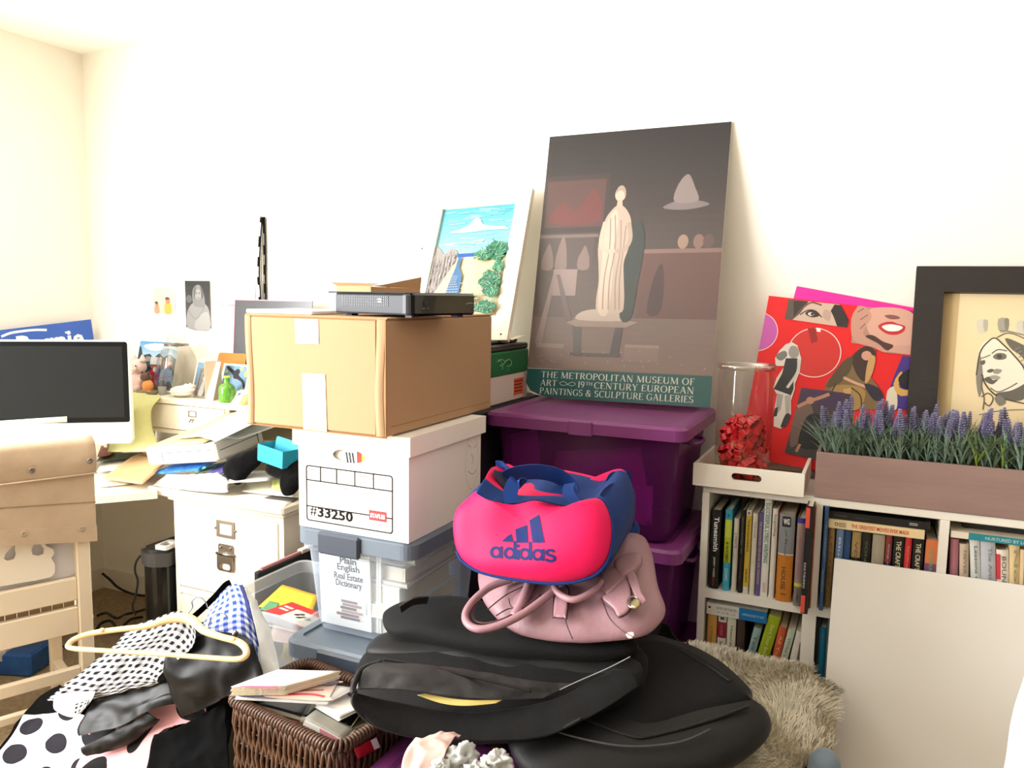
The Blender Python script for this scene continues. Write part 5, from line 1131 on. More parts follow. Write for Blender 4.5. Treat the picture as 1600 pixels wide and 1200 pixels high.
BOOKN = 0
def book(label, x0, x1, z0, h, depth=.17, y=None, bands=None, tilt=0, rnd=.004, title=(), lying=False, yaw=0):
    """standing book (or lying when told): cover with coloured spine bands, page block, spine titles"""
    global BOOKN; BOOKN += 1
    y = KB+.012 if y is None else y; wd = x1-x0
    t = thing('book', label, 'book', ((x0+x1)/2, y+depth/2, z0), 'books on the bookcase shelves')
    # local: x across the spine, y up the spine, z out of the shelf
    if not lying:
        px = x0 if tilt <= 0 else x1
        T = FR((x0, y, z0), (1, 0, 0), (0, 0, 1), (0, -1, 0))
        if tilt:                                  # lean about the lower corner it stands on
            pv = V((x1, y, z0)) if tilt > 0 else V((x0, y, z0))
            T = Matrix.Translation(pv) @ Matrix.Rotation(radians(tilt), 4, 'Y') @ Matrix.Translation(-pv) @ T
        if yaw: T = T @ Matrix.Rotation(radians(yaw), 4, 'Y')
        W, H = wd, h
    else:
        T = FR((x0, y, z0), (1, 0, 0), (0, 0, 1), (0, -1, 0)); W, H = wd, h
    ct = .0022; mb = MB(T); bands = bands or [(0, 1, (200, 200, 200))]
    base = bands[0][2]
    if not lying:
        for a, b, c_ in bands:
            n = 6; pts = [(W*k/n, -rnd*(2*k/n-1)**2) for k in range(n+1)]
            vs = [(px_, H*a, pz) for px_, pz in pts]+[(px_, H*b, pz) for px_, pz in pts]
            vs += [(W, H*a, -ct-rnd), (0, H*a, -ct-rnd), (W, H*b, -ct-rnd), (0, H*b, -ct-rnd)]
            m_ = n+1; fs = [(k, k+1, m_+k+1, m_+k) for k in range(n)]+[(n, 2*m_, 2*m_+2, m_+n), (2*m_+1, 0, m_, 2*m_+3), (2*m_, 2*m_+1, 2*m_+3, 2*m_+2)]
            fs += [list(range(n+1))+[2*m_, 2*m_+1], [m_+k for k in range(n+1)]+[2*m_+2, 2*m_+3]]
            mb.add(vs, fs, c_)
        for xa, xb in ((0, ct), (W-ct, W)): mb.box((xa, 0, -depth), (xb, H, -ct-rnd), 0, base)
        mb.ob('cover', m_cover, t)
        MB(T).box((ct, .003, -depth+.003), (W-ct, H-.004, -ct-rnd-.0003)).ob('page_block', m_page, t)
    else:
        for a, b, c_ in bands:
            mb.box((W*a, 0, -ct), (W*b, H, 0), 0, c_)
        mb.box((0, 0, -depth), (W, ct, -ct), 0, base).box((0, H-ct, -depth), (W, H, -ct), 0, base).ob('cover', m_cover, t)
        MB(T).box((.003, ct, -depth+.003), (W-.003, H-ct, -ct-.0003)).ob('page_block', m_page, t)
    for ti in title:
        s_, pos, ln_, ht_, c_ = ti[:5]; off = ti[5] if len(ti) > 5 else .5; rot = ti[6] if len(ti) > 6 else -90
        mt_ = mat('title_%d_%d_%d' % tuple(c_), c_, .5)
        if lying: lettering(s_, T @ Matrix.Translation((W*pos, H*off, .0006)), .02, mt_, t, 'title', fit=W*ln_, fith=H*ht_, bold=.0004)
        elif rot: lettering(s_, T @ Matrix.Translation((W*off, H*pos, .0008)) @ Matrix.Rotation(radians(-90), 4, 'Z'), .02, mt_, t, 'title', fit=H*ln_, fith=W*ht_, bold=.0004)
        else: lettering(s_, T @ Matrix.Translation((W*off, H*pos, .0008)), .02, mt_, t, 'title', fit=W*ln_, fith=W*ht_, bold=.0004)
    return t, T, W, H
def bx(x0, x1, y, fwd=0): Yp = KB+.012-fwd; return at(x0, y, Y=Yp).x, at(x1, y, Y=Yp).x
def std(label, x0, x1, ytop, fwd=0, z0=None, **k):
    """standing book from its photo columns and the row of its top edge"""
    z0 = s1t+.0006 if z0 is None else z0; Yp = KB+.012-fwd
    a, b = bx(x0, x1, ytop+50, fwd); return book(label, a, b-.0008, z0, at((x0+x1)/2, ytop, Y=Yp).z-z0, y=Yp, **k)
W_, K_, G_ = (236, 232, 220), (24, 23, 24), (120, 120, 116)
# row one, left cell
std('black book with white script lettering, leftmost on the upper shelf', 1109.5, 1125, 797, bands=[(0, 1, K_)], depth=.16, title=(('Tunesmith', .70, .44, .5, (226, 226, 222), .6), ('JIMMY WEBB', .28, .26, .26, (196, 200, 170)), ('HYPERION', .11, .14, .16, (196, 60, 66))))
std('cyan and lime paperback beside the black script book', 1131.5, 1142.5, 796.5, bands=[(0, .345, (54, 160, 184)), (.345, .66, (178, 190, 42)), (.66, .88, (190, 202, 70)), (.88, 1, (54, 160, 184))], title=(('& RHYMES', .48, .26, .4, (80, 84, 40)), ('SAMMY', .2, .16, .5, (170, 214, 220)), ('A', .93, .05, .4, (40, 80, 96))))
std('short cream paperback with grey stamp, third on the upper shelf', 1145, 1153, 810, bands=[(0, 1, (206, 198, 180))], depth=.13, title=(('LYRICS', .70, .2, .5, (120, 118, 112)),))
std('dark brown book between the cream and the yellow spines', 1155.5, 1163, 797, bands=[(0, 1, (34, 29, 28))], title=(('SONGWRITERS ON', .7, .44, .35, (106, 106, 98)), ('SONG', .3, .25, .35, (96, 52, 46))))
std('yellow spined paperback with white ends on the upper shelf', 1164, 1173, 797, bands=[(0, .085, (208, 202, 184)), (.085, .935, (206, 176, 64)), (.935, 1, (208, 202, 184))], title=(('THE MUSICIANS HANDBOOK', .70, .40, .42, (96, 80, 30)), ('BOBBY BORG', .22, .16, .42, (96, 80, 30)), ('B', .965, .03, .4, (70, 64, 50), .5)))
std('slim cream book right of the yellow paperback', 1174, 1182.5, 802, bands=[(0, 1, (214, 206, 186))], title=(('THE SONG', .80, .2, .3, (150, 132, 130)),))
std('purple paperback with tan lettering on the upper shelf', 1183.3, 1191.8, 801, bands=[(0, 1, (98, 84, 138))], title=(('THE SONGWRITERS IDEA BOOK AND WORKSHOP', .52, .76, .5, (176, 160, 140)),))
std('tall white paperback with teal title reaching the shelf above', 1192.5, 1204.2, 780.5, bands=[(0, 1, (222, 222, 212))], depth=.2, title=(('SUCCESSFUL LYRIC WRITING', .66, .62, .55, (92, 140, 136)), ('DAVIS', .1, .1, .4, (206, 160, 164))))
std('slim white book right of the tall white paperback', 1205, 1214, 795, bands=[(0, 1, (226, 222, 212))], title=(('Songwriting', .82, .24, .5, (130, 136, 130)),))
t, T, W, H = std('thick silver and orange book with square black emblem', 1215.5, 1240.5, 803.5, fwd=.012, bands=[(0, .535, (204, 128, 44)), (.535, .55, (226, 220, 206)), (.55, 1, (140, 144, 148))], depth=.19, rnd=.006, title=(('HOUSE', .27, .26, .3, (104, 84, 46), .45), ('of Music', .67, .30, .16, (104, 106, 108), .5), ('Writers', .09, .40, .12, (90, 62, 30), .5, 0)))
MB(T).prism(rrect(W*.20, H*.86, W*.74, H*.975, .003), .0002, .0008).ob('emblem_plate', mat('emblem_black', K_, .5), t)
lettering('WG', T @ Matrix.Translation((W*.47, H*.918, .001)), .02, mat('emblem_white', (226, 226, 222), .5), t, 'emblem_letters', fit=W*.40, fith=H*.07, bold=.0008)
std('grey pink book with blue top and yellow stripe on the upper shelf', 1243.5, 1256.5, 810, fwd=.028, bands=[(0, .225, (134, 126, 118)), (.225, .262, (222, 208, 72)), (.262, .945, (160, 142, 138)), (.945, 1, (62, 52, 140))], title=(('THE MUSIC BUSINESS', .62, .6, .42, (176, 122, 124)), ('PASSMAN', .12, .16, .34, (96, 88, 84))))
t, T, W, H = std('black folder with red corners sticking out of the upper shelf', 1257.5, 1269, 791, fwd=.075, bands=[(0, 1, (30, 29, 32))], depth=.26, rnd=.002, title=(('SONG PUBLISHING', .36, .24, .3, (196, 194, 190), .25),))
for za, zb in ((.80, .985), (.01, .17)): MB(T).box((-.0006, H*za, -.02), (W*.55, H*zb, .0006)).ob('red_corner', mat('corner_red', (226, 84, 62), .5), t)
std('thin rust red book squeezed against the first divider', 1270, 1273, 792, fwd=.03, bands=[(0, 1, (178, 92, 66))], depth=.22)
# row one, middle cell
std('tall narrow blue book at the left of the middle cell', 1285.8, 1293, 792, fwd=.03, bands=[(0, 1, (58, 92, 134))], depth=.24, title=(('PLAYWRIGHT', .68, .3, .4, (124, 150, 170)), ('HANDBOOK', .28, .22, .4, (120, 140, 140)), ))
zc1 = at(1294, 823, Y=KB+.012).z
names = [('tan brown', 1293.5, 1304, [(0, 1, (154, 124, 78))], ('LETTERS', (120, 84, 50))), ('pale blue', 1306, 1318, [(0, 1, (112, 142, 182))], ('Bluebird', (196, 208, 220))), ('plain dark blue', 1318.5, 1329.5, [(0, 1, (48, 78, 120))], None),
         ('white spine with tan label', 1331, 1345.5, [(0, .60, (226, 222, 212)), (.60, .68, (40, 36, 36)), (.68, 1, (170, 142, 92))], ('VOWELS', (110, 84, 50))), ('black with faint green title', 1346.5, 1361.5, [(0, 1, (34, 31, 27))], ('SONDHEIM', (86, 92, 58))),
         ('thick beige grey', 1363, 1383, [(0, 1, (168, 160, 140))], None), ('navy with red top', 1384, 1394.5, [(0, .66, (44, 46, 84)), (.66, 1, (140, 62, 58))], ('Sing the Song', (150, 160, 180))),
         ('black with big cream title, left of the red one', 1396, 1413.5, [(0, 1, (28, 29, 28))], ('THE CRAFT OF LYRIC WRITING', (206, 198, 166))), ('bright red', 1414.5, 1425.5, [(0, 1, (206, 56, 56))], ('Finding a Melody', (226, 130, 120))),
         ('black with big cream title, right of the red one', 1427, 1444.5, [(0, 1, (30, 28, 30))], ('THE CRAFT OF LYRIC WRITING', (206, 198, 166))), ('purple and orange with green title', 1447, 1466.5, [(0, .5, (92, 74, 116)), (.5, .72, (128, 84, 118)), (.72, 1, (214, 122, 74))], ('THE SOUNDS OF PEOPLE', (104, 172, 130)))]
for k, (nm, xa, xb, bands, ti) in enumerate(names):
    a, b = bx(xa, xb, 850); h = zc1-s1t-.001-(.0 if k not in (0, 3, 5) else .004)*(k % 2)
    big = 'CRAFT' in (ti[0] if ti else '')
    book(nm+' book in the middle cell under the lying books' if len(nm) < 18 else nm+', book in the middle cell', a, b-.0008, s1t+.0006, h, bands=bands, depth=.16, title=() if not ti else ((ti[0], .5 if big else .58, .88 if big else .62, .46 if big else .3, ti[1], .5),))
a, b = bx(1295, 1446, 815); zl = zc1; hl_ = .0235
t, T, W, H = book('cream book with red title lying across the middle cell books', a, b, zl, hl_, depth=.19, y=KB+.006, lying=True, bands=[(0, 1, (236, 214, 166))], title=(('THE GREATEST MOVIES EVER MADE', .545, .60, .44, (216, 92, 74)), ('BONUS', .15, .075, .2, (110, 100, 84), .62), ('BOOKS', .15, .07, .2, (110, 100, 84), .34)))
MB(T).lathe([(.0045, .0), (.0045, .0006), (.003, .0006)], (W*.085, H*.5, 0), 14, caps=False).ob('publisher_mark', m_ink, t)
t, T, W, H = book('black book lying on top of the cream book in the middle cell', a, b+.012, zl+hl_+.0006, .020, depth=.2, y=KB+.012, lying=True, bands=[(0, 1, (26, 25, 26))], title=(('Screenplay', .12, .13, .3, (84, 82, 80)), ('The Writers Guild', .34, .14, .25, (70, 68, 66)),))
for q in (.36, .56): MB(T).box((W*.80, H*q, 0), (W*.88, H*(q+.12), .0006)).ob('silver_bar', mat('silver_bar', (170, 166, 160), .4), t)
# row one, right cell
for k, (nm, xa, xb, yt, ti_, bands, ti) in enumerate((
    ('mauve pink paperback', 1485.5, 1499, 843, -2.5, [(0, 1, (176, 116, 128))], None), ('beige paperback with faded title', 1499.5, 1514.5, 851, -3.5, [(0, 1, (206, 186, 166))], ('NEVER ENDING', (150, 136, 120))),
    ('white paperback with grey love title', 1515, 1531.5, 844.5, -5.5, [(0, 1, (216, 220, 216))], ('Lessons of LOVE', (110, 122, 124))), ('thick silvery blue book', 1532, 1556, 847, -5, [(0, 1, (190, 194, 202))], ('The Artists Way', (140, 146, 154))),
    ('white book with red flash', 1557, 1577, 861, -4.5, [(0, 1, (234, 226, 212))], ('BOUNDARIES', (120, 116, 108))), ('tan yellow hardback', 1577.5, 1594, 850, -4, [(0, 1, (222, 196, 146))], ('Notes', (150, 150, 120))), ('plain beige book', 1594.5, 1608, 860, -3, [(0, 1, (216, 190, 150))], ('O', (120, 110, 90))))):
    Yp = KB+.012; p = at(xa, yt, Y=Yp); a, b = at(xa, 905, Y=Yp).x, at(xb, 905, Y=Yp).x
    h = (p.z-s1t)/cos(radians(ti_)); dx = h*.62*sin(radians(-ti_))
    bt_ = book(nm+' in the right cell of the upper shelf', p.x+h*sin(radians(-ti_))*1.0, p.x+h*sin(radians(-ti_))+(b-a)*.97, s1t+.0008+(b-a)*sin(radians(-ti_)), h, depth=.15, bands=bands, tilt=ti_, title=() if not ti else ((ti[0], .60, .66, .34, ti[1], .58),))
    if 'flash' in nm: MB(bt_[1]).box((-.0004, bt_[3]*.66, -.003), (bt_[2]*.30, bt_[3]*.95, .0008)).ob('red_flash', mat('flash_red', (216, 58, 70), .5), bt_[0])
p = at(1485, 842, Y=KB+.006); p.z = max(p.z, at(1514, 844, Y=KB+.012).z+.004)
book('white book with teal spine band lying across the right cell books', p.x, p.x+.25, p.z, .0165, depth=.16, y=KB+.004, lying=True, bands=[(0, .155, (232, 222, 202)), (.155, 1, (38, 134, 150))], title=(('NURTURED BY LOVE', .50, .40, .5, (172, 206, 204)),))
book('black hardback lying topmost in the right cell', p.x+.03, p.x+.26, p.z+.0175, .022, depth=.15, y=KB+.05, lying=True, bands=[(0, 1, (40, 40, 38))])
# row two, left cell
z2 = s2t+.0006
def std2(label, xa, xb, yt, **k): return std(label, xa, xb, yt, z0=z2, **k)
std2('tan orange book at the left of the lower shelf', 1103.5, 1118.5, 958.5, bands=[(0, 1, (202, 152, 80))], title=(('A Writers', .74, .2, .3, (150, 106, 56)), ('Reference', .45, .3, .4, (140, 96, 50))))
std2('white and dark red book second on the lower shelf', 1120, 1133.5, 959.5, bands=[(0, .70, (206, 202, 190)), (.70, .90, (140, 34, 48)), (.90, 1, (206, 202, 190))], title=(('NATURAL', .55, .22, .4, (120, 118, 110)), ('GUIDE', .8, .14, .3, (176, 100, 104)), ('M', .95, .4, .4, (60, 66, 54), .5, 0)))
std2('cream book with grey script title, third on the lower shelf', 1134.5, 1148.5, 961, bands=[(0, 1, (212, 208, 184))], title=(('Natural, Naturally', .56, .62, .36, (116, 122, 116)),))
std2('dark brown worn book set back on the lower shelf', 1150, 1162, 966, bands=[(0, 1, (70, 52, 46))], depth=.14)
a, b = bx(1104.5, 1199, 948); zl2 = at(1104, 957.6, Y=KB+.012).z
t, T, W, H = book('white and blue book lying across the lower shelf books', a, b, zl2, at(1104, 940, Y=KB+.012).z-zl2, depth=.18, y=KB+.008, lying=True, bands=[(0, .545, (212, 208, 194)), (.545, 1, (28, 112, 172))], title=(('SEVEN THE THEATER', .34, .34, .26, (150, 150, 140), .66), ('W A R  I S', .33, .32, .18, (150, 148, 138), .3), ('APPROACHES TO ART', .78, .36, .2, (150, 196, 220))))
MB(T).ball((W*.05, H*.62, 0), (.004, .0028, .0006), 6).ob('publisher_mark', m_ink, t)
for nm, xt, yt, xb, yb, wpx, bands, ti in (
    ('pale teal tilted paperback', 1178, 981, 1163.5, 1037, 13, [(0, 1, (150, 176, 172))], ('Tall Tales', (104, 130, 130))),
    ('bright lime tilted book', 1202, 961.5, 1178.5, 1040, 20, [(0, 1, (158, 176, 30))], ('Start Your Book Today', (206, 214, 120))),
    ('orange red tilted book', 1217.5, 980, 1202, 1045, 13, [(0, 1, (204, 92, 52))], ('All You Love', (228, 160, 130))),
    ('pale green tilted book', 1231.5, 984, 1214, 1050, 12, [(0, .12, (230, 226, 214)), (.12, 1, (198, 206, 184))], ('Write and Listen', (140, 150, 130))),
    ('plain white tilted book', 1244.5, 987, 1226.5, 1060, 13, [(0, 1, (220, 214, 200))], None),
    ('dark grey tilted book', 1247, 1004, 1238, 1070, 11, [(0, 1, (104, 94, 88))], None)):
    Yp = KB+.012; pt_, pb_ = at(xt, yt, Y=Yp), at(xb, yb, Y=Yp); ang = atan2(pt_.x-pb_.x, pt_.z-pb_.z)
    wd = (at(xt+wpx, yt, Y=Yp).x-pt_.x)*cos(ang); hh = (pt_.z-z2-wd*sin(ang)*0)/cos(ang); x0 = pt_.x-hh*sin(ang)
    # a book leaning to the right stands on its lower right corner
    zz = z2+.0006
    book(nm+' on the lower shelf', x0, x0+wd*.96, zz, hh-wd*sin(ang)*.5, depth=.15, bands=bands, tilt=degrees_ if False else math.degrees(ang), title=() if not ti else ((ti[0], .62, .56, .42, ti[1]),))
std2('teal blue book at the left of the lower middle cell', 1278.5, 1289.5, 981, bands=[(0, 1, (24, 116, 148))], title=(('O', .12, .04, .4, (150, 190, 190)), ('A', .9, .05, .3, (110, 90, 120))))
std2('thin grey green book beside the teal one on the lower shelf', 1290.5, 1296, 965, bands=[(0, 1, (110, 116, 108))])

# ================================================================== on the bookcase
z0 = KTOP
# tray
f0, f1 = at(1083.5, 748, Z=z0+.001), at(1256.5, 774, Z=z0+.001)
TY = 2.195; a, b = at(1083, 735, Y=TY), at(1256.5, 757, Y=TY)
tw = b.x-a.x; th_ = at(1256.5, 741.7, Y=TY).z-z0; td = .30
ty = thing('wooden_tray', 'white wooden tray with handle slots on the bookcase corner', 'tray', (a.x+tw/2, TY+td/2, z0))
slot = lambda cx: rrect(cx-.040, th_*.42, cx+.040, th_*.42+.020, .0099, 6)
m_tray = mat('white_tray', (244, 238, 224), .5, var=(5, .03)); m_trayin = mat('tray_floor', (150, 118, 98), .6, var=(7, .15, (1, 8, 1)))
for yy in (TY, TY+td-.010):
    T = FR((a.x, yy, z0+.001), (1, 0, 0), (0, 0, 1), (0, -1, 0)); cx = (at(1166, 748, Y=TY).x-a.x) if yy == TY else tw*.66
    MB(T).holed([(0, 0), (tw, 0), (tw, th_), (0, th_)], [slot(cx)], -.010, 0).ob('end_board', m_tray, ty)
for xx in (a.x, a.x+tw-.009): MB().box((xx, TY+.0102, z0+.001), (xx+.009, TY+td-.0102, z0+th_)).ob('side_board', m_tray, ty)
MB().box((a.x+.009, TY+.0102, z0+.001), (a.x+tw-.009, TY+td-.0102, z0+.009)).ob('bottom_board', m_trayin, ty)
# jar
jc = at(1160, 712, Y=TY+.115); jr = at(1208, 640, Y=TY+.115).x-at(1160, 640, Y=TY+.115).x; jz = z0+.0095
jt = at(1160, 568, Y=TY+.115).z-jz; jr *= .93
jar = thing('glass_jar', 'big clear glass jar full of red gift bows on the tray', 'jar', (jc.x, TY+.115, jz))
m_jar = clear('jar_glass', (235, 235, 232), .05, .05, (248, 248, 246), .35, True)
MB().lathe([(.001, .001), (jr*.80, .001), (jr*.95, .008), (jr, .025), (jr, jt*.90), (jr*.965, jt*.945), (jr*.97, jt*.96), (jr*1.0, jt*.965)], (jc.x, TY+.115, jz), 40, caps=False).ob('glass', m_jar, jar)
MB().lathe([(jr*1.0, jt*.955), (jr*1.045, jt*.965), (jr*1.045, jt*.99), (jr*1.0, jt), (jr*.96, jt*.99), (jr*.955, jt*.965)], (jc.x, TY+.115, jz), 40, caps=False).ob('rim', clear('jar_rim', (225, 222, 216), .3, .05, None, .4, True), jar)
m_bow = mat('red_ribbon', (206, 14, 24), .3, spec=.6, coat=.2, var=(20, .12))
def make_bow():
    root = thing('gift_bow', 'x', 'gift bow', (0, 0, 0), 'red gift bows in the glass jar')
    for ring_, (n, rr, hh, ph) in enumerate(((8, .036, .012, 0), (7, .028, .026, .3), (5, .018, .036, .1))):
        for k in range(n):
            an = 2*pi*k/n+ph; d = V((cos(an), sin(an), 0)); wdv = V((-sin(an), cos(an), 0))
            P = [d*.002+V((0, 0, hh*.3)), d*rr*.5+V((0, 0, hh*.3-.004)), d*rr+V((0, 0, hh*.55)), d*rr*.75+V((0, 0, hh+.006)), d*rr*.3+V((0, 0, hh*.8+.004)), d*.002+V((0, 0, hh*.6))]
            MB().ribbon(crv(P, 12), wdv, .015, .0006).ob('loop', m_bow, root)
    MB().ribbon(crv([(.0, -.004, .034), (.008, 0, .044), (0, .004, .048), (-.008, 0, .044), (0, -.004, .036)], 10), (0, 1, .2), .012, .0006).ob('loop', m_bow, root)
    return root
bow0 = make_bow(); rb_ = random.Random(5)
spots = []
for lv, (n, rr, zz) in enumerate(((4, .028, .022), (4, .028, .066), (4, .028, .108), (2, .014, .138))):
    for k in range(n):
        an = 2*pi*k/n+lv*.7; spots.append((jc.x+rr*cos(an), TY+.115+rr*sin(an), jz+zz))
where = ['lowest layer of the jar', 'second layer of the jar', 'third layer of the jar', 'top of the heap in the jar']
for i, s_ in enumerate(spots):
    o = bow0 if i == 0 else copy_tree(bow0, s_); o.location = s_; o.scale = (1.32, 1.32, 1.32)
    o.rotation_euler = (rb_.uniform(-.9, .9), rb_.uniform(-.9, .9), rb_.uniform(0, 6))
    o['label'] = 'red ribbon gift bow heaped among alike bows inside the glass jar'

# collage boards and framed drawing leaning on the wall
def leaning(TLpx, TRpx, BLpx, Yt, zbot, Yb):
    TLp, TRp, BLp = at(*TLpx, Y=Yt), at(*TRpx, Y=Yt), at(*BLpx, Y=Yb)
    ux = (TRp-TLp).normalized(); uy = (TLp-BLp); uy = (uy-ux*uy.dot(ux)).normalized(); return TLp, ux, uy
TLp, ux, uy = leaning((1245, 447), (1428, 481), (1224, 600), 2.560, z0, 2.50)
W, H = .44, .48; T = FR(TLp-uy*H, ux, uy)
pk = thing('pink_board', 'bright pink sheet of card behind the red collage board', 'card', T @ V((W/2, 0, 0)))
MB(T).box((0, .06, -.002), (W, H, 0)).ob('card', mat('hot_pink', (255, 44, 160), .7), pk)
TLp, ux, uy = leaning((1201.5, 462), (1428, 488), (1172, 705), 2.545, z0, 2.44)
W = .46; H = (TLp.z+W*ux.z-z0-.003)/uy.z
T = FR(TLp-uy*H, ux, uy)
rc = thing('collage_board', 'red collage board with magazine cutouts leaning on the wall', 'collage', T @ V((W/2, 0, 0)))
MB(T).box((0, 0, -.004), (W, H, 0)).ob('board', mat('signal_red', (226, 24, 28), .6), rc)
Tn = T.to_translation(); nz = ux.cross(uy)
def cu(x, y): p = at(x, y, O=Tn, N=nz)-Tn; return (p.dot(ux)/W, p.dot(uy)/H)
def CU(pts): return [cu(*p) for p in pts]
lay = [0]
def cut(fn, nm='paper_cutout'):
    lay[0] += .0004; a = Art(T @ Matrix.Translation((0, 0, lay[0])), W, H); fn(a); a.ob(nm, m_gloss, rc)
def discs(cx, cy, r, c1, c2, clipx=None):
    def f(a):
        x, y = cu(cx, cy); rx = abs(cu(cx+r, cy)[0]-x); pts = lambda k: [(max(0.0, x+rx*k*cos(2*pi*i/40)), y+rx*k*W/H*sin(2*pi*i/40)) for i in range(40)]
        a.poly(pts(1), (244, 214, 206)); a.poly(pts(.965), c1)
        if c2: a.poly([(px_, y_) for px_, y_ in CU([(cx-10, cy-38), (cx+2, cy-39), (cx+6, cy-18), (cx-4, cy-14)])], c2)
    return f
cut(discs(1183, 518, 33, (196, 84, 170), None)); cut(discs(1272, 551, 43, (206, 40, 34), (150, 26, 26)))
cut(lambda a: a.poly(CU([(1276, 512), (1282, 513), (1282, 519), (1276, 518)]), (240, 236, 230)))
def eyes(a):
    a.poly(CU([(1232, 468), (1312, 476), (1326, 500), (1322, 512), (1226, 498), (1230, 482)]), (206, 178, 160), 0)
    a.poly(CU([(1232, 468), (1264, 471), (1250, 490), (1238, 500), (1226, 498), (1230, 480)]), (92, 78, 72)); a.poly(CU([(1240, 470), (1262, 471), (1248, 486), (1240, 496)]), (60, 50, 48))
    a.poly(CU([(1304, 476), (1314, 477), (1326, 500), (1323, 512), (1308, 510), (1302, 494), (1298, 486)]), (48, 40, 42)); a.poly(CU([(1258, 490), (1266, 485), (1276, 488), (1280, 494), (1268, 496)]), (58, 44, 42), 14)
    a.poly(CU([(1262, 490), (1268, 488), (1272, 492), (1266, 494)]), (220, 214, 206), 10); a.disc(*cu(1269, 491), .009, (40, 32, 32)); a.line(CU([(1256, 480), (1268, 473), (1284, 477)]), .005, (110, 84, 74), 8); a.line(CU([(1250, 492), (1262, 485), (1274, 486), (1284, 496)]), .003, (40, 30, 30), 10)
    a.poly(CU([(1288, 484), (1298, 488), (1296, 502), (1286, 496)]), (188, 158, 142), 12)
cut(eyes)
def smile(a):
    a.poly(CU([(1340, 478), (1425, 488), (1425, 555), (1382, 551), (1378, 548), (1362, 540), (1330, 536), (1334, 500)]), (176, 132, 116)); a.poly(CU([(1362, 482), (1425, 489), (1425, 542), (1404, 546), (1380, 538), (1362, 526), (1354, 508)]), (214, 164, 146), 40)
    a.poly(CU([(1334, 532), (1330, 500), (1340, 480), (1352, 480), (1362, 494), (1352, 512), (1350, 524), (1372, 536), (1386, 546), (1382, 551), (1364, 543)]), (196, 146, 128), 40)
    a.poly(CU([(1352, 526), (1372, 537), (1386, 548), (1396, 540), (1380, 534), (1364, 524)]), (74, 48, 42), 20); a.poly(CU([(1386, 549), (1400, 540), (1425, 540), (1425, 555)]), (204, 156, 138))
    for q in ((1340, 488, 1350, 482), (1344, 500, 1356, 492), (1344, 514, 1352, 506)): a.line(CU([q[:2], q[2:]]), .003, (140, 96, 84))
    a.poly(CU([(1372, 510), (1382, 504), (1394, 503), (1402, 506), (1414, 510), (1412, 518), (1402, 523), (1390, 523), (1380, 519)]), (196, 44, 52), 40); a.poly(CU([(1378, 510), (1392, 507), (1410, 511), (1404, 517), (1392, 518), (1384, 516)]), (248, 244, 238), 26)
    a.poly(CU([(1382, 494), (1390, 492), (1402, 494), (1406, 498), (1392, 499)]), (134, 84, 74), 16)
cut(smile)
def woman(a):
    a.poly(CU([(1228, 538), (1238, 535), (1246, 540), (1252, 560), (1250, 580), (1242, 600), (1242, 608), (1236, 626), (1236, 646), (1230, 664), (1220, 670), (1209, 666), (1210, 640), (1214, 616), (1208, 606), (1214, 590), (1226, 572), (1212, 572), (1211, 560), (1218, 548)]), (222, 212, 202))
    a.poly(CU([(1228, 560), (1246, 560), (1248, 572), (1240, 598), (1240, 608), (1236, 618), (1209, 608), (1222, 584)]), (40, 40, 44)); a.poly(CU([(1236, 541), (1246, 543), (1248, 556), (1238, 560), (1232, 552)]), (150, 144, 140), 14); a.poly(CU([(1212, 556), (1226, 548), (1230, 556), (1220, 564)]), (120, 116, 114), 10)
    a.poly(CU([(1214, 615), (1224, 617), (1220, 640), (1212, 650)]), (170, 164, 160)); a.poly(CU([(1226, 618), (1236, 618), (1234, 646), (1228, 650)]), (176, 170, 166)); a.poly(CU([(1211, 638), (1216, 636), (1214, 650), (1208, 652)]), (44, 42, 44)); a.poly(CU([(1228, 647), (1235, 648), (1230, 664), (1220, 668), (1222, 660)]), (44, 42, 44), 14)
    a.line(CU([(1248, 562), (1246, 582), (1230, 606)]), .008, (206, 198, 190), 8)
cut(woman)
def cape(a):
    a.poly(CU([(1342, 544), (1354, 541), (1368, 546), (1368, 560), (1360, 590), (1372, 604), (1380, 622), (1372, 640), (1284, 640), (1290, 600), (1316, 566), (1334, 556)]), (124, 98, 62)); a.poly(CU([(1340, 548), (1354, 541), (1367, 548), (1366, 564), (1358, 582), (1350, 596), (1342, 590), (1336, 580), (1330, 560)]), (60, 42, 36), 30)
    a.disc(*cu(1354, 556), .030, (206, 150, 126)); a.poly(CU([(1360, 556), (1368, 560), (1362, 586), (1352, 600), (1354, 574)]), (196, 150, 96), 16); a.poly(CU([(1316, 566), (1332, 558), (1328, 580), (1310, 600), (1290, 604)]), (84, 68, 44), 14)
    a.line(CU([(1318, 590), (1340, 600), (1364, 608)]), .008, (206, 160, 132), 8); a.poly(CU([(1300, 606), (1330, 602), (1352, 612), (1340, 640), (1300, 640)]), (164, 130, 70), 20); a.poly(CU([(1350, 600), (1372, 606), (1380, 622), (1366, 626)]), (40, 34, 52), 12); a.poly(CU([(1318, 608), (1330, 606), (1326, 640), (1312, 640)]), (196, 156, 110))
    a.line(CU([(1306, 600), (1296, 622), (1300, 640)]), .004, (64, 50, 32), 8); a.line(CU([(1330, 606), (1344, 618), (1346, 638)]), .004, (74, 58, 36), 8)
cut(cape)
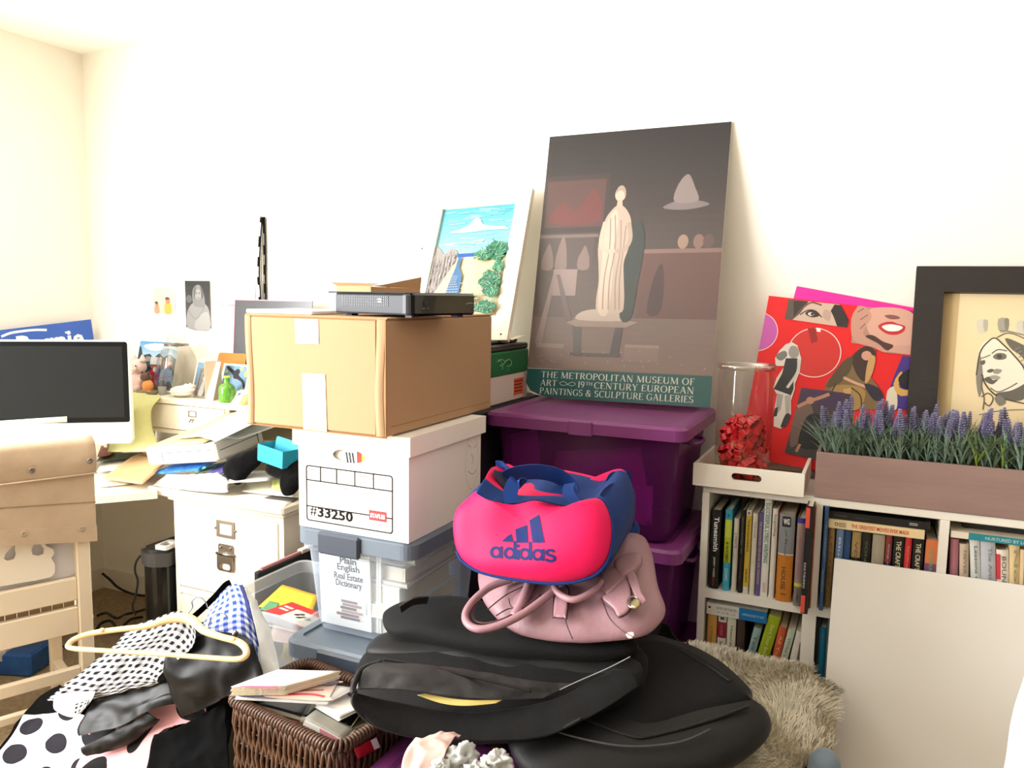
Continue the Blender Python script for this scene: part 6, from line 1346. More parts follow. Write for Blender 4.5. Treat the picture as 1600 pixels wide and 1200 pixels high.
def purple_(a):
    a.poly(CU([(1398, 585), (1410, 556), (1425, 558), (1425, 640), (1384, 640), (1388, 612)]), (66, 44, 128)); a.poly(CU([(1386, 640), (1386, 612), (1398, 604), (1402, 622), (1400, 640)]), (222, 210, 186), 14); a.poly(CU([(1396, 600), (1406, 582), (1410, 584), (1404, 604), (1418, 610), (1425, 606), (1425, 616), (1404, 618)]), (216, 166, 84), 20); a.poly(CU([(1404, 590), (1425, 576), (1425, 606), (1410, 606)]), (28, 24, 36), 14)
cut(purple_)
def danc(a):
    a.poly(CU([(1252, 606), (1290, 612), (1330, 616), (1330, 719), (1272, 718), (1226, 707), (1236, 672)]), (62, 52, 50)); a.poly(CU([(1252, 606), (1320, 614), (1316, 640), (1250, 632)]), (66, 44, 78)); a.poly(CU([(1244, 640), (1266, 632), (1270, 660), (1250, 690), (1234, 696)]), (112, 88, 80), 20); a.poly(CU([(1262, 650), (1284, 650), (1290, 680), (1284, 700), (1252, 700), (1248, 684)]), (26, 26, 28), 30)
    a.line(CU([(1246, 636), (1262, 628), (1280, 622), (1296, 616)]), .010, (186, 134, 104), 10); a.disc(*cu(1266, 626), .024, (190, 136, 106)); a.line(CU([(1250, 694), (1244, 706)]), .008, (180, 130, 104))
cut(danc)

# framed portrait drawing
TLp, ux, uy = leaning((1432, 418), (1600, 418.5), (1422, 590), 2.535, z0, 2.475)
W = .62; H = (TLp.z-z0-.003)/uy.z*.99; T = FR(TLp-uy*H, ux, uy); Tn = T.to_translation(); nz = ux.cross(uy)
fr = thing('framed_drawing', 'wide black wooden frame holding an ink portrait drawing on cream paper', 'picture', T @ V((W/2, 0, 0)))
m_fr = mat('black_wood', (40, 34, 31), .5, var=(6, .25, (1, 1, .2)), bump=(30, .15, (1, 8, 1)))
fwd_ = (cu(0, 0), .072)[1]
for q in ([(0, 0), (W, 0), (W-fwd_, fwd_), (fwd_, fwd_)], [(0, H), (fwd_, H-fwd_), (W-fwd_, H-fwd_), (W, H)], [(0, 0), (fwd_, fwd_), (fwd_, H-fwd_), (0, H)], [(W, 0), (W, H), (W-fwd_, H-fwd_), (W-fwd_, fwd_)]):
    MB(T).prism(q, -.012, .018).ob('frame_board', m_fr, fr)
MB(T).box((fwd_-.004, fwd_-.004, -.010), (W-fwd_+.004, H-fwd_+.004, -.006)).ob('drawing_paper', mat('cream_drawing_paper', (238, 216, 172), .8), fr)
a = Art(T @ Matrix.Translation((0, 0, -.006)), W, H)
a.poly([(fwd_/W, fwd_/H), ((fwd_+.034)/W, fwd_/H), ((fwd_+.040)/W, 1-fwd_/H), (fwd_/W, 1-fwd_/H)], (206, 180, 132))
ig = lambda s_: (84+s_*.93, 80+s_*.90, 72+s_*.82)
def L_(pts, w_, s_=0, n=14): a.line(CU(pts), w_*.72, ig(s_), n)
def B_(pts, s_, n=24): a.poly(CU(pts), ig(s_), n)
for (x, y, s_) in ((1536, 508, 110), (1569, 506, 60), (1598, 510, 110)):
    a.poly(CU([(x-9, y-8), (x+7, y-8), (x+6, y+10), (x-7, y+12)]), ig(s_+30), 10); a.poly(CU([(x+1, y-8), (x+8, y-8), (x+7, y+8), (x+2, y+8)]), ig(s_), 8)
B_([(1530, 545), (1545, 530), (1556, 529), (1570, 540), (1582, 552), (1598, 572), (1606, 600), (1600, 612), (1585, 622), (1560, 614), (1545, 600), (1534, 580)], 168)       # face lit
B_([(1571, 528), (1590, 534), (1612, 548), (1624, 580), (1612, 576), (1596, 556), (1580, 544)], 30); B_([(1580, 610), (1600, 600), (1612, 590), (1608, 612), (1594, 626), (1560, 622), (1558, 614)], 26)
B_([(1526, 580), (1531, 552), (1536, 580), (1534, 610), (1530, 620), (1526, 600)], 60); L_([(1526, 586), (1532, 550), (1546, 532), (1556, 528), (1568, 538), (1584, 554), (1600, 574), (1606, 596)], .005, 0, 30)
L_([(1558, 527), (1576, 520), (1600, 528), (1625, 545)], .004, 20); L_([(1564, 516), (1580, 518), (1604, 524)], .005, 60); L_([(1534, 584), (1540, 600), (1552, 614), (1566, 622), (1590, 628), (1620, 634)], .005, 0, 20)
B_([(1552, 556), (1560, 551), (1572, 553), (1572, 560), (1562, 562), (1554, 560)], 40, 14); B_([(1558, 555), (1564, 553), (1566, 559), (1560, 560)], 0, 10); L_([(1550, 552), (1560, 546), (1574, 548)], .004, 20)
B_([(1531, 566), (1538, 562), (1540, 566), (1536, 570)], 20, 10); L_([(1530, 560), (1538, 558), (1548, 554)], .004, 50); B_([(1542, 580), (1548, 576), (1554, 578), (1548, 582)], 20, 10); B_([(1556, 576), (1566, 578), (1560, 584), (1552, 582)], 80, 12)
B_([(1538, 592), (1546, 588), (1552, 594), (1560, 592), (1552, 600), (1544, 598)], 20, 16); B_([(1546, 588), (1556, 586), (1564, 590), (1554, 593)], 90, 12); L_([(1548, 606), (1560, 612), (1576, 606), (1590, 598)], .004, 40)
L_([(1536, 586), (1534, 604), (1538, 622), (1536, 640)], .004, 30); L_([(1534, 620), (1544, 614), (1552, 622), (1546, 634), (1538, 628)], .004, 10); B_([(1554, 622), (1564, 618), (1572, 628), (1562, 634)], 50, 12); L_([(1530, 648), (1560, 642), (1600, 640), (1625, 644)], .003, 40)
for k in range(10): L_([(1586+3*k, 546+6*k), (1594+3*k, 542+6*k)], .003, 70, 4)
a.ob('ink_drawing', m_print, fr)

# planter of artificial lavender
PY = 2.215; q0, q1 = at(1272, 770, Y=PY), at(1600, 814, Y=PY); pzt = at(1274, 706, Y=PY).z; pdx = .125
px0 = q0.x; px1 = q1.x+.12
pl = thing('lavender_planter', 'long mauve brown planter box of artificial lavender on the bookcase', 'planter', ((px0+px1)/2, PY+pdx/2, z0))
m_pl = mat('mauve_wood', (146, 119, 111), .75, var=(7, .16, (.5, 1, 2)), bump=(18, .1, (.4, 1, 4)))
for (A, B) in (((px0, PY, z0+.0005), (px1, PY+.010, pzt)), ((px0, PY+pdx-.010, z0+.0005), (px1, PY+pdx, pzt)), ((px0, PY+.0102, z0+.0005), (px0+.010, PY+pdx-.0102, pzt)), ((px1-.010, PY+.0102, z0+.0005), (px1, PY+pdx-.0102, pzt))):
    MB().box(A, B, .0015).ob('box_board', m_pl, pl)
MB().box((px0+.010, PY+.010, z0+.0005), (px1-.010, PY+pdx-.010, pzt-.018)).ob('soil', mat('dark_moss', (58, 52, 40), .95, var=(60, .4), bump=(120, .6)), pl)
m_lv = mat('lavender_flower', (136, 130, 168), .9, var=(80, .25)); m_lf = mat('lavender_leaf', (124, 148, 128), .75, var=(30, .3)); m_lf2 = mat('fresh_leaf', (134, 156, 66), .7, var=(30, .25)); m_sm = mat('lavender_stem', (100, 124, 84), .8)
def sprig(seed):
    r2 = random.Random(seed); root = bpy.data.objects.new('lavender_plant', None); root.empty_display_size = .02; COL.objects.link(root); WP[root.name] = V((0, 0, 0))
    lf = MB(); m_ = m_lf2 if seed == 2 else m_lf
    for k in range(34):
        an = r2.random()*2*pi; ln_ = r2.uniform(.055, .108); zb = r2.uniform(0, .035); sp = r2.uniform(.2, .75); d = V((cos(an), sin(an), 0)); wv = V((-sin(an), cos(an), 0))
        P = [V((0, 0, zb))+d*ln_*sp*t_*(1+.4*t_)+V((0, 0, ln_*(t_-.32*sp*t_*t_))) for t_ in (0, .33, .66, 1)]
        w_ = (.0022, .0042, .0036, .0004); vs = []
        for p, q in zip(P, w_): vs += [p-wv*q/2, p+wv*q/2]
        lf.add(vs, [(0, 1, 3, 2), (2, 3, 5, 4), (4, 5, 7, 6)], None, True)
    o = props(lf.ob('leaves', m_, root, fix=False), kind='stuff')
    for q in range(2 if seed % 2 else 1):
        bx_, by_ = r2.uniform(-.012, .012), r2.uniform(-.012, .012); top = r2.uniform(.125, .150)
        MB().tube([(0, 0, 0), (bx_*.6, by_*.6, top*.55), (bx_, by_, top)], .0013, 5).ob('stem', m_sm, root)
        fl = MB()
        for lv in range(11):
            z = top*.58+lv*.0058; rr = .0115*(1-.055*lv)*(1-.35*(lv < 2)) if lv < 9 else .005-.0015*(lv-9)
            for k in range(8):
                an = 2*pi*(k+.5*(lv % 2))/8+r2.uniform(-.2, .2); d = V((cos(an), sin(an), 0)); c_ = V((bx_*z/top, by_*z/top, z))
                tip = c_+d*rr+V((0, 0, .004)); wv = V((-sin(an), cos(an), 0))*.0030
                fl.add([c_+d*.001, c_+d*rr*.6-wv+V((0, 0, .001)), tip, c_+d*rr*.6+wv+V((0, 0, .001)), c_+d*rr*.55+V((0, 0, .0055))], [(0, 1, 4), (1, 2, 4), (2, 3, 4), (3, 0, 4), (0, 3, 2, 1)])
        fl.ob('flower_spike', m_lv, root, fix=False)
    return root
protos = [sprig(k) for k in range(5)]; used = set(); rl = random.Random(11)
n = 30
for k in range(n*2):
    row_ = k % 2; x = px0+.025+(px1-px0-.05)*((k//2)+.5*row_+rl.uniform(-.2, .2))/(n)
    if x > px1-.015: continue
    y = PY+.034+.055*row_+rl.uniform(-.008, .008); pi_ = rl.randrange(5); o = protos[pi_]
    if pi_ in used: o = copy_tree(protos[pi_], (0, 0, 0))
    used.add(pi_)
    wl = V((x, y, pzt-.020)); o.parent = pl; o.location = wl-WP[pl.name]; s_ = rl.uniform(.82, 1.12); o.scale = (s_*1.05, s_*1.05, s_); o.rotation_euler = (rl.uniform(-.12, .12), rl.uniform(-.12, .12), rl.uniform(0, 6))

# white picture back leaning on the bookcase front
BW = at(1304, 872, Y=2.205); TRp = at(1600, 915, Y=2.205); BLp = at(1290, 1100, Y=2.125)
ux = (TRp-BW).normalized(); uy = (BW-BLp); uy = (uy-ux*uy.dot(ux)).normalized(); H = (BW.z-.004)/uy.z; W = .75
T = FR(BW-uy*H, ux, uy)
wb = thing('white_board', 'large glossy white panel leaning on the front of the bookcase', 'panel', T @ V((W/2, 0, 0)))
MB(T).box((0, 0, -.012), (W, H, -.003), .001).ob('board', mat('panel_white', (240, 237, 230), .6), wb)
MB(T).box((0, 0, -.003), (W, H, 0), .0005).ob('plastic_film', mat('glossy_white_film', (240, 237, 231), .09, spec=.45, bump=(2.2, .06)), wb)
# ================================================================== fur bench, bags, basket, clothes in the foreground
def PL(px, O, N, ux=None):
    """plane frame at O with normal N and the photo outline px laid out in it"""
    N = V(N).normalized(); x = V(ux) if ux else V((1, 0, 0)); x = (x-N*x.dot(N)).normalized(); y = N.cross(x)
    return FR(O, x, y, N), [((lambda q: (q.dot(x), q.dot(y)))(at(a, b, O=V(O), N=N)-V(O))) for a, b in px]
def G3(rows): return [[at(x, y, D=d) for x, y, d in r] for r in rows]
def drape(name, rows, m, parent=None, nu=26, nv=30, amp=.006, sc=14, seed=0, th=.0015, uv=None, ridge=True, st=(1, 1, 1)):
    fn = wrinkle(surf(G3(rows)), amp, sc, seed, 'ridge' if ridge else None, st)
    o = MB().grid(fn, nu, nv, uv=uv).ob(name, m, parent); solid(o, th, 0); return o

# bench with fur throw
bn = thing('bench', 'dark wooden bench under the shaggy cream fur throw', 'bench', (-.32, 1.72, 0))
m_dw = mat('dark_wood', (62, 46, 40), .5, var=(6, .2, (1, 6, 1)))
BNX0, BNX1, BNY0, BNY1, BNZ = -.545, -.045, 1.36, 2.02, .445
MB().prism([(BNX0, BNY0), (-.27, BNY0), (BNX1, 1.76), (BNX1, BNY1), (BNX0, BNY1)], BNZ-.10, BNZ).ob('seat', m_dw, bn)
for x in (BNX0+.01, BNX1-.06):
    for y in (BNY0+.01 if x < -.3 else 1.78, BNY1-.06): MB().box((x, y, 0), (x+.05, y+.05, BNZ-.10), .004).ob('leg', m_dw, bn)
fu = thing('fur_throw', 'shaggy cream fur throw spread over the bench before the bookcase', 'throw', (-.3, 1.7, BNZ))
m_fur = mat('cream_fur', (226, 219, 200), .95, spec=.1, sheen=.3, var=(16, .25)); m_furb = mat('fur_backing', (176, 164, 138), .95, spec=.05, var=(14, .3))
def furtop(u, v):
    x = BNX0-.03+(BNX1-BNX0+.06)*u; y = BNY0-.02+(BNY1-BNY0+.16)*v
    xm = BNX1+.02 if y > 1.80 else BNX1+.02-(1.80-y)*.53
    x = BNX0-.03+(xm-BNX0+.03)*u
    e = min(u, 1-u)*(BNX1-BNX0); f = min(v, 1-v)*(BNY1-BNY0)
    z = BNZ+.014+.055*min(1, e/.09)**.5*min(1, f/.10)**.5+.016*noise.noise(V((x*6, y*6, 1)))
    y = min(y, (2.205 if x < -.09 else 2.06) if x > -.40 else 2.04)
    return V((x, y, z))
o = MB().grid(furtop, 24, 30).ob('backing', m_furb, fu); solid(o, .012, -1)
rf = random.Random(4); tb = MB()
for _ in range(15000):
    u, v = rf.random(), rf.random(); p = furtop(u, v)
    fl = noise.noise_vector(V((p.x*7, p.y*7, 2.0))); out = V(((u-.5)*1.6*abs(u-.5), (v-.5)*abs(v-.5)*1.2-.1, 0))
    d = V((fl.x*1.1, fl.y*1.1, .55+.2*rf.random()))+out+V((rf.uniform(-.25, .25), rf.uniform(-.25, .25), 0)); d.normalize()
    L = rf.uniform(.016, .032); w_ = V((-d.y, d.x, 0)); w_ = w_.normalized()*.0016 if w_.length > 1e-4 else V((.0016, 0, 0))
    t1 = p+d*L*.55; t2 = p+d*L+V((0, 0, -L*.22))
    if t2.y > 2.214: continue
    tb.add([p-w_, p+w_, t1+w_*.8, t1-w_*.8, t2], [(0, 1, 2, 3), (3, 2, 4)], None, True)
props(tb.ob('fur_pile', m_fur, fu, fix=False), kind='stuff')
sxp = at(1286, 1236, D=1.66)
st = thing('cushion', 'blue grey rounded cushion edge beside the fur bench', 'cushion', (sxp.x, sxp.y, .2))
MB().lathe([(.001, .0), (.03, .0), (.034, .02), (.034, sxp.z+.044-.2), (.030, sxp.z+.072-.2), (.018, sxp.z+.087-.2), (.001, sxp.z+.090-.2)], (sxp.x, sxp.y, .2), 28).ob('pad', mat('blue_grey_cloth', (112, 128, 142), .8, sheen=.2), st)

# purple tote with blush cloth and tissue
purple_bin(-.885, -.60, 1.12, 1.44, .10, .49, 'translucent purple bin under the blush cloth and white tissue', False)
drape('blush_cloth', [[(628, 1220, 1.44), (640, 1172, 1.46), (660, 1156, 1.48), (690, 1150, 1.5)], [(650, 1220, 1.42), (662, 1180, 1.44), (684, 1162, 1.46), (705, 1152, 1.5)], [(680, 1225, 1.42), (694, 1190, 1.42), (704, 1165, 1.46), (720, 1152, 1.5)]], mat('blush_cloth_m', (196, 164, 154), .85, sheen=.1), amp=.010, sc=22, seed=3, st=(1, 1, .3))
props(bpy.data.objects['blush_cloth'], 'blush pink pleated cloth sticking up below the black garment bag', 'cloth')
m_tis = mat('white_tissue', (180, 182, 178), .8, spec=.2)
for k, (cx, cy, r, dd, lb) in enumerate(((722, 1186, .030, 1.44, 'crumpled white tissue paper right of the blush pink cloth'), (778, 1196, .028, 1.42, 'crumpled white tissue paper ball nearest the black suitcase'), (690, 1206, .022, 1.40, 'crumpled white tissue paper in front of the blush cloth'), (745, 1212, .028, 1.39, 'crumpled white tissue paper at the bottom edge between two others'))):
    o = at(cx, cy, D=dd)
    def tis(u, v, o=o, r=r, k=k):
        a, b = u*2*pi, (v-.5)*pi; d = V((cos(a)*cos(b), sin(a)*cos(b), sin(b)))
        q = noise.noise(d*1.6+V((k*3, 1, 2))); q2 = abs(noise.noise(d*2.6+V((k, 4, 1))))
        return o+d*r*(1+.5*q-.6*q2)
    props(MB().grid(tis, 40, 26, wu=True, sm=True).ob('tissue_paper', m_tis), lb, 'tissue paper')

# black suitcase lying on the bench
m_ny = mat('black_nylon', (15, 15, 16), .55, spec=.3, sheen=.03, bump=(420, .12)); m_ny2 = mat('black_canvas', (12, 12, 13), .75, spec=.2, sheen=.03, bump=(500, .2)); m_lin = mat('grey_lining', (42, 41, 43), .42, spec=.4, bump=(18, .25, (1, 3, 1)))
O = V((-.40, 1.60, .600)); N = V((.05, -.26, .96))
T, pl_ = PL([(985, 1000), (1060, 1008), (1120, 1035), (1172, 1080), (1176, 1098), (1200, 1118), (1203, 1145), (1165, 1182), (1100, 1212), (960, 1230), (850, 1222), (800, 1180), (800, 1130), (860, 1070)], O, N)
sc_ = thing('soft_suitcase', 'black soft suitcase lying on the fur throw at the front right', 'suitcase', O-V((0, 0, .1)))
pillow(MB(), pl_, T, .045, .045, p=4, q=.45, amp=.006, sc=7, seed=2).ob('body', m_ny, sc_)
T, pl_ = PL([(878, 1095), (940, 1030), (1000, 1003), (1060, 1014), (1115, 1044), (1168, 1088), (1164, 1102), (1090, 1126), (1016, 1146), (985, 1146), (920, 1122)], O+N.normalized()*.028, N)
pillow(MB(), pl_, T, .026, .02, p=5, q=.4, amp=.004, sc=9, seed=5).ob('front_pocket', m_ny2, sc_)
def edge(px, r, m, par, nm='piping', off=.0):
    return MB().tube(crv([at(x, y, O=O+N.normalized()*off, N=N) for x, y in px], 60), r, 6).ob(nm, m, par)
edge([(868, 1098), (925, 1128), (985, 1150), (1018, 1150), (1095, 1130), (1170, 1104)], .0035, m_ny, sc_, 'zip_piping', .046)
edge([(830, 1128), (900, 1152), (980, 1166), (1060, 1160), (1110, 1140)], .0025, mat('zip_grey', (52, 52, 55), .45), sc_, 'zip', .050)
edge([(1062, 1016), (1105, 1040), (1140, 1064)], .003, m_ny, sc_, 'zip_piping', .050)
MB().ribbon(crv([at(1000, 992, D=1.82), at(1035, 985, D=1.9), at(1060, 1010, D=1.88), at(1085, 1030, D=1.85), at(1120, 1040, D=1.84)], 20), (0, -.4, .9), .04, .004).ob('strap', m_ny2, sc_)

# black garment bag folded on top
O2 = V((-.70, 1.52, .695)); N2 = V((0, -.40, .92))
gb = thing('garment_bag', 'black folded garment bag with open zip and yellow strip inside', 'bag', O2-V((0, 0, .1)))
def gpart(px, off, fr, bk, m, nm, seed, p=4, q=.45, amp=.006, sc=8):
    T, pl_ = PL(px, O2+N2.normalized()*off, N2); return pillow(MB(), pl_, T, fr, bk, p=p, q=q, amp=amp, sc=sc, seed=seed).ob(nm, m, gb)
gpart([(592, 1005), (625, 985), (760, 1000), (900, 1010), (1000, 1015), (1010, 1060), (985, 1090), (900, 1128), (850, 1150), (720, 1158), (640, 1148), (580, 1128), (552, 1085), (562, 1035)], -.045, .035, .045, m_ny2, 'lower_panel', 1)
gpart([(598, 972), (604, 955), (640, 942), (705, 936), (770, 950), (860, 985), (960, 984), (996, 1004), (985, 1022), (900, 1030), (770, 1022), (660, 1002), (612, 992)], .0, .030, .03, m_ny2, 'top_fold', 4, amp=.007)
gpart([(572, 1016), (600, 992), (660, 1002), (770, 1026), (900, 1034), (990, 1030), (1000, 1058), (930, 1068), (860, 1072), (760, 1056), (660, 1034), (590, 1030)], -.035, .028, .04, m_ny, 'middle_fold', 6)
# lining lip and dark mouth with curled rim
drape('lining', [[(556, 1078, 1.575), (566, 1050, 1.59), (590, 1036, 1.60)], [(620, 1078, 1.565), (640, 1052, 1.58), (660, 1040, 1.60)], [(700, 1088, 1.56), (730, 1066, 1.58), (750, 1050, 1.60)], [(770, 1094, 1.565), (810, 1076, 1.585), (835, 1064, 1.60)], [(850, 1092, 1.585), (872, 1080, 1.60), (900, 1068, 1.61)]], m_lin, gb, 40, 16, .004, 20, 5, .002)
drape('yellow_strip', [[(652, 1086, 1.572), (664, 1084, 1.576)], [(690, 1099, 1.56), (705, 1091, 1.565)], [(728, 1103, 1.555), (740, 1094, 1.56)], [(775, 1099, 1.56), (786, 1093, 1.566)]], mat('yellow_lining', (216, 194, 110), .6), gb, 20, 6, .0, 5, 0, .001)
drape('open_flap', [[(556, 1082, 1.57), (552, 1100, 1.54), (585, 1134, 1.52)], [(610, 1095, 1.585), (620, 1125, 1.545), (650, 1150, 1.52)], [(720, 1112, 1.575), (730, 1140, 1.54), (750, 1157, 1.52)], [(800, 1106, 1.575), (830, 1130, 1.54), (850, 1150, 1.52)], [(870, 1090, 1.585), (910, 1100, 1.56), (930, 1115, 1.54)], [(960, 1045, 1.62), (990, 1050, 1.60), (1000, 1070, 1.58)]], m_ny2, gb, 44, 16, .003, 10, 7, .003)
for px, r in (([(556, 1080), (551, 1098), (572, 1124), (610, 1142), (680, 1154), (760, 1156), (850, 1149), (910, 1122)], .0035), ([(596, 1034), (566, 1046), (553, 1070), (552, 1084)], .006), ([(600, 1030), (660, 1040), (740, 1058), (830, 1080)], .003)):
    MB().tube(crv([at(x, y, D=1.53+.07*max(0, (1100-y)/60)) for x, y in px], 50), r, 8).ob('piping', m_ny, gb)
MB().tube(crv([at(x, y, D=1.60) for x, y in ((850, 1090), (900, 1066), (950, 1044), (985, 1026))], 30), .0012, 5).ob('zip', mat('zip_light', (140, 140, 142), .4), gb)
MB().ribbon(crv([at(625, 952, D=1.74), at(645, 940, D=1.76), at(668, 937, D=1.78)], 10), (0, -.4, .9), .018, .005).ob('buckle_strap', mat('shiny_black', (30, 30, 31), .3), gb)

# mauve leather handbag
m_lea = mat('mauve_leather', (158, 120, 128), .45, spec=.35, coat=.04, var=(10, .08), bump=(90, .12)); m_ls = mat('dark_piping', (70, 44, 48), .5)
O = V((-.60, 1.63, .79)); N = V((-.05, -.42, .91))
hb = thing('handbag', 'mauve leather handbag with rolled handles under the duffel bag', 'bag', O-V((0, 0, .1)))
T, pl_ = PL([(748, 915), (752, 885), (790, 862), (860, 850), (950, 850), (1000, 838), (1018, 862), (1028, 915), (1040, 955), (1020, 985), (985, 998), (910, 1004), (850, 1000), (800, 986), (762, 950)], O, N)
pillow(MB(), pl_, T, .045, .015, p=3, q=.5, amp=.014, sc=11, seed=4).ob('body', m_lea, hb)
Nn = N.normalized()
def hp(x, y, o=.05): return at(x, y, O=O+Nn*o, N=N)
MB().tube(crv([hp(*p, .06) for p in ((800, 905), (775, 913), (757, 923), (737, 942), (727, 961), (732, 976), (750, 983), (780, 977), (816, 960), (847, 938), (870, 920))], 60), .0085, 10).ob('handle', m_lea, hb)
MB().tube(crv([hp(*p, .0545) for p in ((790, 908), (765, 920), (746, 940), (738, 960), (744, 971), (760, 974), (785, 968), (816, 951), (845, 930))], 60), .003, 6).ob('handle_piping', m_ls, hb)
MB().tube(crv([hp(*p, .068) for p in ((866, 916), (872, 926), (884, 934), (898, 937), (915, 931), (930, 921), (940, 908))], 40), .0075, 10).ob('handle', m_lea, hb)
MB().tube(crv([hp(*p, .05) for p in ((830, 908), (822, 928), (812, 950), (804, 964))], 20), [.012]*21, 10).ob('handle_base', m_lea, hb)
def patch(px, off, m, nm, th=.003):
    T, q = PL(px, O+Nn*off, N); return pillow(MB(), q, T, th, th, n=48, rings=6, p=8, q=.4).ob(nm, m, hb)
patch([(870, 918), (887, 920), (885, 962), (881, 965), (868, 964), (865, 960)], .054, m_lea, 'tab'); patch([(868, 916), (889, 918), (887, 964), (883, 967), (866, 966), (863, 962)], .051, m_ls, 'tab_piping', .002)
patch([(941, 934), (955, 926), (979, 904), (986, 930), (984, 952), (967, 963), (958, 950)], .056, m_lea, 'pocket_flap', .004); patch([(939, 936), (953, 926), (980, 902), (988, 930), (986, 954), (967, 966), (956, 952)], .052, m_ls, 'flap_piping', .003)
MB().tube([hp(990+9*cos(k*pi/12), 941+9*sin(k*pi/12), .064) for k in range(24)], .0022, 6, True).ob('ring', m_chrome, hb)
patch([(988, 940), (996, 936), (1000, 944), (994, 951), (986, 948)], .066, mat('brass', (176, 160, 120), .35, metal=.8), 'buckle', .004)
patch([(976, 888), (992, 896), (1004, 930), (1010, 940), (1000, 944), (988, 922)], .062, m_lea, 'strap', .004)
patch([(960, 880), (985, 866), (1002, 868), (1003, 880), (990, 895), (972, 902)], .058, m_lea, 'knot', .010); patch([(938, 905), (960, 888), (980, 900), (970, 912), (948, 930)], .055, m_lea, 'strap', .006)
for px in (((762, 952), (790, 930), (820, 915)), ((884, 962), (885, 975), (894, 998)), ((940, 934), (952, 965), (972, 985), (990, 996)), ((775, 962), (792, 952), (803, 950)), ((795, 935), (797, 945), (803, 952))):
    MB().tube(crv([hp(x, y, .047) for x, y in px], 20), .0015, 5).ob('seam', m_ls, hb)
patch([(978, 990), (990, 988), (990, 996), (982, 997)], .046, mat('pale_mauve', (214, 186, 186), .5), 'corner_tab', .002)

# pink and blue sports duffel
m_pk = mat('hot_pink_nylon', (226, 14, 86), .6, spec=.25, sheen=.05, bump=(350, .08)); m_bl = mat('royal_blue_nylon', (10, 48, 112), .65, spec=.2, sheen=.05, bump=(350, .1)); m_nv = mat('navy_trim', (34, 44, 110), .6)
O = V((-.655, 1.545, .935)); N = V((.03, -.90, .43)); Nn = V(N).normalized(); DV = V((.0, .155, .035))
db = thing('duffel_bag', 'hot pink and blue sports duffel bag on top of the bag heap', 'bag', O-V((0, 0, .1)))
fpx = [(709, 828), (714, 798), (732, 779), (746, 768), (765, 776), (800, 786), (836, 780), (870, 786), (908, 794), (930, 780), (945, 785), (956, 812), (957, 845), (946, 880), (920, 902), (870, 911), (800, 904), (748, 892), (718, 868)]
T, fo = PL(fpx, O, N)
pillow(MB(), fo, T, .040, .02, p=4, q=.5, amp=.013, sc=5.5, seed=11).ob('front_panel', m_pk, db)
fr = crv([T @ V((a, b, 0)) for a, b in fo], 80, True)
cen = sum(fr, V((0, 0, 0)))/80
def gus(u, v):
    k = int(round(u*80)) % 80; p = fr[k]; d = (p-cen).normalized(); return p+DV*v+d*(.006*sin(pi*v))
g_ = MB().grid(gus, 80, 8, wu=True).ob('gusset', m_bl, db)
pillow(MB(), fo, Matrix.Translation(DV) @ T, .02, .035, p=3, q=.5, amp=.006, sc=7, seed=12).ob('back_panel', m_pk, db)
def dp(x, y, o=.0): return at(x, y, O=O+Nn*o, N=N)
MB().tube(crv([dp(x, y, .004) for x, y in ((714, 862), (722, 876), (748, 893), (800, 905), (870, 912), (921, 903), (947, 881), (958, 845), (957, 811), (946, 784), (936, 776))], 70), .0035, 8).ob('piping', m_bl, db)
# top band, pink inner back and zip opening
def band(rows, m, nm, **k): return drape(nm, rows, m, db, 24, 8, k.get('amp', .0015), 20, k.get('seed', 1), .002)
dz = 1.76
band([[(744, 770, 1.66), (757, 748, 1.70)], [(764, 781, 1.66), (778, 763, 1.70)], [(800, 788, 1.665), (806, 774, 1.70)], [(836, 782, 1.68), (838, 776, 1.71)], [(870, 789, 1.69), (872, 776, 1.72)], [(908, 796, 1.70), (913, 780, 1.73)]], m_bl, 'top_band')
band([[(757, 750, 1.70), (766, 733, 1.76), (776, 729, 1.80)], [(776, 764, 1.70), (780, 745, 1.76), (790, 736, 1.80)], [(788, 774, 1.70), (796, 760, 1.76), (806, 750, 1.80)]], m_pk, 'top_panel')
band([[(790, 778, 1.73), (800, 768, 1.80), (810, 758, 1.86)], [(840, 776, 1.74), (840, 764, 1.80), (842, 752, 1.86)], [(885, 776, 1.75), (880, 768, 1.80), (878, 758, 1.86)], [(910, 782, 1.76), (905, 772, 1.80), (915, 764, 1.86)]], m_pk, 'top_panel', seed=3)
band([[(770, 738, 1.72), (772, 734, 1.78)], [(780, 756, 1.72), (786, 740, 1.78)], [(792, 768, 1.72), (800, 752, 1.78)]], mat('dark_lining', (18, 26, 56), .8), 'opening')
MB().ribbon(crv([dp(812, 776, -.03), dp(850, 778, -.035), dp(885, 777, -.04), dp(908, 784, -.04)], 20), (0, -.5, 1), .006, .002).ob('zip', m_nv, db)
def strap(pts, w_, wid): MB().ribbon(crv([at(x, y, D=d) for x, y, d in pts], 36), w_, wid, .003).ob('handle', m_bl, db)
strap([(800, 786, 1.655), (798, 768, 1.66), (806, 752, 1.665), (818, 757, 1.67)], (.9, .3, 0), .030)
strap([(788, 748, 1.77), (800, 742, 1.775), (830, 737, 1.78), (860, 740, 1.785), (882, 750, 1.79), (896, 766, 1.79), (904, 780, 1.78)], (0, -.25, 1), .036)
strap([(775, 727, 1.80), (785, 728, 1.795), (795, 738, 1.78)], (0, -.3, 1), .022)
strap([(912, 798, 1.70), (898, 786, 1.705), (888, 770, 1.73), (890, 756, 1.76)], (.8, .4, .3), .026)
strap([(880, 758, 1.85), (900, 757, 1.86), (918, 765, 1.86), (916, 782, 1.82)], (0, -.3, 1), .026)
strap([(952, 760, 1.80), (957, 748, 1.81), (966, 744, 1.82), (978, 744, 1.83), (980, 756, 1.84)], (.6, .8, 0), .026)
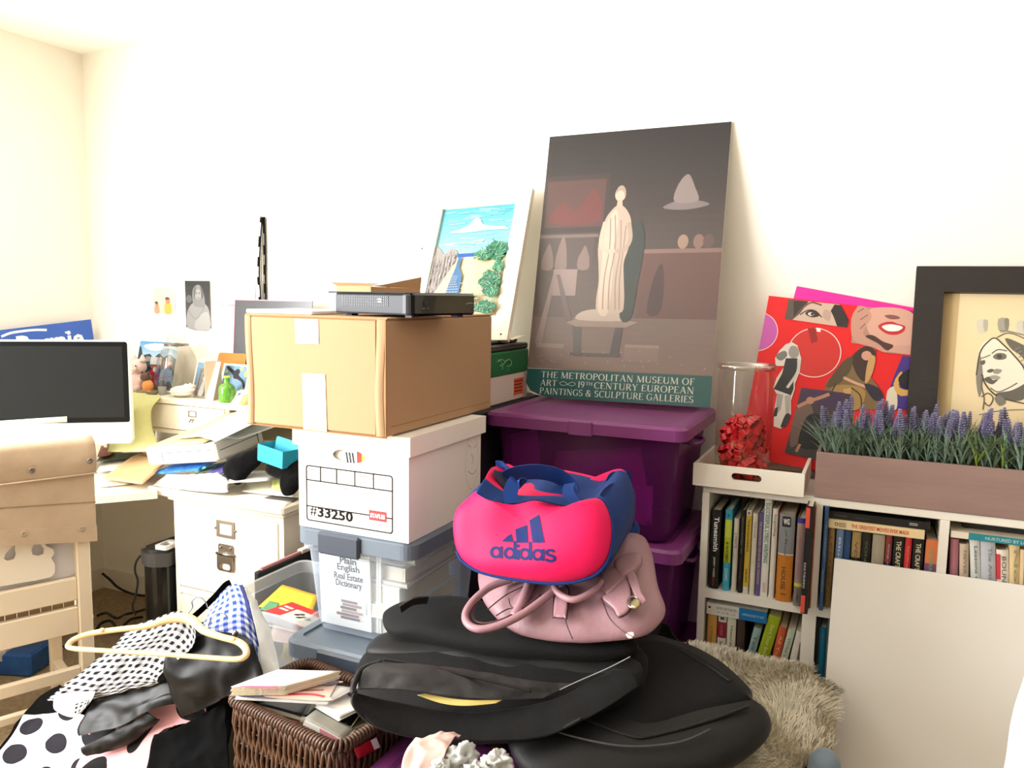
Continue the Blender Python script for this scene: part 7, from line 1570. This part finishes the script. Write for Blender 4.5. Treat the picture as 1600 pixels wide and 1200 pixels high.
# blue right end panel with rounded shoulder
drape('end_panel', [[(933, 780, 1.70), (942, 766, 1.72), (955, 757, 1.76), (975, 757, 1.82), (989, 766, 1.87)], [(950, 800, 1.69), (958, 790, 1.72), (968, 782, 1.78), (982, 782, 1.83), (991, 786, 1.88)], [(957, 830, 1.70), (963, 824, 1.72), (972, 818, 1.78), (982, 815, 1.83), (988, 812, 1.88)], [(953, 868, 1.70), (960, 862, 1.72), (968, 850, 1.78), (976, 842, 1.83), (981, 835, 1.88)], [(935, 896, 1.70), (945, 888, 1.72), (958, 872, 1.78), (968, 860, 1.83), (974, 850, 1.88)]], m_bl, db, 30, 24, .003, 12, 2, .003)
drape('back_pocket', [[(974, 850, 1.86), (985, 830, 1.88), (992, 812, 1.9)], [(978, 856, 1.86), (990, 838, 1.88), (996, 824, 1.9)], [(980, 858, 1.88), (990, 850, 1.9), (994, 836, 1.92)]], m_bl, db, 12, 12, .006, 20, 5)
MB().tube(crv([at(x, y, D=d) for x, y, d in ((934, 779, 1.695), (943, 765, 1.715), (956, 756, 1.755), (975, 756, 1.815), (989, 765, 1.865), (991, 786, 1.875))], 40), .002, 6).ob('piping', m_nv, db)
# logo: three slanted bars and the word, printed on the bulging front panel
def bulge(x, y):
    """point on the front panel surface that the sight line of a photo point meets"""
    from mathutils.bvhtree import BVHTree
    return None
fp = [o for o in db.children if o.name.startswith('front_panel')][0]
from mathutils.bvhtree import BVHTree
_M = Matrix.Translation(WP[fp.name]); _bv = BVHTree.FromPolygons([_M @ v.co for v in fp.data.vertices], [list(p.vertices) for p in fp.data.polygons])
def onbag(x, y):
    d = ray(x, y).normalized(); h, nn, i, t = _bv.ray_cast(CAM, d); return (h-d*.0012) if h else dp(x, y, .05)
m_lg = mat('navy_print', (12, 34, 96), .6, spec=.2)
lg = MB()
def bar(c):                      # c: TL, TR, BR, BL in the photo
    n = 5; lg.grid(lambda u, v: onbag((c[0][0]*(1-u)+c[1][0]*u)*(1-v)+(c[3][0]*(1-u)+c[2][0]*u)*v, (c[0][1]*(1-u)+c[1][1]*u)*(1-v)+(c[3][1]*(1-u)+c[2][1]*u)*v), n, n, sm=False)
bar([(827, 813), (842, 804), (851, 848), (832, 848)]); bar([(805, 827), (823, 820), (825, 848), (807, 848)]); bar([(792, 838), (799, 834), (802, 847), (784, 846)])
lg.ob('three_bar_logo', m_lg, db, fix=False)
wd_ = MB()
def stroke(pts, w_, closed=False, n=20):
    P = crv([(a, b, 0) for a, b in pts], n, closed) if len(pts) > 2 else [V((pts[0][0]+(pts[1][0]-pts[0][0])*k/6, pts[0][1]+(pts[1][1]-pts[0][1])*k/6, 0)) for k in range(7)]
    m = len(P); vs = []
    for i, p in enumerate(P):
        t = (P[(i+1) % m]-P[i-1]) if closed else P[min(i+1, m-1)]-P[max(i-1, 0)]
        t.normalize(); nn = V((-t.y, t.x, 0))*w_/2; a, b = p+nn, p-nn; vs += [onbag(a.x, a.y), onbag(b.x, b.y)]
    fs = [(2*i, 2*i+1, (2*i+3) % (2*m), (2*i+2) % (2*m)) for i in range(m if closed else m-1)]
    wd_.add(vs, fs)
def ringp(cx, cy, rx, ry): return [(cx+rx*cos(2*pi*k/10), cy+ry*sin(2*pi*k/10)) for k in range(10)]
sl = .06                         # the word runs slightly downhill
def yb(x): return 863+sl*(x-775)
for cx, kind in ((774.5, 'a'), (796, 'd'), (820, 'd'), (840, 'a')):
    y = yb(cx); stroke(ringp(cx, y, 7.2, 7.4), 4.6, True)
    stroke([(cx+8.4, y+(-19 if kind == 'd' else -9.5)), (cx+8.4, y+9.6)], 4.6)
y = yb(808.5); stroke([(808.8, y-6.5), (808.8, y+9.8)], 4.8); stroke([(809, y-14.5), (809, y-10)], 4.8)
y = yb(859); stroke([(866, y-6), (861, y-8.5), (855, y-7), (854, y-3), (860, y-.2), (866, y+2.2), (866, y+6.5), (860, y+8.8), (852.5, y+6)], 4.5, False, 26)
wd_.ob('brand_word', m_lg, db, fix=False)

# ------------------------------------------------------------------ wicker basket with magazines
A_, B_c, Dd = V((-1.257, 1.263, 0)), V((-.918, 1.207, 0)), .222
bxv = (B_c-A_).normalized(); byv = V((-bxv.y, bxv.x, 0)); BW_ = (B_c-A_).length; RIM = .55; BOT = .20
bk = thing('wicker_basket', 'dark brown wicker basket full of magazines', 'basket', A_+bxv*BW_/2+byv*Dd/2+V((0, 0, BOT)))
TB = FR(A_, bxv, byv, (0, 0, 1))
m_wk = mat('brown_wicker', (80, 50, 31), .5, var=(40, .35), bump=(160, .2)); m_wk2 = mat('dark_wicker_inside', (58, 38, 26), .7)
per = []
rr_ = rrect(0, 0, BW_, Dd, .03, 5)
def along(poly, n):
    P = [V((p[0], p[1], 0)) for p in poly]; m = len(P); L = [0]
    for i in range(m): L.append(L[-1]+(P[(i+1) % m]-P[i]).length)
    out = []
    for k in range(n):
        s_ = L[-1]*k/n; i = max(j for j in range(m) if L[j] <= s_+1e-9); t_ = (s_-L[i])/max(1e-9, L[i+1]-L[i]); p = P[i].lerp(P[(i+1) % m], t_); tn = (P[(i+1) % m]-P[i]).normalized(); out.append((p, V((tn.y, -tn.x, 0)), tn))
    return out
rods = MB(TB); NR = 132
for k, (p, nn, tn) in enumerate(along(rr_, NR)):
    P = []
    for j in range(15):
        z = BOT+(RIM-.012-BOT)*j/14; tp = .035*(1-j/14)
        cpt = V((BW_/2, Dd/2, 0)); q = p+(cpt-p)*tp
        P.append(q+nn*(.0045*sin(j*pi/2.2+(k % 2)*pi))+tn*(.0022*sin(j*1.1+k*.7))+V((0, 0, z)))
    rods.tube(P, [.0043+.0007*sin(k*2.3)]*15, 6)
props(rods.ob('wicker_stakes', m_wk, bk, fix=False), kind='stuff')
wv = MB(TB)
for j in range(9):
    z = BOT+.02+(RIM-.04-BOT)*j/8; tp = .035*(1-(z-BOT)/(RIM-BOT)); c_ = V((BW_/2, Dd/2, 0))
    wv.tube([q+(c_-q)*tp+V((0, 0, z)) for q, nn, tn in along(rr_, 60)], .003, 5, True)
props(wv.ob('wicker_weavers', m_wk2, bk, fix=False), kind='stuff')
li = MB(TB); g = .008; q = rrect(g, g, BW_-g, Dd-g, .025, 5); m = len(q); c_ = V((BW_/2, Dd/2, 0))
vs = [(c_.x+(x-c_.x)*.96, c_.y+(y-c_.y)*.96, BOT+.003) for x, y in q]+[(x, y, RIM-.01) for x, y in q]
li.add(vs, [(k, (k+1) % m, m+(k+1) % m, m+k) for k in range(m)]+[list(range(m))]).ob('inside', m_wk2, bk)
rm = MB(TB)
for k, (p, nn, tn) in enumerate(along(rr_, 120)):
    c_ = p+V((0, 0, RIM-.006)); P = []
    for j in range(8):
        an = -.6+j*pi*1.35/7; P.append(c_+nn*(.0105*cos(an))+V((0, 0, .0105*sin(an)))+tn*(.013*(j/7-.5)))
    rm.tube(P, .0045, 6)
props(rm.ob('braided_rim', m_wk, bk, fix=False), kind='stuff')
MB(TB).box((.02, .02, BOT+.002), (BW_-.02, Dd-.02, BOT+.010)).ob('bottom', m_wk2, bk)
if BOT > 0:
    sb_ = thing('brown_carton', 'brown carton standing under the wicker basket', 'box', A_+bxv*BW_/2+byv*Dd/2)
    MB(TB).box((.01, .01, 0), (BW_-.01, Dd-.01, BOT-.0025), .003).ob('body', m_kb, sb_)
# magazines
def bpt(x, y, z): return at(x, y, Z=z)
def mag(label, px, z, th, mcov, mpg=m_page, dz=(0, 0, 0, 0), cat='magazine', art=None, name='magazine', nsheet=3):
    a, b, c, d = [at(x, y, Z=z+e) for (x, y), e in zip(px, dz)]
    t = thing(name, label, cat, (a+b+c+d)/4)
    up = (b-a).cross(d-a).normalized(); up = up if up.z > 0 else -up
    for k in range(nsheet):
        o0, o1 = up*(th*k/nsheet), up*(th*(k+.82)/nsheet); j = .0018*((k*7) % 3-1); sh = (b-a).normalized()*j
        vs = [p+o0+sh for p in (a, b, c, d)]+[p+o1+sh for p in (a, b, c, d)]
        MB().add(vs, [(0, 1, 2, 3), (4, 5, 6, 7), (0, 1, 5, 4), (1, 2, 6, 5), (2, 3, 7, 6), (3, 0, 4, 7)]).ob('page_block', mpg, t)
    fn = lambda u, v: (a*(1-u)+b*u)*(1-v)+(d*(1-u)+c*u)*v+up*(th+.0006+.0012*sin(3*u+2*v))
    o = MB().grid(fn, 6, 6).ob('cover', mcov, t); solid(o, .0006, 0)
    if art:
        T_ = FR(a+up*(th+.0026), (b-a).normalized(), ((d-a)-(b-a).normalized()*(d-a).dot((b-a).normalized())).normalized()); ar = Art(T_, (b-a).length, ((d-a)-(b-a).normalized()*(d-a).dot((b-a).normalized())).length); art(ar); ar.ob('print', m_gloss, t)
    return t
m_mg = mat('white_cover', (246, 244, 242), .3)
mag('dark red brown book deep inside the wicker basket', [(430, 1140), (500, 1160), (520, 1122), (450, 1108)], .47, .03, mat('red_brown_cover', (120, 50, 32), .5), name='book', cat='book')
mag('olive brown book lying beside the pink and white one in the basket', [(500, 1150), (545, 1160), (590, 1140), (540, 1128)], .475, .03, mat('olive_brown_cover', (92, 84, 58), .5), name='book', cat='book')
mag('black and white patterned magazine curling inside the basket', [(396, 1105), (470, 1126), (500, 1096), (420, 1088)], .505, .008, mat('black_white_print', (40, 38, 46), .35, var=(18, .6)), dz=(.014, 0, 0, .01))
mag('glossy black magazine under the fanned white pages in the basket', [(470, 1128), (548, 1142), (570, 1110), (488, 1098)], .51, .012, mat('gloss_black_cover', (20, 19, 21), .2), dz=(0, -.01, 0, .01))
bt = mag('pink and white spined paperback tilted in the wicker basket', [(474, 1134), (534, 1168), (552, 1150), (492, 1120)], .515, .018, mat('grey_cover', (150, 148, 138), .5), name='book', cat='book', dz=(.004, -.02, -.02, .004))
mag('open white magazine with fanned pages at the right of the basket', [(493, 1106), (530, 1128), (566, 1110), (540, 1092)], .535, .012, m_mg, m_paper, dz=(.006, -.012, 0, .004), nsheet=5)
def face(a):
    a.rect(0, 0, 1, 1, (206, 178, 168)); a.poly([(0, 0), (.5, 0), (.6, .3), (.3, .55), (0, .6)], (104, 108, 128), 20); a.poly([(.3, .1), (.55, .45), (.9, .5), (1, .2), (1, 0), (.45, 0)], (226, 190, 176), 24); a.poly([(.1, .65), (.4, .5), (.8, .6), (1, .85), (1, 1), (.2, 1)], (214, 170, 156), 24); a.poly([(.55, .75), (.9, .7), (1, .8), (1, 1), (.7, 1)], (70, 56, 58), 20); a.line([(.3, .5), (.6, .42), (.9, .5)], .006, (150, 104, 98), 8); a.line([(.55, .2), (.8, .26), (.95, .18)], .008, (196, 84, 96), 8)
mag('magazine with a close up portrait cover on the basket rim', [(368, 1093), (512, 1101), (556, 1078), (430, 1064)], .556, .006, m_mg, m_paper, dz=(.004, .004, .004, .01), art=face)
t = mag('thick white magazine with a pink streak topmost in the basket', [(362, 1087), (446, 1086), (531, 1061), (436, 1060)], .572, .022, m_mg, m_page, dz=(0, 0, .010, .010), nsheet=6)
a_, b_, c_ = at(366, 1076, Z=.596), at(432, 1080, Z=.597), at(400, 1070, Z=.597)
T_ = FR(a_, (b_-a_).normalized(), byv); ar = Art(T_ @ Matrix.Translation((0, 0, .002)), (b_-a_).length, .05); ar.poly([(.05, .15), (.3, .1), (.7, .1), (1, .25), (.7, .35), (.35, .3)], (226, 90, 120), 20); ar.ob('pink_streak', m_gloss, t)
MB().box((0, 0, 0), (.001, .001, .001)) if False else None
# pink label on the paperback spine
for o in bt.children:
    if o.name.startswith('page_block'): o.data.materials[0] = m_paper
q0_, q1_ = at(500, 1154, Z=.505), at(534, 1172, Z=.492)
a1, b1 = [at(x, y, Z=.515+e) for (x, y), e in (((474, 1134), .004), ((534, 1168), -.02))]
up = V((0, 0, 1)); f_ = (b1-a1).normalized(); nf = f_.cross(up).normalized()
MB().add([a1+f_*((b1-a1).length*.45)+nf*.0022, b1+nf*.0022, b1+nf*.0022+up*.018, a1+f_*((b1-a1).length*.45)+nf*.0022+up*.018], [(0, 1, 2, 3)]).ob('pink_spine', mat('spine_pink', (226, 150, 164), .5), bt)
o = sheet('leaflet', [at(x, y, O=B_c+bxv*.012, N=bxv) for x, y in ((553, 1170), (559, 1186), (594, 1168), (588, 1151))], mat('leaflet_red', (176, 20, 30), .4), .0012, None, 4, 4, .002, 12, 3)
props(o, 'red leaflet with a white corner wedged at the right end of the basket', 'leaflet')
q = [at(x, y, O=B_c+bxv*.0165, N=bxv) for x, y in ((579, 1157), (585, 1172), (594, 1167), (588, 1152))]
MB().add(q, [(0, 1, 2, 3)]).ob('white_corner', m_paper, o)

# ------------------------------------------------------------------ clothes heap with hangers
m_sat = mat('black_satin', (9, 9, 11), .46, spec=.22); m_blk = mat('black_cotton', (8, 8, 9), .9, spec=.05)
gh = weave('black_gingham', 'gingham', (246, 246, 250), (12, 12, 16)); gbl = weave('blue_gingham', 'gingham', (238, 242, 252), (44, 76, 176))
dot = weave('white_polka', 'dots', (250, 242, 244), (22, 20, 28)); dotp = weave('pink_polka', 'dots', (228, 166, 170), (14, 13, 15))
def garment(label, name, cat, rows, m, **k):
    o = drape(name, rows, m, None, **k); return props(o, label, cat)
# dark cloth mound added underneath as support and to shade the heap's inside
garment('added black cloth mound giving the clothes heap a shadowed inside', 'dark_filler_mound', 'dress', [[(40, 1112, 2.2), (110, 1085, 2.18), (200, 1010, 2.15), (300, 975, 2.08), (380, 990, 2.02), (400, 1035, 1.98)], [(10, 1160, 2.2), (90, 1130, 2.14), (200, 1080, 2.08), (300, 1040, 2.0), (372, 1045, 1.97), (388, 1085, 1.93)], [(-20, 1215, 2.2), (80, 1190, 2.1), (200, 1150, 2.02), (290, 1110, 1.94), (345, 1115, 1.91), (362, 1150, 1.88)], [(-40, 1290, 2.14), (80, 1270, 2.04), (200, 1240, 1.98), (280, 1220, 1.88), (330, 1230, 1.85), (352, 1260, 1.82)]], m_blk, nu=30, nv=40, amp=.012, sc=9, seed=1)
d1 = thing('polka_dot_dress', 'white and pink polka dot dress spread at the bottom left', 'dress', at(150, 1180, D=2.0))
drape('skirt', [[(40, 1118, 2.16), (85, 1115, 2.11), (130, 1118, 2.06), (168, 1135, 2.0)], [(22, 1148, 2.13), (70, 1150, 2.06), (118, 1158, 2.0), (150, 1175, 1.95)], [(0, 1178, 2.11), (52, 1186, 2.03), (104, 1200, 1.97), (136, 1215, 1.92)], [(-25, 1225, 2.08), (40, 1235, 2.0), (96, 1255, 1.94), (130, 1270, 1.9)]], dot, d1, amp=.006, sc=11, seed=5, uv=(2.4, 3.0))
drape('lining_side', [[(128, 1128, 2.04), (165, 1112, 2.0), (215, 1098, 1.97), (268, 1082, 1.94), (322, 1098, 1.90)], [(140, 1165, 1.98), (180, 1150, 1.95), (222, 1135, 1.93), (270, 1118, 1.91), (318, 1128, 1.88)], [(120, 1205, 1.94), (165, 1195, 1.92), (205, 1185, 1.9), (238, 1160, 1.89), (270, 1140, 1.88)], [(100, 1270, 1.92), (150, 1262, 1.9), (200, 1250, 1.88), (232, 1230, 1.87), (245, 1180, 1.87)]], dotp, d1, amp=.008, sc=12, seed=8, uv=(2.1, 2.8))
garment('black satin blouse lying across the polka dot dress', 'satin_blouse', 'blouse', [[(160, 1088, 1.98), (235, 1068, 1.92), (300, 1050, 1.86), (340, 1040, 1.84)], [(140, 1112, 1.96), (225, 1088, 1.9), (290, 1076, 1.86), (345, 1066, 1.83)], [(124, 1138, 1.94), (195, 1118, 1.9), (250, 1094, 1.87), (300, 1085, 1.85)], [(126, 1150, 1.93), (180, 1138, 1.89), (240, 1108, 1.87), (284, 1092, 1.86)]], m_sat, amp=.008, sc=14, seed=3)
garment('black satin sleeve lying below the blouse on the pink dress', 'satin_sleeve', 'blouse', [[(128, 1168, 1.92), (180, 1142, 1.90), (232, 1112, 1.88)], [(130, 1176, 1.915), (186, 1156, 1.89), (244, 1122, 1.87)], [(136, 1180, 1.92), (196, 1164, 1.90), (250, 1124, 1.885)]], m_sat, amp=.004, sc=16, seed=12)
garment('black satin skirt hanging over the right end of the clothes heap', 'satin_skirt', 'skirt', [[(270, 1010, 1.87), (330, 990, 1.85), (385, 995, 1.83), (402, 1030, 1.80)], [(258, 1045, 1.86), (330, 1035, 1.82), (390, 1040, 1.79), (412, 1060, 1.78)], [(268, 1075, 1.86), (330, 1070, 1.81), (385, 1072, 1.78), (400, 1080, 1.77)], [(290, 1120, 1.86), (318, 1108, 1.83), (350, 1092, 1.80), (372, 1088, 1.78)]], m_sat, amp=.010, sc=13, seed=6)
garment('black cotton dress at the bottom beside the wicker basket', 'cotton_dress', 'dress', [[(246, 1148, 1.87), (280, 1136, 1.85), (318, 1116, 1.84), (352, 1098, 1.83)], [(238, 1172, 1.86), (285, 1160, 1.84), (325, 1148, 1.82), (358, 1138, 1.81)], [(234, 1200, 1.85), (280, 1196, 1.82), (325, 1186, 1.80), (360, 1176, 1.79)], [(222, 1240, 1.83), (280, 1236, 1.8), (330, 1230, 1.78), (364, 1220, 1.77)]], m_blk, amp=.010, sc=12, seed=9)
garment('black cotton top peeking out at the left of the gingham shirt', 'shirt', 'shirt', [[(36, 1122, 2.2), (60, 1092, 2.18), (95, 1070, 2.14)], [(60, 1124, 2.15), (90, 1105, 2.12), (120, 1085, 2.08)], [(92, 1128, 2.1), (115, 1115, 2.07), (140, 1100, 2.04)]], m_blk, amp=.006, sc=15, seed=10)
g1 = thing('gingham_shirt', 'black and white gingham shirt lying across the clothes heap', 'shirt', at(190, 1060, D=1.95))
drape('body', [[(206, 982, 1.93), (250, 966, 1.90), (288, 956, 1.87), (308, 985, 1.84)], [(188, 1002, 1.93), (232, 994, 1.89), (278, 984, 1.86), (306, 1008, 1.83)], [(165, 1022, 1.95), (205, 1018, 1.91), (250, 1014, 1.88), (284, 1028, 1.85)], [(128, 1050, 1.98), (175, 1050, 1.93), (222, 1048, 1.90), (252, 1056, 1.87)], [(98, 1074, 2.02), (140, 1080, 1.97), (190, 1074, 1.93), (244, 1066, 1.89)], [(76, 1092, 2.05), (105, 1092, 2.02), (145, 1092, 1.98), (180, 1078, 1.94)]], gh, g1, nu=44, nv=36, amp=.008, sc=13, seed=2, uv=(17, 11))
drape('collar', [[(86, 1086, 2.01), (118, 1082, 1.98), (150, 1080, 1.95)], [(86, 1106, 2.0), (112, 1104, 1.97), (146, 1090, 1.945)], [(98, 1116, 1.99), (118, 1120, 1.965), (136, 1104, 1.95)]], mat('white_cotton', (246, 244, 242), .85), g1, amp=.003, sc=14, seed=4)
drape('cuff', [[(102, 1104, 1.985), (124, 1098, 1.96), (140, 1092, 1.945)], [(108, 1114, 1.975), (120, 1116, 1.96), (134, 1106, 1.945)]], gh, g1, nu=10, nv=12, amp=.002, seed=5, uv=(3, 5))
g2 = thing('blue_gingham_shirt', 'blue and white gingham shirt on a hanger by the file cabinet', 'shirt', at(360, 960, D=1.95))
drape('body', [[(338, 938, 1.97), (352, 924, 1.97), (368, 914, 1.96), (382, 918, 1.95)], [(330, 958, 1.95), (350, 944, 1.94), (374, 934, 1.93), (390, 944, 1.92)], [(320, 978, 1.93), (346, 968, 1.91), (376, 960, 1.90), (397, 976, 1.90)], [(318, 995, 1.91), (345, 990, 1.89), (378, 984, 1.88), (402, 1008, 1.88)], [(330, 1010, 1.89), (352, 1012, 1.88), (384, 1008, 1.87), (404, 1036, 1.87)]], gbl, g2, nu=34, nv=26, amp=.006, sc=14, seed=7, uv=(10, 7.5))
MB().ribbon(crv([at(*p, D=1.965) for p in ((300, 966), (318, 950), (336, 932), (352, 914), (360, 910))], 20), (.3, 0, 1), .014, .003).ob('dark_trim', m_blk, g2)
MB().ribbon(crv([at(*p, D=1.90) for p in ((376, 914), (384, 935), (390, 960), (398, 985), (404, 1010))], 20), (1, 0, .2), .010, .002).ob('dark_trim', m_nv, g2)
garment('clear plastic garment cover beside the blue gingham shirt', 'garment_cover', 'cover', [[(384, 920, 1.95), (398, 940, 1.94), (404, 960, 1.94)], [(394, 965, 1.90), (408, 975, 1.90), (420, 985, 1.9)], [(402, 1000, 1.86), (418, 1010, 1.86), (430, 1020, 1.86)], [(408, 1040, 1.82), (424, 1045, 1.82), (436, 1050, 1.82)], [(404, 1070, 1.80), (424, 1072, 1.8), (438, 1074, 1.8)]], clear('garment_film', (226, 228, 226), .5, .25, (245, 246, 246)), amp=.006, sc=12, seed=3)
# cream plastic hanger on top
HO = at(250, 1000, D=1.79); HN = V((.12, -.55, .82)).normalized()
hg_ = thing('clothes_hanger', 'cream plastic clothes hanger lying on the gingham shirt', 'hanger', HO)
m_hg = mat('cream_plastic', (236, 200, 146), .4, var=(6, .04))
def hpnt(x, y): return at(x, y, O=HO, N=HN)
hp_ = [(113, 1013), (108, 1006), (120, 997), (146, 989), (190, 983), (232, 978), (262, 968), (286, 965), (303, 971), (318, 985), (345, 995), (370, 1002), (383, 1012), (384, 1024), (370, 1030), (330, 1028), (250, 1022), (170, 1017)]
rad = [.0065, .0065, .0065, .0065, .0065, .007, .010, .012, .011, .0085, .0075, .0075, .0085, .0085, .007, .0065, .006, .006]
P = crv([hpnt(*p) for p in hp_], 108, True); R = [rad[int(i/108*18) % 18]*(1-(i/108*18 % 1))+rad[(int(i/108*18)+1) % 18]*(i/108*18 % 1) for i in range(108)]
MB().tube(P, R, 8, True, flat=.75).ob('frame', m_hg, hg_)
for x, y in ((161, 986), (366, 1000)): MB().ball(hpnt(x, y)+HN*.004, (.007, .006, .005), 6).ob('strap_notch', m_hg, hg_)
wh = thing('wire_hanger', 'chrome wire hanger hook standing up behind the gingham shirt', 'hanger', at(300, 965, D=1.93))
m_wire = mat('chrome_wire', (200, 200, 204), .15, metal=1)
MB().tube(crv([at(x, y, D=1.925) for x, y in ((288, 964), (296, 955), (301, 948), (300, 940), (305, 934), (312, 933), (320, 939), (325, 952))], 40), .0017, 6).ob('hook', m_wire, wh)
MB().tube(crv([at(x, y, D=1.935) for x, y in ((288, 964), (260, 985), (230, 1010))], 10), .0017, 6).ob('arm', m_wire, wh); MB().tube(crv([at(x, y, D=1.935) for x, y in ((288, 964), (310, 985), (330, 1008))], 10), .0017, 6).ob('arm', m_wire, wh)
wh = thing('wire_hanger', 'chrome wire hanger hook lying on the blue gingham shirt', 'hanger', at(345, 965, D=1.87))
MB().tube(crv([at(x, y, D=1.875) for x, y in ((326, 978), (332, 964), (342, 958), (352, 960), (356, 968))], 30), .0015, 6).ob('hook', m_wire, wh)
MB().tube(crv([at(x, y, D=1.875) for x, y in ((326, 978), (330, 995), (345, 1000))], 10), .0015, 6).ob('arm', m_wire, wh)
for x, y in ((366, 990), (374, 984)):
    pass
cl = thing('hanger_clip', 'small black metal hanger clip beside the cream hanger end', 'clip', at(368, 992, D=1.82))
MB(FR(at(366, 994, D=1.80), (.5, .3, .8), (-.5, .86, .0))).box((-.010, -.006, -.004), (.012, .006, .004), .002).ob('jaw', m_black, cl)
MB(FR(at(366, 990, D=1.79), (.5, .3, .8), (-.5, .86, .0))).box((-.004, -.003, -.003), (.008, .003, .003), .001).ob('spring', m_chrome, cl)

# white cloth edge at the right foreground
rows = [[(1606, 1060, 1.02), (1640, 1055, 1.0), (1700, 1050, .98)], [(1584, 1120, 1.0), (1640, 1110, .97), (1700, 1100, .95)], [(1578, 1170, .98), (1640, 1165, .95), (1700, 1160, .93)], [(1574, 1240, .97), (1640, 1240, .94), (1700, 1240, .92)]]
O = at(1660, 1180, D=1.0); T = FR(O, RGT, UPV)
wc = pillow(MB(), [(-.068, -.16), (-.064, .0), (-.045, .085), (-.015, .13), (.10, .15), (.20, .12), (.24, -.10), (.12, -.20)], T, .06, .06, amp=.004).ob('white_cushion', mat('white_cushion_cloth', (250, 248, 246), .85, sheen=.2))
props(wc, 'bright white cushion edge in the bottom right corner', 'cushion')
